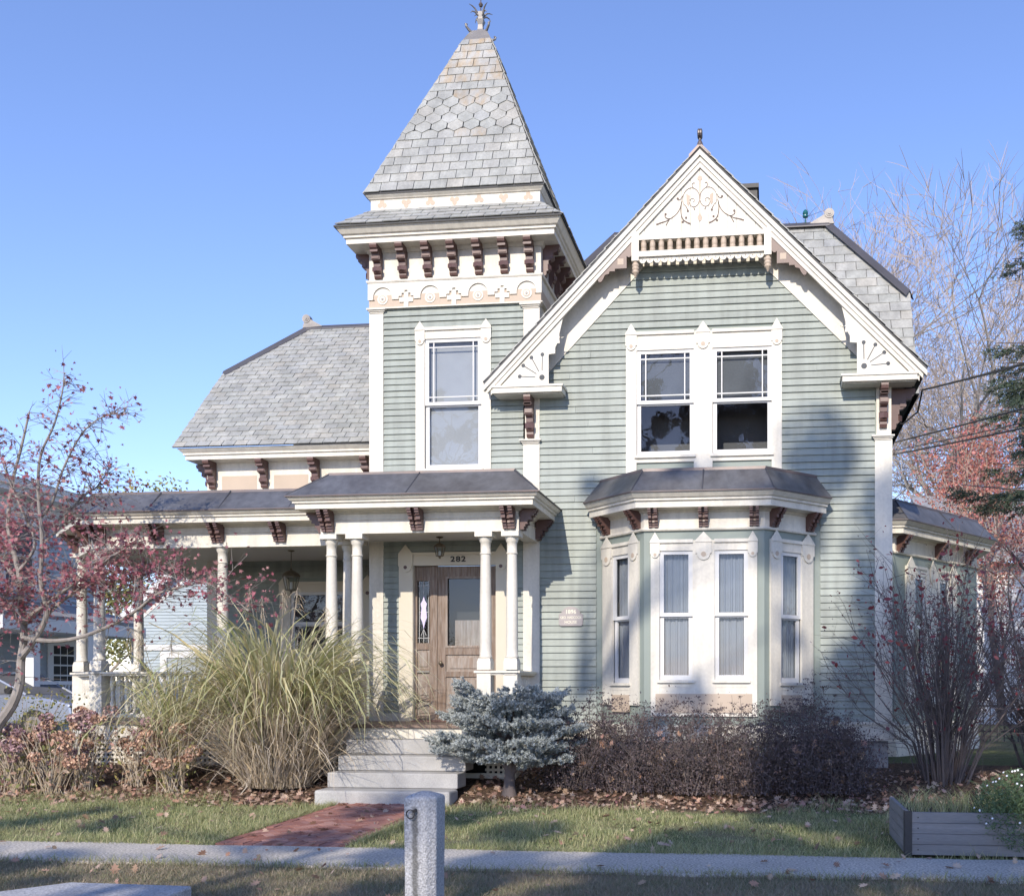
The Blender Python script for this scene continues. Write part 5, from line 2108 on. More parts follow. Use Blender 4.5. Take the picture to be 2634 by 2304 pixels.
def siding(parent, fr, outline, z0, z1, pitch, m, holes=()):
    mb = MB()
    z = z0
    ua, ub = min(p[0] for p in outline), max(p[0] for p in outline)
    while z < z1:
        segs = [(ua, ub)]
        for h in holes:
            if h[2] < z + pitch * 0.9 and h[3] > z + pitch * 0.1:
                segs = [s_ for a, b in segs for s_ in ((a, min(b, h[0])), (max(a, h[1]), b)) if s_[1] - s_[0] > 0.03]
        for a, b in segs:
            q = clip_convex([(a, z), (b, z), (b, z + pitch), (a, z + pitch)], outline)
            if len(q) >= 3:
                n = len(q)
                vs = [fr.p(u, zz, 0.025 * (1 - (zz - z) / pitch) + 0.004) for u, zz in q]
                bk = [fr.p(u, zz, 0.0) for u, zz in q]
                mb.add(vs + bk, [tuple(range(n))] + [(i, i + n, (i + 1) % n + n, (i + 1) % n) for i in range(n)])
        z += pitch
    return mb.build('siding', m, parent, kind='stuff')


# pale blue carriage house seen through the porch
by = 19.0
bx0 = at(345, 1575, by).x
bzE = at(305, 1572, by).z
bx1 = bx0 + 9.0
bcx = (bx0 + bx1) / 2
barn = empty('carriage_house', (bcx, by, 0.4), 'pale blue clapboard carriage house with white rakes seen through the porch', 'building')
BF = Frame((0, by), (1, 0))
zap = bzE + (bcx - bx0) * 0.82
mb = MB()
mb.prism([(bx0, by + 0.01, 0.2), (bx1, by + 0.01, 0.2), (bx1, by + 0.01, bzE), (bcx, by + 0.01, zap), (bx0, by + 0.01, bzE)], (0, 8, 0))
w_ = mb.build('wall', 'blue_siding', barn)
siding(barn, BF, [(bx0 + 0.15, 0.3), (bx1 - 0.15, 0.3), (bx1 - 0.15, bzE), (bcx, zap - 0.15), (bx0 + 0.15, bzE)], 0.3, zap, 0.115, 'blue_siding')
mb = MB()
for s in (-1, 1):
    xe = bcx + s * (bcx - bx0 + 0.55)
    ze = zap - (bcx - bx0 + 0.55) * 0.82
    mb.prism([(bcx, by - 0.35, zap + 0.12), (xe, by - 0.35, ze + 0.12), (xe, by - 0.35, ze), (bcx, by - 0.35, zap)], (0, 8.6, 0))
mb.build('roof', 'shingle_grey', barn)
for s in (-1, 1):
    xe = bcx + s * (bcx - bx0 + 0.58)
    ze = zap - (bcx - bx0 + 0.58) * 0.82
    mb = MB()
    mb.prism([(bcx, by - 0.37, zap + 0.1), (xe, by - 0.37, ze + 0.1), (xe, by - 0.37, ze - 0.18), (bcx, by - 0.37, zap - 0.18)], (0, 0.05, 0))
    mb.prism([(bcx, by - 0.04, zap - 0.2), (xe - s * 0.5, by - 0.04, ze + 0.21), (xe - s * 0.5, by - 0.04, ze - 0.15), (bcx, by - 0.04, zap - 0.55)], (0, 0.03, 0))
    mb.build('rake_board', 'trim_white', barn)
zb1, zb0 = at(420, 1658, by).z, at(420, 1672, by).z
mb = MB()
BF.box(mb, bx0, bx1, zb0, zb1, 0.0, 0.07)
mb.build('belt_course', 'trim_white', barn)
dz1 = at(480, 1675, by).z
dx0, dx1 = at(415, 1700, by).x, at(545, 1700, by).x
mb = MB()
BF.box(mb, dx0, dx0 + 0.25, 0.3, dz1, 0.03, 0.08)
BF.box(mb, dx1, dx1 + 0.25, 0.3, dz1, 0.03, 0.08)
BF.box(mb, dx0, dx1 + 0.25, dz1 - 0.22, dz1, 0.028, 0.082)
dr = mb.build('door_frame', 'trim_white', barn)
mb = MB()
for k in range(3):
    a = dx0 + 0.25 + k * (dx1 - dx0 - 0.25) / 3
    BF.box(mb, a + 0.02, a + (dx1 - dx0 - 0.25) / 3 - 0.02, 0.3, dz1 - 0.22, 0.03, 0.05)
mb.build('barn_door', 'grey_blue_siding', dr)
mb = MB()
BF.box(mb, bx0 - 0.02, bx0 + 0.2, 0.2, bzE - 0.1, 0.0, 0.05)
mb.build('corner_board', 'trim_white', barn)

# grey blue house at the far left
NX = -17.6
nb = empty('neighbour_house', (-21, 12, 0.4), 'grey blue neighbouring house with white trimmed side porch behind the red maple', 'house')
NF = Frame((NX, 2.5), (0, 1))          # faces +X
mb = MB()
mb.box(-26, NX, 2.5, 10.0, 0.2, 6.0)
mb.build('wall', 'grey_blue_siding', nb)
nwin = []
for y in (3.9, 6.9):
    nwin.append((y - 2.5 - 0.45, y - 2.5 + 0.45, 3.9, 5.4))
siding(nb, NF, [(0.1, 0.3), (7.4, 0.3), (7.4, 5.6), (0.1, 5.6)], 0.3, 5.6, 0.12, 'grey_blue_siding', [(h[0] - .13, h[1] + .13, h[2] - .1, h[3] + .15) for h in nwin])
mb = MB()
NF.box(mb, 0, 7.5, 5.55, 6.0, 0.0, 0.06)
NF.box(mb, -0.3, 7.8, 6.0, 6.12, -0.1, 0.55)
NF.box(mb, -0.3, 7.8, 6.12, 6.30, -0.1, 0.62)
mb.build('cornice', 'trim_white', nb)
mb = MB()
mb.prism([(NX + 0.65, 2.1, 6.30), (-21.5, 2.1, 7.05), (-26.6, 2.1, 6.30)], (0, 8.4, 0))
mb.build('roof', 'shingle_grey', nb)
for h in nwin:
    mb = MB()
    NF.box(mb, h[0] - 0.12, h[0], h[2] - 0.1, h[3] + 0.14, 0, 0.06)
    NF.box(mb, h[1], h[1] + 0.12, h[2] - 0.1, h[3] + 0.14, 0, 0.06)
    NF.box(mb, h[0], h[1], h[3], h[3] + 0.14, 0, 0.06)
    NF.box(mb, h[0], h[1], h[2] - 0.1, h[2], 0, 0.07)
    NF.box(mb, h[0], h[1], (h[2] + h[3]) / 2 - 0.03, (h[2] + h[3]) / 2 + 0.03, 0, 0.04)
    o = mb.build('window', 'trim_white', nb)
    mb = MB()
    mb.quad(*[NF.p(u, z, 0.012) for u, z in ((h[0], h[2]), (h[1], h[2]), (h[1], h[3]), (h[0], h[3]))])
    mb.build('pane', 'interior', o)
# its side porch
mb = MB()
mb.prism([(NX, 4.5, 3.6), (NX + 1.6, 4.5, 3.15), (NX + 1.6, 4.5, 3.05), (NX, 4.5, 3.05)], (0, 4.8, 0))
mb.build('porch_roof', 'shingle_grey', nb)
mb = MB()
mb.box(NX, NX + 1.62, 4.45, 9.35, 2.78, 3.06)
mb.build('porch_beam', 'trim_white', nb)
for y in (5.5, 7.3, 9.2):
    mb = MB()
    mb.box(NX + 1.38, NX + 1.58, y - 0.1, y + 0.1, 0.6, 2.79)
    mb.build('porch_post', 'trim_white', nb)
mb = MB()
mb.box(NX, NX + 1.6, 4.5, 9.3, 0.45, 0.75)
mb.build('porch_floor', 'trim_white', nb)
fr = Frame((NX + 1.48, 5.5), (0, 1))
for a, b in ((0.1, 1.7), (1.9, 3.6)):
    mb = MB()
    fr.box(mb, a, b, 1.60, 1.68, -0.04, 0.04)
    fr.box(mb, a, b, 0.85, 0.91, -0.03, 0.03)
    o = mb.build('rail', 'trim_white', nb)
    u = a + 0.06
    while u < b:
        mb = MB()
        fr.box(mb, u, u + 0.045, 0.91, 1.60, -0.02, 0.02)
        mb.build('slat', 'trim_white', o)
        u += 0.12
yd = at(158, 1700, 0)
DFN = Frame((NX, 0), (0, 1))
# porch door with panes
yy = 8.4
mb = MB()
DFN.box(mb, yy - 0.55, yy + 0.55, 0.75, 2.78, 0.01, 0.05)
o = mb.build('door', 'trim_white', nb)
for i in range(3):
    for j in range(5):
        mb = MB()
        DFN.box(mb, yy - 0.36 + i * 0.25, yy - 0.14 + i * 0.25, 1.35 + j * 0.25, 1.56 + j * 0.25, 0.05, 0.055)
        mb.build('pane', 'dark', o)
mb = MB()
mb.lathe([(0.0, 0), (0.04, 0.02), (0.04, 0.05), (0.0, 0.06)], NX + 0.08, yy - 0.46, 1.65, 8)
mb.build('door_knob', 'iron', o)

# wicker armchair on that porch
wc_ = empty('wicker_chair', (NX + 0.8, 6.9, 0.75), 'dark wicker armchair on the neighbouring porch', 'chair')
cxx, cyy = NX + 0.8, 6.9
for nm, pts, r_ in (('seat', None, 0), ('backrest', None, 0)):
    mb = MB()
    if nm == 'seat':
        mb.box(cxx - 0.3, cxx + 0.3, cyy - 0.3, cyy + 0.3, 1.10, 1.2)
    else:
        for k in range(14):
            a = R(-20 + 220 * k / 13)
            mb.tube([(cxx - 0.32 * math.sin(a) * 0.95, cyy + 0.34 * math.cos(a), 1.15), (cxx - 0.38 * math.sin(a), cyy + 0.4 * math.cos(a), 1.42 + 0.32 * max(0, math.sin(a)))], 0.014, 4)
        mb.tube([(cxx - 0.38 * math.sin(R(a)), cyy + 0.4 * math.cos(R(a)), 1.42 + 0.32 * max(0, math.sin(R(a)))) for a in range(-20, 201, 10)], 0.035, 6)
        for zz in (1.22, 1.3, 1.38):
            mb.tube([(cxx - 0.35 * math.sin(R(a)), cyy + 0.37 * math.cos(R(a)), zz) for a in range(-20, 201, 10)], 0.012, 4)
    mb.build(nm, 'iron', wc_)
for sx in (-1, 1):
    for sy in (-1, 1):
        mb = MB()
        mb.tube([(cxx + sx * 0.27, cyy + sy * 0.27, 0.75), (cxx + sx * 0.26, cyy + sy * 0.26, 1.15)], 0.025, 6)
        mb.build('leg', 'iron', wc_)

# parked car in the neighbouring drive, nose to the right
car = empty('parked_car', (-16.5, 5.5, 0.41), 'pale silver blue parked car nosing in from the left edge behind the hydrangeas', 'car')
mat('car_paint', (0.30, 0.33, 0.40), 0.25, var=0.02, metal=0.5)
mat('tyre', (0.02, 0.02, 0.02), 0.8, var=0)
cy0, cy1 = 4.6, 6.35
cg = 0.41
def car_sec(pts, y0, y1, inset=0.0):
    mb = MB()
    mb.prism([(x, y0, z) for x, z in pts], (0, y1 - y0, 0))
    return mb


nose = at(186, 1816, 4.6).x
body = [(nose - 4.5, cg + 0.35), (nose - 0.15, cg + 0.35), (nose, cg + 0.55), (nose - 0.05, cg + 0.78), (nose - 0.5, cg + 0.90), (nose - 1.25, cg + 0.98), (nose - 4.4, cg + 0.98), (nose - 4.55, cg + 0.7)]
car_sec(body, cy0, cy1).build('body', 'car_paint', car, bevel=0.06)
cab = [(nose - 1.15, cg + 0.97), (nose - 2.05, cg + 1.42), (nose - 3.6, cg + 1.45), (nose - 4.35, cg + 0.98)]
car_sec([(x, z) for x, z in cab], cy0 + 0.12, cy1 - 0.12).build('cabin_glass', 'glass_dark' if 'glass_dark' in MATS else 'interior', car, bevel=0.04)
mb = MB()
for y in (cy0 + 0.13, cy1 - 0.13):
    for (xa, za), (xb, zb) in zip(cab, cab[1:]):
        mb.tube([(xa, y, za), (xb, y, zb)], 0.035, 6)
mb.tube([(nose - 2.75, cy0 + 0.1, cg + 0.98), (nose - 2.75, cy0 + 0.16, cg + 1.43)], 0.035, 6)
mb.box(nose - 3.65, nose - 2.0, cy0 + 0.1, cy1 - 0.1, cg + 1.42, cg + 1.475)
mb.build('roof', 'car_paint', car)
mb = MB()
mb.lathe([(0.02, -0.07), (0.09, -0.05), (0.1, 0.03), (0.04, 0.08)], nose - 1.35, cy0 - 0.1, cg + 1.06, 10)
mb.build('mirror', 'iron', car, True)
for x in (nose - 0.85, nose - 3.65):
    for y in (cy0 - 0.02, cy1 - 0.2):
        mb = MB()
        mb.prism([(x + 0.33 * math.cos(a), y, cg + 0.33 + 0.33 * math.sin(a)) for a in np.linspace(0, 2 * math.pi, 20)[:-1]], (0, 0.22, 0))
        w_ = mb.build('wheel', 'tyre', car)
        mb = MB()
        mb.prism([(x + 0.2 * math.cos(a), y - 0.01, cg + 0.33 + 0.2 * math.sin(a)) for a in np.linspace(0, 2 * math.pi, 14)[:-1]], (0, 0.02, 0))
        mb.build('rim', 'zinc', w_)

# white house and picket fence glimpsed at the right edge behind the shrubs
rh = empty('white_house', (13, 22, 0.4), 'white clapboard house glimpsed through the bare shrubs at the right edge', 'house')
RF = Frame((0, 16), (1, 0))
mb = MB()
mb.box(5.3, 17, 16.02, 26, 0.2, 5.2)
mb.build('wall', 'trim_white', rh)
siding(rh, RF, [(5.3, 0.4), (17, 0.4), (17, 5.2), (5.3, 5.2)], 0.4, 5.2, 0.14, 'trim_white')
mb = MB()
mb.prism([(4.9, 15.5, 5.2), (17.4, 15.5, 5.2), (17.4, 21, 8.0), (4.9, 21, 8.0)], (0, 0, 0.15))
mb.build('roof', 'shingle_grey', rh)
fe = empty('picket_fence', (6, 6.5, 0.42), 'dark low iron fence between the bushes at the right edge', 'fence')
mb = MB()
for z in (0.62, 1.15):
    mb.box(3.9, 9, 6.48, 6.52, z, z + 0.03)
mb.build('rail', 'iron', fe)
x = 3.95
while x < 7.5:
    mb = MB()
    mb.box(x, x + 0.02, 6.46, 6.48, 0.42, 1.3)
    mb.build('picket', 'iron', fe)
    x += 0.14
# ================================================================== vegetation
mat('bark_grey', (0.27, 0.245, 0.22), 0.9, var=0.25, scale=6, stretch=(1, 1, 0.3), bump=0.4, bscale=30)
mat('bark_pale', (0.35, 0.315, 0.275), 0.9, var=0.22, scale=3, stretch=(1, 1, 0.3), bump=0.3, bscale=12)
mat('twig', (0.38, 0.315, 0.265), 0.9, var=0.15, scale=3)
mat('twig_dark', (0.13, 0.105, 0.098), 0.9, var=0.25, scale=8)
mat('maple_bark', (0.27, 0.24, 0.215), 0.85, var=0.25, scale=14, bump=0.3)
mat('maple_leaf', (0.2, 0.05, 0.06), 0.6, var=0, rnd=0.2, transl=0.3,
    rndcol=[(0.34, 0.1, 0.13), (0.26, 0.085, 0.11), (0.44, 0.13, 0.165), (0.25, 0.1, 0.115), (0.4, 0.19, 0.19), (0.34, 0.19, 0.17)])
mat('red_leaf', (0.3, 0.08, 0.06), 0.65, var=0, rnd=0.2, transl=0.3,
    rndcol=[(0.58, 0.24, 0.17), (0.48, 0.16, 0.13), (0.62, 0.33, 0.22), (0.4, 0.13, 0.12), (0.55, 0.2, 0.19), (0.52, 0.3, 0.2)])
mat('crimson_leaf', (0.3, 0.05, 0.06), 0.6, var=0, rnd=0.2, transl=0.25,
    rndcol=[(0.26, 0.05, 0.06), (0.18, 0.04, 0.055), (0.34, 0.08, 0.075), (0.13, 0.05, 0.055)])
mat('needle_blue', (0.25, 0.32, 0.35), 0.6, var=0.08, scale=3, rnd=0.15, rndcol=[(0.27, 0.3, 0.29), (0.36, 0.39, 0.38), (0.44, 0.465, 0.45), (0.31, 0.345, 0.335)])
mat('needle_green', (0.05, 0.075, 0.045), 0.6, var=0.1, scale=3, rnd=0.2, rndcol=[(0.045, 0.07, 0.045), (0.075, 0.10, 0.055), (0.05, 0.08, 0.06)])
mat('blade_green', (0.2, 0.25, 0.08), 0.5, var=0, rnd=0.15, transl=0.35,
    rndcol=[(0.44, 0.46, 0.19), (0.58, 0.56, 0.29), (0.36, 0.41, 0.16), (0.64, 0.6, 0.42), (0.5, 0.5, 0.27), (0.62, 0.52, 0.28), (0.6, 0.58, 0.39)])
mat('blade_dry', (0.4, 0.33, 0.25), 0.75, var=0, rnd=0.15, transl=0.15,
    rndcol=[(0.500, 0.413, 0.312), (0.600, 0.525, 0.425), (0.362, 0.288, 0.206), (0.550, 0.450, 0.300), (0.450, 0.375, 0.300)])
mat('lawn_blade', (0.1, 0.14, 0.04), 0.6, var=0, rnd=0.2, transl=0.3,
    rndcol=[(0.260, 0.299, 0.117), (0.338, 0.364, 0.156), (0.221, 0.267, 0.111), (0.429, 0.416, 0.208), (0.546, 0.481, 0.286), (0.286, 0.325, 0.130), (0.390, 0.351, 0.195)])
mat('verge_blade', (0.1, 0.1, 0.04), 0.7, var=0, rnd=0.2, transl=0.2,
    rndcol=[(0.27, 0.22, 0.15), (0.36, 0.29, 0.2), (0.17, 0.19, 0.09), (0.23, 0.19, 0.13), (0.31, 0.25, 0.175)])
mat('fallen_leaf', (0.3, 0.2, 0.12), 0.8, var=0, rnd=0.2, transl=0.1,
    rndcol=[(0.42, 0.3, 0.2), (0.3, 0.18, 0.12), (0.54, 0.42, 0.33), (0.23, 0.14, 0.1), (0.38, 0.21, 0.14), (0.5, 0.38, 0.28), (0.28, 0.13, 0.12)])
mat('spirea_leaf', (0.1, 0.07, 0.06), 0.85, var=0, rnd=0.25,
    rndcol=[(0.085, 0.062, 0.066), (0.115, 0.083, 0.08), (0.065, 0.05, 0.056), (0.145, 0.1, 0.085), (0.08, 0.064, 0.076)])
mat('hyd_mauve', (0.2, 0.12, 0.13), 0.8, var=0, rnd=0.25, rndcol=[(0.405, 0.247, 0.247), (0.300, 0.180, 0.210), (0.495, 0.330, 0.285), (0.247, 0.150, 0.158)])
mat('hyd_tan', (0.3, 0.18, 0.12), 0.8, var=0, rnd=0.25, rndcol=[(0.499, 0.304, 0.209), (0.392, 0.223, 0.162), (0.567, 0.392, 0.270)])
mat('leaf_yellow', (0.3, 0.28, 0.08), 0.7, var=0, rnd=0.25, transl=0.3, rndcol=[(0.30, 0.29, 0.10), (0.20, 0.22, 0.08), (0.40, 0.33, 0.12)])
mat('leaf_green', (0.08, 0.13, 0.06), 0.6, var=0, rnd=0.25, transl=0.2, rndcol=[(0.075, 0.13, 0.06), (0.10, 0.16, 0.065), (0.14, 0.19, 0.075), (0.065, 0.115, 0.07)])
mat('petal_white', (0.8, 0.8, 0.78), 0.6, var=0)
mat('oak_brown', (0.2, 0.11, 0.06), 0.8, var=0, rnd=0.25, transl=0.1, rndcol=[(0.20, 0.11, 0.06), (0.14, 0.08, 0.05), (0.26, 0.15, 0.08)])

def blade_gradient():
    m = MATS['blade_green']
    N, L = m.node_tree.nodes, m.node_tree.links
    b = N['Principled BSDF']
    src = b.inputs['Base Color'].links[0].from_socket
    geo = N.new('ShaderNodeNewGeometry')
    sp_ = N.new('ShaderNodeSeparateXYZ')
    L.new(geo.outputs['Position'], sp_.inputs[0])
    r = N.new('ShaderNodeMapRange')
    for i, v in zip((1, 2, 3, 4), (0.5, 1.25, 1, 0)):
        r.inputs[i].default_value = v
    L.new(sp_.outputs[2], r.inputs[0])
    x = N.new('ShaderNodeMix')
    x.data_type = 'RGBA'
    L.new(r.outputs[0], x.inputs[0])
    L.new(src, x.inputs[6])
    x.inputs[7].default_value = (0.40, 0.33, 0.24, 1)
    L.new(x.outputs[2], b.inputs['Base Color'])


blade_gradient()
STAR = [(0, -0.35), (0.10, -0.12), (0.42, -0.20), (0.22, 0.06), (0.46, 0.30), (0.16, 0.22), (0, 0.62), (-0.16, 0.22), (-0.46, 0.30), (-0.22, 0.06), (-0.42, -0.20), (-0.10, -0.12)]
OAK = [(0.0, -0.5), (0.1, -0.3), (0.3, -0.28), (0.16, -0.1), (0.42, 0.02), (0.18, 0.12), (0.34, 0.34), (0.1, 0.3), (0, 0.55), (-0.1, 0.3), (-0.34, 0.34), (-0.18, 0.12), (-0.42, 0.02), (-0.16, -0.1), (-0.3, -0.28), (-0.1, -0.3)]
OVAL = [(0, -0.5), (0.22, -0.2), (0.24, 0.1), (0, 0.5), (-0.24, 0.1), (-0.22, -0.2)]
QUAD = [(-0.5, -0.5), (0.5, -0.5), (0.5, 0.5), (-0.5, 0.5)]
nrg = np.random.default_rng(11)


def scatter_leaves(name, C, S, shape, m, parent=None, flat=None, droop=0.0, curl=0.15, kind=None, rot=None):
    """C (n,3) centres, S (n,) sizes; random orientation, or near flat on the ground"""
    C, S = np.asarray(C, float), np.asarray(S, float)
    n = len(C)
    if flat is None:
        nn = nrg.normal(size=(n, 3))
        if droop:
            nn[:, 1] -= droop
    else:
        nn = nrg.normal(size=(n, 3)) * flat
        nn[:, 2] += 1
    nn /= np.linalg.norm(nn, axis=1)[:, None]
    ref = nrg.normal(size=(n, 3))
    uu = np.cross(nn, ref)
    uu /= np.linalg.norm(uu, axis=1)[:, None]
    vv = np.cross(nn, uu)
    sh = np.array(shape)
    k = len(sh)
    cur = curl * (np.abs(sh[:, 0]) + 0.3 * sh[:, 1] ** 2)
    V = C[:, None, :] + S[:, None, None] * (sh[None, :, 0, None] * uu[:, None, :] + sh[None, :, 1, None] * vv[:, None, :] + cur[None, :, None] * nn[:, None, :] * nrg.uniform(-1, 1.6, n)[:, None, None])
    Fc = np.arange(n * k).reshape(n, k)
    return big_mesh(name, V.reshape(-1, 3), Fc, m, parent, kind=kind or ('stuff' if parent else None))


def blades(name, B, H, W, LEAN, m, parent=None, kind=None, segs=2, droop=None):
    """B (n,3) roots, H heights, W widths, LEAN (n,2) horizontal reach"""
    B, H, W, LEAN = map(lambda a: np.asarray(a, float), (B, H, W, LEAN))
    n = len(B)
    side = np.stack([-LEAN[:, 1], LEAN[:, 0]], 1)
    ln = np.linalg.norm(side, axis=1)[:, None] + 1e-9
    side = side / ln
    j = nrg.normal(size=(n, 2)) * 0.6
    side = side + j
    side /= np.linalg.norm(side, axis=1)[:, None]
    rows = []
    for i in range(segs + 1):
        t = i / segs
        x = B[:, :2] + LEAN * (t ** 2)[None] if False else B[:, :2] + LEAN * (t ** 2)
        z = B[:, 2] + H * t
        if droop is not None:
            z = z - droop * t ** 3
        w = W * (1 - t ** 1.5 * 0.92) * 0.5
        rows.append((np.column_stack([x - side * w[:, None], z]), np.column_stack([x + side * w[:, None], z])))
    V = np.stack([r for pr in rows for r in pr], 1)
    m_ = 2 * (segs + 1)
    base = np.arange(n)[:, None] * m_
    Fc = np.concatenate([base + np.array([2 * i, 2 * i + 1, 2 * i + 3, 2 * i + 2]) for i in range(segs)], 0)
    return big_mesh(name, V.reshape(-1, 3), Fc, m, parent, kind=kind)


GZV = np.vectorize(gz)


def keep_lawn(P):
    x, y = P[:, 0], P[:, 1]
    ok = ~((x > WX0 - 0.02) & (x < WX1 + 0.0) & (y < -2.5))
    ok &= ~((x > -5.9) & (x < -3.95) & (y > -2.72))
    ok &= ~((x > 1.2) & (y > -5.56) & (y < -4.15))
    return P[ok]


# ---- lawn and verge grass
n = 120000
P = np.column_stack([nrg.uniform(-13, 5.2, n), nrg.uniform(-5.66, -2.1, n)])
edge = -2.45 + 0.22 * np.sin(P[:, 0] * 1.3) + 0.12 * np.sin(P[:, 0] * 3.1)
edge = np.where((P[:, 0] > -3.9), edge - 0.28 + 0.12 * np.sin(P[:, 0] * 2), edge)
P = P[(P[:, 1] < edge + nrg.normal(0, 0.08, n))]
P = keep_lawn(P)
n = len(P)
clump = np.sin(P[:, 0] * 5.1 + np.sin(P[:, 1] * 4)) * np.sin(P[:, 1] * 6.3 + P[:, 0] * 2)
big = np.sin(P[:, 0] * 1.9 + 2 * np.sin(P[:, 1] * 1.4)) * np.sin(P[:, 1] * 2.3 + 1.5 * np.sin(P[:, 0] * 1.1))
H = nrg.uniform(0.02, 0.065, n) * (1.1 + 0.55 * clump) * (1.0 + 0.45 * big)
tuft = nrg.random(n) < 0.04
H = np.where(tuft, H * 1.9, H)
a = nrg.uniform(0, 2 * np.pi, n)
ln = H * nrg.uniform(0.3, 1.1, n)
blades('lawn_grass', np.column_stack([P, GZV(P[:, 0], P[:, 1])]), H, nrg.uniform(0.004, 0.009, n), np.column_stack([np.cos(a) * ln, np.sin(a) * ln]), 'lawn_blade', kind='stuff')
tag(bpy.data.objects['lawn_grass'], 'short green lawn in front of the house', 'grass')
n = 60000
P = np.column_stack([nrg.uniform(-7.5, 4.0, n), nrg.uniform(-8.6, -6.55, n)])
P = P[~((P[:, 0] > -5.6) & (P[:, 0] < -4.0) & (P[:, 1] < -8.2))]
n = len(P)
H = nrg.uniform(0.015, 0.06, n)
a = nrg.uniform(0, 2 * np.pi, n)
ln = H * nrg.uniform(0.5, 1.6, n)
blades('verge_grass', np.column_stack([P, GZV(P[:, 0], P[:, 1])]), H, nrg.uniform(0.003, 0.007, n), np.column_stack([np.cos(a) * ln, np.sin(a) * ln]), 'verge_blade', kind='stuff')
tag(bpy.data.objects['verge_grass'], 'dry brownish grass of the verge at the bottom', 'grass')
# shaggy edge tufts along the walk and sidewalk
n = 9000
xa = nrg.uniform(-13, 4, n)
Pe = np.column_stack([xa, np.where(nrg.random(n) < 0.6, -5.63 + nrg.normal(0, 0.035, n), -6.63 + nrg.normal(0, 0.04, n))])
k = 5000
ye = nrg.uniform(-5.5, -2.75, k)
Pw = np.column_stack([np.where(nrg.random(k) < 0.5, WX0 - 0.03, WX1 + 0.03) + nrg.normal(0, 0.03, k), ye])
P = np.concatenate([Pe, Pw])
P = P[~((P[:, 0] > WX0) & (P[:, 0] < WX1) & (P[:, 1] > -5.8))]
P = P[~((P[:, 0] > 1.2) & (P[:, 1] > -5.8))]
n = len(P)
H = nrg.uniform(0.03, 0.11, n)
a = nrg.uniform(0, 2 * np.pi, n)
ln = H * nrg.uniform(0.5, 1.3, n)
blades('edge_grass', np.column_stack([P, GZV(P[:, 0], P[:, 1])]), H, nrg.uniform(0.004, 0.008, n), np.column_stack([np.cos(a) * ln, np.sin(a) * ln]), 'lawn_blade', kind='stuff')
tag(bpy.data.objects['edge_grass'], 'longer grass fringing the sidewalk and brick walk', 'grass')

# ---- fallen leaves
n = 5200
P = np.column_stack([nrg.uniform(-13, 4.5, n), np.where(nrg.random(n) < 0.45, nrg.normal(-2.45, 0.22, n), nrg.uniform(-2.6, -0.75, n))])
P = P[~((P[:, 0] > -5.85) & (P[:, 0] < -3.96) & (P[:, 1] > -2.75))]
e = np.column_stack([P, GZV(P[:, 0], P[:, 1]) + nrg.uniform(0.012, 0.05, len(P))])
q = 900
P2 = np.column_stack([nrg.uniform(-12, 4, q), nrg.uniform(-8.3, -2.7, q)])
P2 = P2[nrg.random(q) < np.where(P2[:, 1] > -5.6, 0.9, 0.45)]
e2 = np.column_stack([P2, GZV(P2[:, 0], P2[:, 1]) + 0.04])
Cn = np.concatenate([e, e2])
scatter_leaves('fallen_leaves', Cn, nrg.uniform(0.035, 0.115, len(Cn)), OAK, 'fallen_leaf', flat=0.55, curl=0.35, kind='stuff')
tag(bpy.data.objects['fallen_leaves'], 'brown fallen leaves littering the beds and lawn', 'leaves')


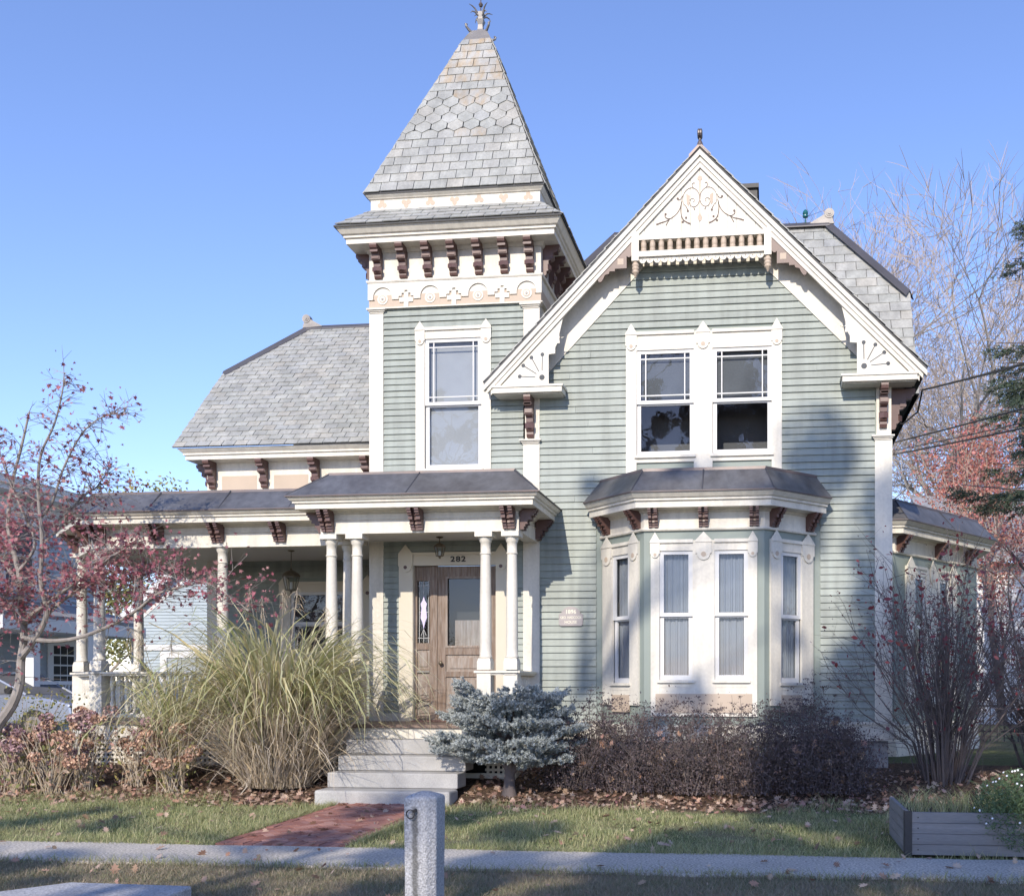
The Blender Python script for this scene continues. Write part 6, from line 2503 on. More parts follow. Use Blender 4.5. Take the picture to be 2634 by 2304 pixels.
# ---- ornamental grasses
def miscanthus(base, R0, hgt, reach, ng, nd, label, seed):
    g2 = np.random.default_rng(seed)
    e = empty('ornamental_grass', base, label, 'grass', 'ornamental grass clumps before the porch')
    for nm, n, m, h0, h1, wmin, wmax in (('green_blades', ng, 'blade_green', 0.75, 1.0, 0.016, 0.040), ('dry_blades', nd, 'blade_dry', 0.3, 0.85, 0.007, 0.018)):
        a = g2.uniform(0, 2 * np.pi, n)
        r = R0 * np.sqrt(g2.random(n))
        B = np.column_stack([base[0] + np.cos(a) * r, base[1] + np.sin(a) * r * 0.7, np.full(n, base[2])])
        a2 = a + g2.normal(0, 0.7, n)
        green = nm == 'green_blades'
        Lb = hgt * (g2.uniform(0.8, 1.38, n) if green else g2.uniform(0.25, 1.0, n))
        f0 = np.abs(g2.normal(0, 0.16 if green else 0.36, n))
        f1 = g2.uniform(2.1, 3.5, n) if green else g2.uniform(0.4, 2.9, n)
        pw = g2.uniform(1.35, 2.6, n)
        K = 10
        V = []
        w = g2.uniform(wmin, wmax, n)
        sd = np.column_stack([-np.sin(a2 + g2.normal(0, 0.8, n)), np.cos(a2 + g2.normal(0, 0.8, n))])
        hz = np.zeros(n)
        z = B[:, 2].copy()
        kink = g2.normal(0, 0.10, (K + 1, n))
        tw = np.zeros(n)
        for i in range(K + 1):
            t = i / K
            ww = w * (0.5 + 0.5 * min(1, t * 3)) * (1 - max(0, t - 0.55) / 0.45 * 0.92) * 0.5
            x = B[:, 0] + np.cos(a2 + tw) * hz
            y = B[:, 1] + np.sin(a2 + tw) * hz * 0.75
            V.append(np.column_stack([x - sd[:, 0] * ww, y - sd[:, 1] * ww, z]))
            V.append(np.column_stack([x + sd[:, 0] * ww, y + sd[:, 1] * ww, z]))
            ph = f0 + f1 * t ** pw + kink[i]
            hz = hz + np.sin(ph) * Lb / K
            z = z + np.cos(ph) * Lb / K
            tw = tw + g2.normal(0, 0.03, n)
        V = np.stack(V, 1)
        V[:, :, 2] = np.maximum(V[:, :, 2], base[2] + 0.02 + g2.random((n, 1)) * 0.05)
        b0 = np.arange(n)[:, None] * 22
        Fc = np.concatenate([b0 + np.array([2 * i, 2 * i + 1, 2 * i + 3, 2 * i + 2]) for i in range(10)], 0)
        big_mesh(nm, V.reshape(-1, 3), Fc, m, e, True)
    # plumes
    for k in range(5):
        a = g2.uniform(0, 6.28)
        x, y = base[0] + math.cos(a) * reach * 0.4, base[1] + math.sin(a) * reach * 0.3
        mb = MB()
        top = Vector((x + math.cos(a) * 0.2, y + math.sin(a) * 0.2, base[2] + hgt * g2.uniform(0.95, 1.08)))
        mb.tube([base, (Vector(base) + top) / 2 + Vector((0, 0, 0.2)), top], [0.006, 0.005, 0.003], 4)
        for i in range(26):
            s_ = top - Vector((0, 0, 0.012 * i))
            d = Vector((g2.normal(0, 0.05), g2.normal(0, 0.05), -0.06 - 0.05 * g2.random()))
            mb.tube([s_, s_ + d * 0.6 + Vector((0, 0, 0.03)), s_ + d], [0.003, 0.003, 0.002], 3)
        mb.build('plume', 'blade_dry', e)


p = at(712, 2030, -1.95)
miscanthus((p.x, -1.95, gz(0, -1.95)), 0.46, 2.6, 1.15, 1000, 2600, 'tall arching green and straw ornamental grass beside the granite steps', 1)
p = at(450, 2000, -1.6)
miscanthus((p.x, -1.6, gz(0, -1.6)), 0.2, 2.0, 1.0, 190, 260, 'smaller drooping ornamental grass in front of the porch railing', 2)


# ---- branching helpers
def grow(mbs, p, d, L, r, lvl, maxl, rg, prm, tips):
    mb = mbs[0] if lvl < maxl - 2 else mbs[1]
    n = 8 if lvl == 0 else (6 if lvl == 1 else (4 if lvl < 4 else 3))
    k = 5 if lvl < 2 else (4 if lvl < 4 else 3)
    pts, rads = [p], [r]
    q = p.copy()
    dd = d.copy()
    rend = r * prm['taper']
    for i in range(1, k + 1):
        dd = (dd + Vector((rg.gauss(0, prm['wob']), rg.gauss(0, prm['wob']), rg.gauss(0, prm['wob']) + prm['up']))).normalized()
        q = q + dd * (L / k)
        pts.append(q.copy())
        rads.append(r + (rend - r) * i / k)
    if lvl == maxl:
        rads[-1] = r * 0.3
    mb.tube(pts, rads, n, cap=(lvl == 0))
    tips.append((lvl, pts, dd.copy()))
    if lvl >= maxl:
        return
    nc = prm['nc'][min(lvl, len(prm['nc']) - 1)]
    for c in range(nc):
        if c < prm.get('ends', 2):
            bp, br = pts[-1], rads[-1]
        else:
            i = rg.randint(max(1, k // 3), k - 1)
            bp, br = pts[i], rads[i] * 0.75
        ang = R(rg.uniform(*prm['ang']))
        ax = dd.orthogonal()
        ax.rotate(Matrix.Rotation(rg.uniform(0, 2 * math.pi), 3, dd))
        nd = dd.copy()
        nd.rotate(Matrix.Rotation(ang, 3, ax.normalized()))
        grow(mbs, bp, nd.normalized(), L * rg.uniform(*prm['len']), max(br * rg.uniform(*prm.get('rf', (0.62, 0.9))), prm['rmin']), lvl + 1, maxl, rg, prm, tips)


def bare_tree(name, base, h, r, label, seed, maxl=6, bark='bark_pale', leaf=None, prm=None, group=None, lean=(0, 0), twig=None):
    rg = random.Random(seed)
    P_ = dict(taper=0.72, wob=0.06, up=0.035, nc=[3, 3, 3, 3, 3, 3], ang=(14, 36), len=(0.62, 0.86), rmin=0.006, ends=2)
    P_.update(prm or {})
    e = empty(name, base, label, 'tree', group)
    tips = []
    mb, mb2 = MB(), MB()
    grow((mb, mb2), Vector(base), Vector((lean[0], lean[1], 1)).normalized(), h, r, 0, maxl, rg, P_, tips)
    mb.build('trunk', bark, e, True)
    mb2.build('twigs', twig or 'twig', e, True)['kind'] = 'stuff'
    if leaf:
        m, n, s0, s1, shape, sp = leaf
        ends = [q for l, pts, d in tips if l >= maxl - 1 for q in pts[1:]]
        idx = [rg.randrange(len(ends)) for _ in range(n)]
        C = np.array([ends[i] for i in idx]) + nrg.normal(0, sp, (n, 3))
        scatter_leaves('crown', C, nrg.uniform(s0, s1, n), shape, m, e)
    return e


# big pale bare trees behind the house on the right
def bx(px, Y):
    return at(px, HY, Y).x


TP_ = dict(ang=(14, 44), rmin=0.0105, nc=[3, 4, 4, 4, 3, 3, 2], len=(0.6, 0.86), up=0.018, wob=0.10, rf=(0.5, 0.82), taper=0.68)
bare_tree('bare_tree', (bx(2322, 26), 26, 0.4), 6.3, 0.46, 'tall pale bare tree nearest the house corner behind the right roof', 3, 7, prm=TP_, group='bare trees behind the house', lean=(-0.1, 0))
bare_tree('bare_tree', (bx(2385, 30), 30, 0.4), 6.9, 0.52, 'tall pale bare tree with forked trunk behind the red tree', 8, 7, prm=TP_, group='bare trees behind the house', lean=(0.03, 0))
bare_tree('bare_tree', (bx(2150, 33), 33, 0.4), 7.6, 0.5, 'bare tree whose fine twigs rise behind the right roof ridge', 14, 7, prm=TP_, group='bare trees behind the house')
bare_tree('bare_tree', (bx(2560, 34), 34, 0.4), 7.0, 0.44, 'rightmost tall pale bare tree behind the spruce', 19, 7, prm=TP_, group='bare trees behind the house')
# red tree on the right
bare_tree('red_tree', (bx(2580, 15), 15, 0.4), 2.75, 0.13, 'narrow tree full of coral red autumn leaves at the right edge', 5, 5, 'twig_dark',
          ('red_leaf', 7500, 0.07, 0.125, OVAL, 0.20), dict(ang=(10, 28), len=(0.68, 0.88), up=0.06, wob=0.05))
bare_tree('red_tree', (bx(2700, 11), 11, 0.4), 2.2, 0.10, 'lower spreading red leaved tree behind the bare bush at the right edge', 6, 5, 'twig_dark',
          ('red_leaf', 4200, 0.06, 0.11, OVAL, 0.25), dict(ang=(15, 40), len=(0.68, 0.85)))
# yellowing tree behind the left wing
bare_tree('yellowing_tree', (bx(400, 26), 26, 0.4), 3.2, 0.18, 'half bare yellowing tree behind the left wing roof', 9, 5, 'twig', ('leaf_yellow', 3500, 0.12, 0.22, OVAL, 0.35), dict(ang=(16, 42), len=(0.62, 0.82)))
bare_tree('yellowing_tree', (bx(250, 34), 34, 0.4), 2.6, 0.2, 'low yellow tree seen between porch columns', 10, 5, 'twig', ('leaf_yellow', 4500, 0.16, 0.3, OVAL, 0.5), dict(ang=(18, 45), len=(0.6, 0.8)))

# trees across the street, behind the camera, that shade the lawn
def shade_tree(base, boxes, label, seed):
    rg = random.Random(seed)
    g2 = np.random.default_rng(seed)
    base = Vector(base)
    e = empty('street_tree', base, label, 'tree', 'trees across the street')
    cl = []
    for x0, x1, z0, z1, n, r0, r1, dens in boxes:
        for _ in range(n):
            dy = rg.uniform(-2, 2)
            cl.append((Vector((rg.uniform(x0, x1) + 0.1 * dy, -25 + dy, rg.uniform(z0, z1) - 0.62 * dy)), rg.uniform(r0, r1), dens))
    top = max(c[0].z for c in cl)
    mx = sum(c[0].x for c in cl) / len(cl)
    mb = MB()
    n = 10
    tr = [Vector((base.x + (mx - base.x) * (i / n) ** 1.5, base.y + (-25 - base.y) * i / n, top * 0.93 * i / n)) for i in range(n + 1)]
    mb.tube(tr, [0.30 * max(0.06, 1 - i / n) ** 1.3 for i in range(n + 1)], 8)
    C, S = [], []
    for c, r, dens in cl:
        k = max(2, min(n - 1, int(n * (c.z - r * 1.5) / (top * 0.93) - 0.10 * (c.xy - Vector((mx, -25))).length)))
        st = tr[k]
        md = st + (c - st) * 0.5 + Vector((rg.gauss(0, 0.3), rg.gauss(0, 0.3), 0.25))
        mb.tube([st, md, c], [0.055, 0.035, 0.015], 5)
        for _ in range(9):
            d = Vector((rg.gauss(0, 1), rg.gauss(0, 1), rg.gauss(0.2, 1))).normalized() * r * rg.uniform(0.6, 1.3)
            mb.tube([c - d * 0.1, c + d * 0.5 + Vector((0, 0, 0.08)), c + d], [0.025, 0.016, 0.006], 3)
        m_ = int(dens * r * r * 2.2)
        v = g2.normal(size=(m_, 3))
        v /= np.linalg.norm(v, axis=1)[:, None]
        C.append(np.array(c) + v * r * (g2.random((m_, 1)) ** 0.45))
        S.append(g2.uniform(0.18, 0.30, m_))
    mb.build('trunk', 'bark_grey', e, True)
    scatter_leaves('crown', np.concatenate(C), np.concatenate(S), OVAL, 'oak_brown', e)


shade_tree((0.6, -25.5, 0), [(-1.9, 3.6, 14.0, 20.9, 33, 0.4, 0.95, 300), (-4.6, 3.8, 10.2, 14.2, 25, 0.55, 0.95, 330)], 'dense brown leaved oak across the street opposite the right corner', 31)
shade_tree((-7.0, -24.5, 0), [(-9.6, -4.4, 10.2, 13.8, 16, 0.22, 0.5, 300), (-5.2, -1.9, 15.4, 20.2, 17, 0.22, 0.5, 200)], 'half bare oak across the street opposite the steps', 32)
shade_tree((-14.0, -25.0, 0), [(-16.5, -9.6, 10.2, 13.6, 20, 0.22, 0.5, 300)], 'half bare oak across the street at far left', 33)


# ---- conifers
def needle_shoots(name, C, D, Ls, m, parent, nn=26, nl=0.035, nw=0.006):
    C, D, Ls = np.asarray(C, float), np.asarray(D, float), np.asarray(Ls, float)
    D /= np.linalg.norm(D, axis=1)[:, None]
    n = len(C)
    t = nrg.random((n, nn)) ** 0.8
    rad = nrg.normal(size=(n, nn, 3))
    rad -= (rad * D[:, None, :]).sum(2, keepdims=True) * D[:, None, :]
    rad /= np.linalg.norm(rad, axis=2, keepdims=True)
    root = C[:, None, :] + D[:, None, :] * (t * Ls[:, None])[:, :, None]
    tipd = rad * 0.8 + D[:, None, :] * 0.75
    tip = root + tipd * nl * nrg.uniform(0.7, 1.2, (n, nn, 1))
    sd = np.cross(tipd, nrg.normal(size=(n, nn, 3)))
    sd /= np.linalg.norm(sd, axis=2, keepdims=True)
    V = np.stack([root - sd * nw * 0.5, root + sd * nw * 0.5, tip + sd * nw * 0.3, tip - sd * nw * 0.3], 2).reshape(-1, 3)
    return big_mesh(name, V, np.arange(len(V)).reshape(-1, 4), m, parent)


def dwarf_spruce():
    base = at(1310, 2012, -2.1)
    base = Vector((base.x, -2.1, gz(0, -2.1)))
    e = empty('dwarf_blue_spruce', base, 'flat topped dwarf blue spruce on a short trunk beside the steps', 'conifer')
    rg = random.Random(4)
    mb = MB()
    mb.tube([base + Vector((0, 0, -0.05)), base + Vector((0.0, 0, 0.12)), base + Vector((0.01, 0, 0.45)), base + Vector((-0.02, 0.05, 0.85)), base + Vector((0, 0, 1.15))], [0.12, 0.075, 0.062, 0.045, 0.025], 10)
    mb.tube([base + Vector((0.03, 0, 0.3)), base + Vector((0.25, 0.0, 0.6)), base + Vector((0.5, 0.1, 0.85))], [0.05, 0.04, 0.025], 8)
    mb.tube([base + Vector((-0.02, 0, 0.34)), base + Vector((-0.22, -0.05, 0.62)), base + Vector((-0.45, 0.0, 0.82))], [0.04, 0.032, 0.02], 8)
    C, D, Ls = [], [], []
    limbs = []
    for k in range(34):
        a = k * 2.39996 + rg.uniform(-0.2, 0.2)
        f = k / 33
        z = 0.50 + 0.80 * f
        ln = (0.95 - 0.38 * f * f) * rg.uniform(0.82, 1.12)
        if f < 0.25:
            ln *= 0.95
        dx, dy = math.cos(a), math.sin(a)
        rise = rg.uniform(0.0, 0.10) + 0.06 * f
        droop = -0.06 if f < 0.4 else 0.0
        st = base + Vector((0, 0.02, min(1.05, z - 0.12)))
        pts = [st + Vector((dx * ln * t * 1.02, dy * ln * t * 0.8, (z - (st.z - base.z)) * t + rise * t * t + droop * t)) for t in (0, 0.35, 0.7, 1.0)]
        mb.tube(pts, [0.025, 0.018, 0.012, 0.006], 5)
        for j in range(150):
            t = rg.uniform(0.22, 1.04)
            i = min(2, int(t * 3))
            seg = (pts[i + 1] - pts[i])
            q = pts[0] + (pts[3] - pts[0]) * t
            sd = Vector((-dy, dx, 0))
            wid = 0.36 * (1.15 - t * 0.55)
            off = rg.uniform(-1, 1)
            q = q + sd * off * wid + Vector((0, 0, rg.uniform(-0.03, 0.045) + rise * (t * t - t)))
            d = Vector((dx, dy, 0)) * rg.uniform(0.4, 1.0) + sd * off * 0.9 + Vector((0, 0, rg.uniform(0.0, 0.5)))
            C.append(q)
            D.append(d)
            Ls.append(rg.uniform(0.07, 0.13))
    mb.build('trunk', 'twig_dark', e, True)
    needle_shoots('foliage', C, D, Ls, 'needle_blue', e, 44, 0.030, 0.009)


dwarf_spruce()


def spruce(base, h, rad, z0, label, seed, tiers, nb, m='needle_green', nsh=26, nl=0.07, nw=0.015, nn=16, name='spruce_tree'):
    rg = random.Random(seed)
    base = Vector(base)
    e = empty(name, base, label, 'conifer')
    mb = MB()
    mb.tube([base, base + Vector((0, 0, h * 0.5)), base + Vector((0, 0, h))], [h * 0.018, h * 0.011, 0.02], 8)
    C, D, Ls = [], [], []
    for k in range(tiers):
        f = k / (tiers - 1)
        z = z0 + (h - z0) * f
        for b in range(nb):
            a = rg.uniform(0, 2 * math.pi)
            ln = rad * (1 - f) ** 0.8 * rg.uniform(0.75, 1.1) + 0.25
            dx, dy = math.cos(a), math.sin(a)
            zz = z + rg.uniform(-0.2, 0.2)
            pts = [base + Vector((dx * ln * t, dy * ln * t, zz - 0.28 * ln * t + 0.22 * ln * t * t)) for t in (0, 0.35, 0.7, 1.0)]
            mb.tube(pts, [0.035, 0.025, 0.016, 0.006], 4)
            sd = Vector((-dy, dx, 0))
            ns = max(5, int(nsh * ln / rad))
            for j in range(ns):
                t = rg.uniform(0.12, 1.0)
                q = pts[0] + (pts[3] - pts[0]) * t + Vector((0, 0, -0.22 * ln * (t - t * t)))
                off = rg.uniform(-1, 1)
                q = q + sd * off * 0.32 * ln * (1.05 - t) + Vector((0, 0, -rg.random() * 0.10 - 0.1 * abs(off)))
                d = Vector((dx, dy, -0.1)) * 0.8 + sd * off + Vector((0, 0, rg.uniform(-0.4, 0.1)))
                C.append(q)
                D.append(d)
                Ls.append(rg.uniform(0.2, 0.36))
    mb.build('trunk', 'twig_dark', e, True)
    needle_shoots('foliage', C, D, Ls, m, e, nn, nl, nw)
    return e


spruce((6.25, 1.2, 0.4), 14.0, 3.0, 4.5, 'dark green spruce reaching in from the right edge', 2, 20, 9, nsh=120, nl=0.055, nw=0.010, nn=30)
# ---- japanese maple at the left
def jmaple():
    base = at(-25, 1930, -2.3)
    base = Vector((base.x, -2.3, gz(0, -2.3) - 0.05))
    e = empty('japanese_maple', base, 'crooked japanese maple with crimson leaves at the left edge', 'tree')
    rg = random.Random(12)
    mb = MB()
    limbs = [([(-25, 1930), (-8, 1870), (30, 1815), (50, 1760), (54, 1700), (62, 1630), (55, 1560), (48, 1470), (22, 1360), (30, 1250), (55, 1150), (75, 1060)], 0.085, 0.012, 0.1),
             ([(54, 1690), (85, 1650), (120, 1580), (105, 1500), (108, 1390), (98, 1260), (105, 1170), (140, 1090), (160, 1010), (165, 960)], 0.045, 0.006, -0.3),
             ([(58, 1640), (130, 1648), (200, 1640), (280, 1610), (350, 1570), (400, 1530), (460, 1510), (530, 1500), (590, 1535), (640, 1570)], 0.035, 0.005, -0.5),
             ([(60, 1600), (90, 1575), (150, 1530), (220, 1480), (290, 1430), (340, 1400)], 0.04, 0.006, -0.2),
             ([(50, 1500), (0, 1430), (-40, 1340)], 0.035, 0.01, 0.3),
             ([(120, 1580), (180, 1530), (240, 1500), (330, 1495), (390, 1470)], 0.028, 0.005, 0.2),
             ([(105, 1330), (135, 1290), (165, 1200), (215, 1110), (270, 1070), (330, 1062)], 0.022, 0.004, -0.2),
             ([(108, 1400), (150, 1360), (200, 1290), (250, 1250), (285, 1200)], 0.022, 0.004, 0.3),
             ([(48, 1470), (90, 1400), (60, 1320), (10, 1200), (-10, 1120)], 0.026, 0.005, 0.0),
             ([(62, 1620), (20, 1560), (-30, 1520)], 0.03, 0.012, -0.2)]
    tips = []
    spots = []
    for pts, r0, r1, dy in limbs:
        sm = spline(pts, 40)
        w = []
        for i, (x, y) in enumerate(sm):
            f = i / (len(sm) - 1)
            w.append(at(x, y, -2.3 + dy * f * 1.6))
        mb.tube(w, [r0 + (r1 - r0) * (i / (len(w) - 1)) ** 0.8 for i in range(len(w))], 8)
        L_ = len(w)
        for i in range(L_):
            f = i / (L_ - 1)
            if f > 0.28:
                spots.append((w[i], f))
                for _ in range(rg.choice((2, 3, 4))):
                    d = Vector((rg.gauss(0.3, 0.7), rg.gauss(0, 0.7), rg.gauss(0.15, 0.45))).normalized()
                    ln = rg.uniform(0.15, 0.6) * (0.55 if w[i].z > 4.6 else 1)
                    q = [w[i], w[i] + d * ln * 0.5 + Vector((0, 0, 0.03)), w[i] + d * ln]
                    mb.tube(q, [0.006, 0.004, 0.002], 3)
                    for _2 in range(2):
                        d2 = (d + Vector((rg.gauss(0, 0.5), rg.gauss(0, 0.5), rg.gauss(0, 0.4)))).normalized()
                        q2 = [q[1], q[1] + d2 * ln * 0.6]
                        mb.tube(q2, [0.003, 0.0015], 3)
                        tips.append(q2[1])
                    tips += q[1:]
    mb.build('trunk', 'maple_bark', e, True)
    C = []
    tp = np.array([list(t) for t in tips])
    # leaves cling mostly to the middle storey, few at the top
    z = tp[:, 2]
    wgt = np.exp(-((z - 3.1) / 1.0) ** 2) + 0.17
    wgt /= wgt.sum()
    idx = nrg.choice(len(tp), 5000, p=wgt)
    C = tp[idx] + nrg.normal(0, 0.06, (5000, 3))
    scatter_leaves('crown', C, nrg.uniform(0.03, 0.095, 5000), STAR, 'maple_leaf', e, droop=0.6, curl=0.5)


jmaple()


# ---- hydrangeas
def hydrangea(px, py, Y, w, h, heads, m, label, seed):
    rg = random.Random(seed)
    p = at(px, py, Y)
    base = Vector((p.x, Y, gz(0, Y)))
    e = empty('hydrangea', base, label, 'shrub', 'faded hydrangeas before the porch')
    mb = MB()
    hp_ = []
    for i in range(heads * 4):
        a = rg.uniform(0, 6.28)
        rr = math.sqrt(rg.random()) * w
        tip = base + Vector((math.cos(a) * rr, math.sin(a) * rr * 0.6, h * rg.uniform(0.45, 1.0)))
        st = base + Vector((rg.gauss(0, 0.08), rg.gauss(0, 0.06), 0))
        mb.tube([st, (st + tip) / 2 + Vector((rg.gauss(0, 0.04), 0, 0.05)), tip], [0.006, 0.005, 0.004], 4)
        if i < heads:
            hp_.append(tip)
    mb.build('stems', 'blade_dry', e)
    for t in hp_:
        n = 90
        v = nrg.normal(size=(n, 3))
        v /= np.linalg.norm(v, axis=1)[:, None]
        rr = rg.uniform(0.055, 0.095)
        C = np.array(t) + v * rr * np.array([1.15, 1.15, 0.8])
        scatter_leaves('flower_head', C, nrg.uniform(0.022, 0.036, n), QUAD, m if rg.random() < 0.75 else 'hyd_tan', e)
    n = heads * 14
    C = np.column_stack([base.x + nrg.normal(0, w * 0.6, n), base.y + nrg.normal(0, w * 0.35, n), base.z + nrg.uniform(0.05, h * 0.85, n)])
    scatter_leaves('dry_leaf', C, nrg.uniform(0.04, 0.09, n), OVAL, 'leaf_yellow' if seed % 2 else 'fallen_leaf', e, curl=0.6)


hydrangea(40, 2000, -2.3, 0.5, 1.05, 15, 'hyd_mauve', 'leftmost faded hydrangea under the maple', 1)
hydrangea(130, 2005, -2.4, 0.5, 0.95, 15, 'hyd_tan', 'tan headed hydrangea right of the maple trunk', 2)
hydrangea(215, 1990, -2.1, 0.5, 1.1, 16, 'hyd_mauve', 'mauve headed hydrangea below the porch corner', 3)
hydrangea(345, 1990, -1.9, 0.45, 0.95, 13, 'hyd_mauve', 'hydrangea in front of the porch lattice', 4)
hydrangea(440, 2000, -2.2, 0.4, 0.9, 11, 'hyd_tan', 'small hydrangea just left of the tall ornamental grass', 5)
hydrangea(-60, 1990, -2.2, 0.5, 0.9, 8, 'hyd_mauve', 'hydrangea cut by the left edge of the picture', 6)


def leafy_bush(px, py, Y, w, h, n, label, seed):
    p = at(px, py, Y)
    base = Vector((p.x, Y, gz(0, Y)))
    e = empty('leafy_bush', base, label, 'shrub')
    rg = random.Random(seed)
    mb = MB()
    tips = []
    for i in range(70):
        a = rg.uniform(0, 6.28)
        rr = rg.random() ** 0.6
        tip = base + Vector((math.cos(a) * rr * w, math.sin(a) * rr * w * 0.7, h * rg.uniform(0.4, 1.0)))
        st = base + Vector((rg.gauss(0, 0.1), rg.gauss(0, 0.08), 0))
        mb.tube([st, (st + tip) / 2 + Vector((rg.gauss(0, 0.06), 0, 0.08)), tip], [0.007, 0.005, 0.002], 4, False)
        tips += [tip, (st + tip) / 2, st + (tip - st) * 0.75]
    mb.build('stems', 'twig', e)
    T = np.array([list(t) for t in tips])
    C = T[nrg.integers(0, len(T), n)] + nrg.normal(0, 0.08, (n, 3))
    scatter_leaves('foliage', C, nrg.uniform(0.03, 0.07, n), OVAL, 'leaf_yellow', e)


leafy_bush(60, 1985, -1.6, 0.75, 1.25, 1500, 'yellow green leafy bush behind the leftmost hydrangeas', 4)


# ---- brown spirea hedge
def spirea(x, y, w, h, label, seed):
    rg = random.Random(seed)
    base = Vector((x, y, gz(0, y)))
    e = empty('bare_shrub', base, label, 'shrub', 'brown shrubs under the bay window')
    mb = MB()
    tips = []
    mids = []
    for i in range(170):
        a = rg.uniform(0, 6.28)
        rr = math.sqrt(rg.random())
        hh = h * (1.0 - 0.42 * rr * rr) * (rg.uniform(0.45, 1.0) if rg.random() < 0.85 else rg.uniform(1.0, 1.28)) * 0.92
        tip = base + Vector((math.cos(a) * rr * w, math.sin(a) * rr * w * 0.8, hh))
        st = base + Vector((math.cos(a) * rr * w * 0.5 + rg.gauss(0, 0.08), math.sin(a) * rr * w * 0.4 + rg.gauss(0, 0.06), 0))
        md = st + (tip - st) * 0.5 + Vector((rg.gauss(0, 0.10), rg.gauss(0, 0.10), 0.08))
        mb.tube([st, md, tip], [0.0055, 0.004, 0.002], 3, False)
        tips.append(tip)
        for _ in range(4):
            t = rg.uniform(0.3, 0.95)
            q = md + (tip - md) * t if t > 0.5 else st + (md - st) * (t + 0.4)
            d = Vector((rg.gauss(0, 0.13), rg.gauss(0, 0.13), rg.uniform(0.03, 0.2)))
            mb.tube([q, q + d], [0.003, 0.0015], 3, False)
            mids.append(q + d)
            if rg.random() < 0.3 and (q + d).z > base.z + h * 0.7:
                tips.append(q + d)
    # flat umbel seed heads
    for t in tips:
        for k in range(5):
            a = k * 1.257 + rg.random()
            mb.tube([t, t + Vector((0.035 * math.cos(a), 0.035 * math.sin(a), 0.03))], [0.0018, 0.0014], 3, False)
    mb.build('stems', 'twig_dark', e)
    T = np.array([list(t) for t in tips])
    Cu = np.repeat(T, 9, 0) + np.column_stack([nrg.normal(0, 0.03, len(T) * 9), nrg.normal(0, 0.03, len(T) * 9), nrg.normal(0.03, 0.006, len(T) * 9)])
    scatter_leaves('seed_head', Cu, nrg.uniform(0.010, 0.02, len(Cu)), QUAD, 'spirea_leaf', e)
    n = 9000
    Mi = np.array([list(t) for t in mids + [b * 0.5 + base * 0.5 for b in tips]])
    C = Mi[nrg.integers(0, len(Mi), n)] + nrg.normal(0, 0.06, (n, 3))
    C[:, 2] = np.maximum(C[:, 2], base.z + 0.02)
    C[:, 2] = np.where(nrg.random(n) < 0.6, base.z + (C[:, 2] - base.z) * nrg.uniform(0.05, 0.85, n), C[:, 2])
    out = nrg.random(n) < 0.35
    C[:, 0] = np.where(out, base.x + (C[:, 0] - base.x) * 1.25, C[:, 0])
    scatter_leaves('dry_leaf', C, nrg.uniform(0.016, 0.042, n), OVAL, 'spirea_leaf', e)
    n = 22
    a = nrg.uniform(0, 6.28, n)
    C = np.column_stack([base.x + np.cos(a) * w * 0.7, base.y - np.abs(np.sin(a)) * w * 0.45, base.z + nrg.uniform(0.15, h * 0.7, n)])
    scatter_leaves('caught_leaf', C, nrg.uniform(0.06, 0.13, n), OAK, 'fallen_leaf', e, droop=1.5, curl=0.5)


spirea(-2.45, -1.75, 0.62, 1.15, 'brown leafless shrub nearest the blue spruce under the bay', 1)
spirea(-1.75, -1.85, 0.65, 1.2, 'brown twiggy shrub under the left front window of the bay', 2)
spirea(-1.0, -1.9, 0.65, 1.15, 'brown twiggy shrub under the middle of the bay', 3)
spirea(-0.3, -1.9, 0.65, 1.15, 'brown twiggy shrub under the right front window of the bay', 4)
spirea(0.4, -1.75, 0.65, 1.3, 'taller brown shrub under the right side window of the bay', 5)
spirea(0.85, -1.85, 0.5, 0.95, 'rightmost brown shrub of the row, left of the big bare bush', 6)
# low grey heather tuft right of the porch lattice
p = at(1470, 1960, -0.9)
n = 2200
C = np.column_stack([nrg.uniform(p.x - 0.35, p.x + 0.5, n), nrg.normal(-0.9, 0.15, n), nrg.uniform(0, 0.25, n) ** 1 + gz(0, -0.9)])
mat('heather', (0.16, 0.14, 0.17), 0.9, var=0, rnd=0.25)
hth = scatter_leaves('low_groundcover', C, nrg.uniform(0.02, 0.045, n), OVAL, 'heather', kind='stuff')
tag(hth, 'low purplish grey ground cover between spruce and bay', 'plant')


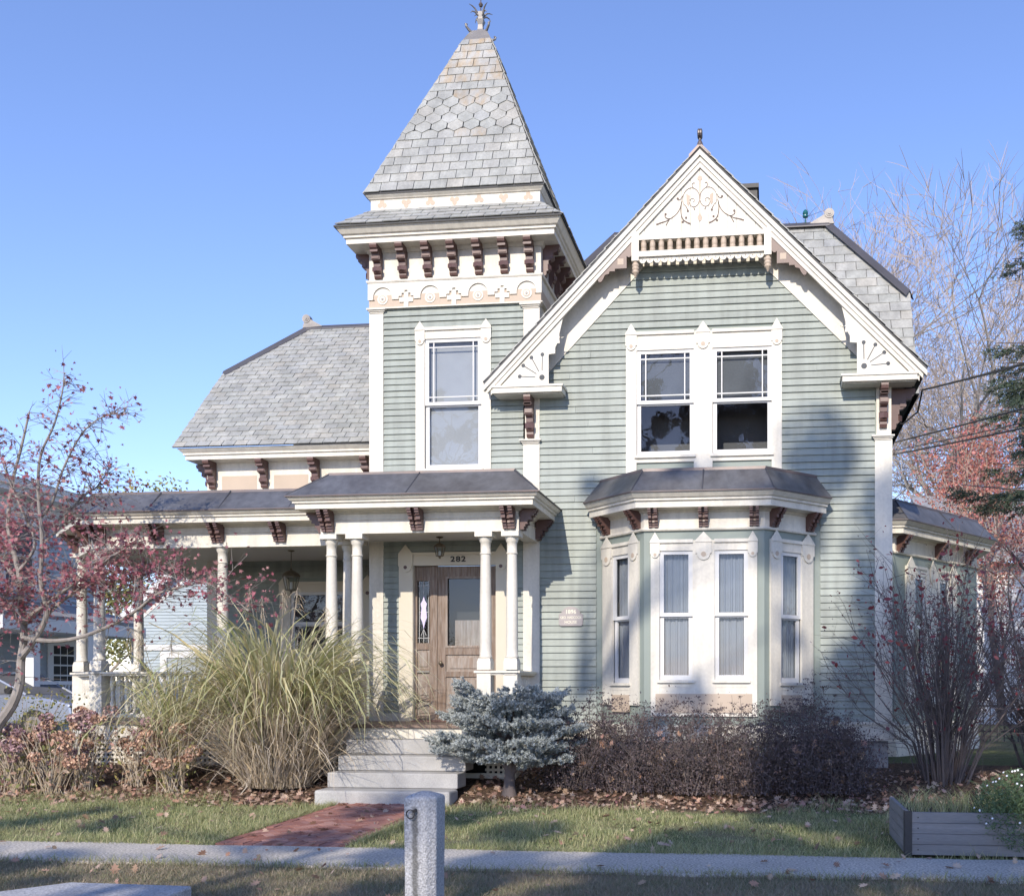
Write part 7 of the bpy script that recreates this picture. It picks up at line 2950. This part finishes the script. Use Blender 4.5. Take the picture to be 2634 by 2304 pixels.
# ---- large bare bush with red leaves
def burning_bush(x, y, w, h, ns, nl, label, seed, lm='crimson_leaf'):
    rg = random.Random(seed)
    base = Vector((x, y, gz(0, y)))
    e = empty('red_leaved_bush', base, label, 'shrub', 'large bare bushes at the right')
    mb = MB()
    ends = []
    for i in range(ns):
        a = rg.uniform(0, 6.28)
        rr = rg.random() ** 0.7
        hh = h * rg.uniform(0.6, 1.05) * (1 - 0.25 * rr * rr)
        tip = base + Vector((math.cos(a) * rr * w, math.sin(a) * rr * w * 0.8, hh))
        st = base + Vector((math.cos(a) * 0.3 * rr + rg.gauss(0, 0.05), math.sin(a) * 0.22 * rr + rg.gauss(0, 0.05), -0.05))
        c1 = st + Vector((math.cos(a) * rr * w * 0.12, math.sin(a) * rr * w * 0.1, hh * 0.35))
        c2 = st + Vector((math.cos(a) * rr * w * 0.5, math.sin(a) * rr * w * 0.4, hh * 0.72))
        j = lambda s_: Vector((rg.gauss(0, s_), rg.gauss(0, s_), rg.gauss(0, s_)))
        pts = [st, c1 + j(0.03), c2 + j(0.06), tip]
        pts = [Vector(q) for q in pts]
        r0 = rg.uniform(0.006, 0.015)
        mb.tube(pts, [r0, r0 * 0.75, r0 * 0.45, 0.002], 4, False)
        for _ in range(11):
            t = rg.uniform(0.2, 1.0)
            k = min(2, int(t * 3))
            q = pts[k] + (pts[k + 1] - pts[k]) * (t * 3 - k)
            d = (pts[k + 1] - pts[k]).normalized() * 0.35 + Vector((rg.gauss(0, 0.28), rg.gauss(0, 0.28), rg.gauss(0.05, 0.2)))
            d = d * rg.uniform(0.5, 1.1)
            q2 = q + d * 0.6 + j(0.03)
            mb.tube([q, q2, q + d], [0.0045, 0.003, 0.0015], 3, False)
            d2 = Vector((rg.gauss(0, 0.15), rg.gauss(0, 0.15), rg.gauss(0.0, 0.15)))
            mb.tube([q2, q2 + d2], [0.0028, 0.0012], 3, False)
            ends += [q + d, q2 + d2]
        ends.append(tip)
    mb.build('stems', 'twig_dark', e)
    E_ = np.array([list(t) for t in ends])
    wt = np.clip((E_[:, 2] - base.z) / h, 0.06, 1) ** 1.6
    wt /= wt.sum()
    C = E_[nrg.choice(len(E_), nl, p=wt)] + nrg.normal(0, 0.05, (nl, 3))
    scatter_leaves('crown', C, nrg.uniform(0.03, 0.10, nl), OVAL, lm, e, curl=0.5)
    n = nl * 3
    C = E_[nrg.integers(0, len(E_), n)] + nrg.normal(0, 0.05, (n, 3))
    scatter_leaves('dry_bud', C, nrg.uniform(0.012, 0.03, n), OVAL, 'spirea_leaf', e)


p = at(2425, 1995, -1.25)
burning_bush(p.x, -1.25, 1.8, 3.0, 110, 950, 'large many stemmed bare bush with scattered crimson leaves at the right corner', 3)
burning_bush(p.x + 1.75, 0.3, 1.4, 2.6, 120, 400, 'dense dark twiggy bush cut by the right edge', 4)


# ---- planter plants
def daisy():
    base = Vector((2.25, -5.35, 0.35))
    e = empty('daisy_plant', base, 'feathery green plant dotted with white daisies spilling over the planter', 'plant')
    n = 9000
    v = nrg.normal(size=(n, 3))
    v /= np.linalg.norm(v, axis=1)[:, None]
    r = nrg.random(n) ** 0.4
    C = np.column_stack([base.x + 0.12 + v[:, 0] * r * 0.52, base.y - 0.02 + v[:, 1] * r * 0.42, base.z + 0.08 + v[:, 2] * r * 0.40])
    C = C[(C[:, 2] > 0.05)]
    scatter_leaves('foliage', C, nrg.uniform(0.02, 0.05, len(C)), [(-0.12, -0.5), (0.12, -0.5), (0.06, 0.5), (-0.06, 0.5)], 'leaf_green', e)
    mb = MB()
    for i in range(60):
        a = random.Random(i).uniform(0, 6.28)
        mb.tube([base + Vector((0.1, 0, -0.25)), base + Vector((0.1 + 0.25 * math.cos(a), 0.2 * math.sin(a), 0.05)), base + Vector((0.1 + 0.45 * math.cos(a * 1.7), 0.36 * math.sin(a * 1.3), 0.15 + 0.2 * math.sin(i)))], [0.005, 0.004, 0.002], 3, False)
    mb.build('stems', 'leaf_green', e)
    rg = random.Random(8)
    for i in range(30):
        th, ph = rg.uniform(-2.9, -0.25), rg.uniform(-0.3, 1.2)
        c = base + Vector((0.12 + 0.53 * math.cos(th) * math.cos(ph), -0.02 + 0.44 * math.sin(th) * math.cos(ph), 0.08 + 0.42 * math.sin(ph)))
        mb = MB()
        d = Vector((math.cos(th) * 0.6, math.sin(th), 0.5)).normalized()
        u_ = d.orthogonal().normalized()
        w_ = d.cross(u_)
        pts = []
        for k in range(14):
            a = 2 * math.pi * k / 14
            rr = 0.012 if k % 2 == 0 else 0.007
            pts.append(c + (u_ * math.cos(a) + w_ * math.sin(a)) * rr)
        mb.quad(*pts)
        mb.build('daisy', 'petal_white', e)


daisy()
n = 2600
P = np.column_stack([nrg.uniform(1.3, 3.2, n), nrg.uniform(-5.4, -3.2, n)])
zb = np.where(P[:, 1] < -4.2, 0.36, GZV(P[:, 0], P[:, 1]))
H = nrg.uniform(0.05, 0.22, n)
a = nrg.uniform(0, 6.28, n)
blades('planter_weeds', np.column_stack([P, zb]), H, nrg.uniform(0.005, 0.011, n), np.column_stack([np.cos(a), np.sin(a)]) * (H * 0.9)[:, None], 'lawn_blade', kind='stuff')
tag(bpy.data.objects['planter_weeds'], 'straggly grass and weeds in and behind the planter box', 'grass')
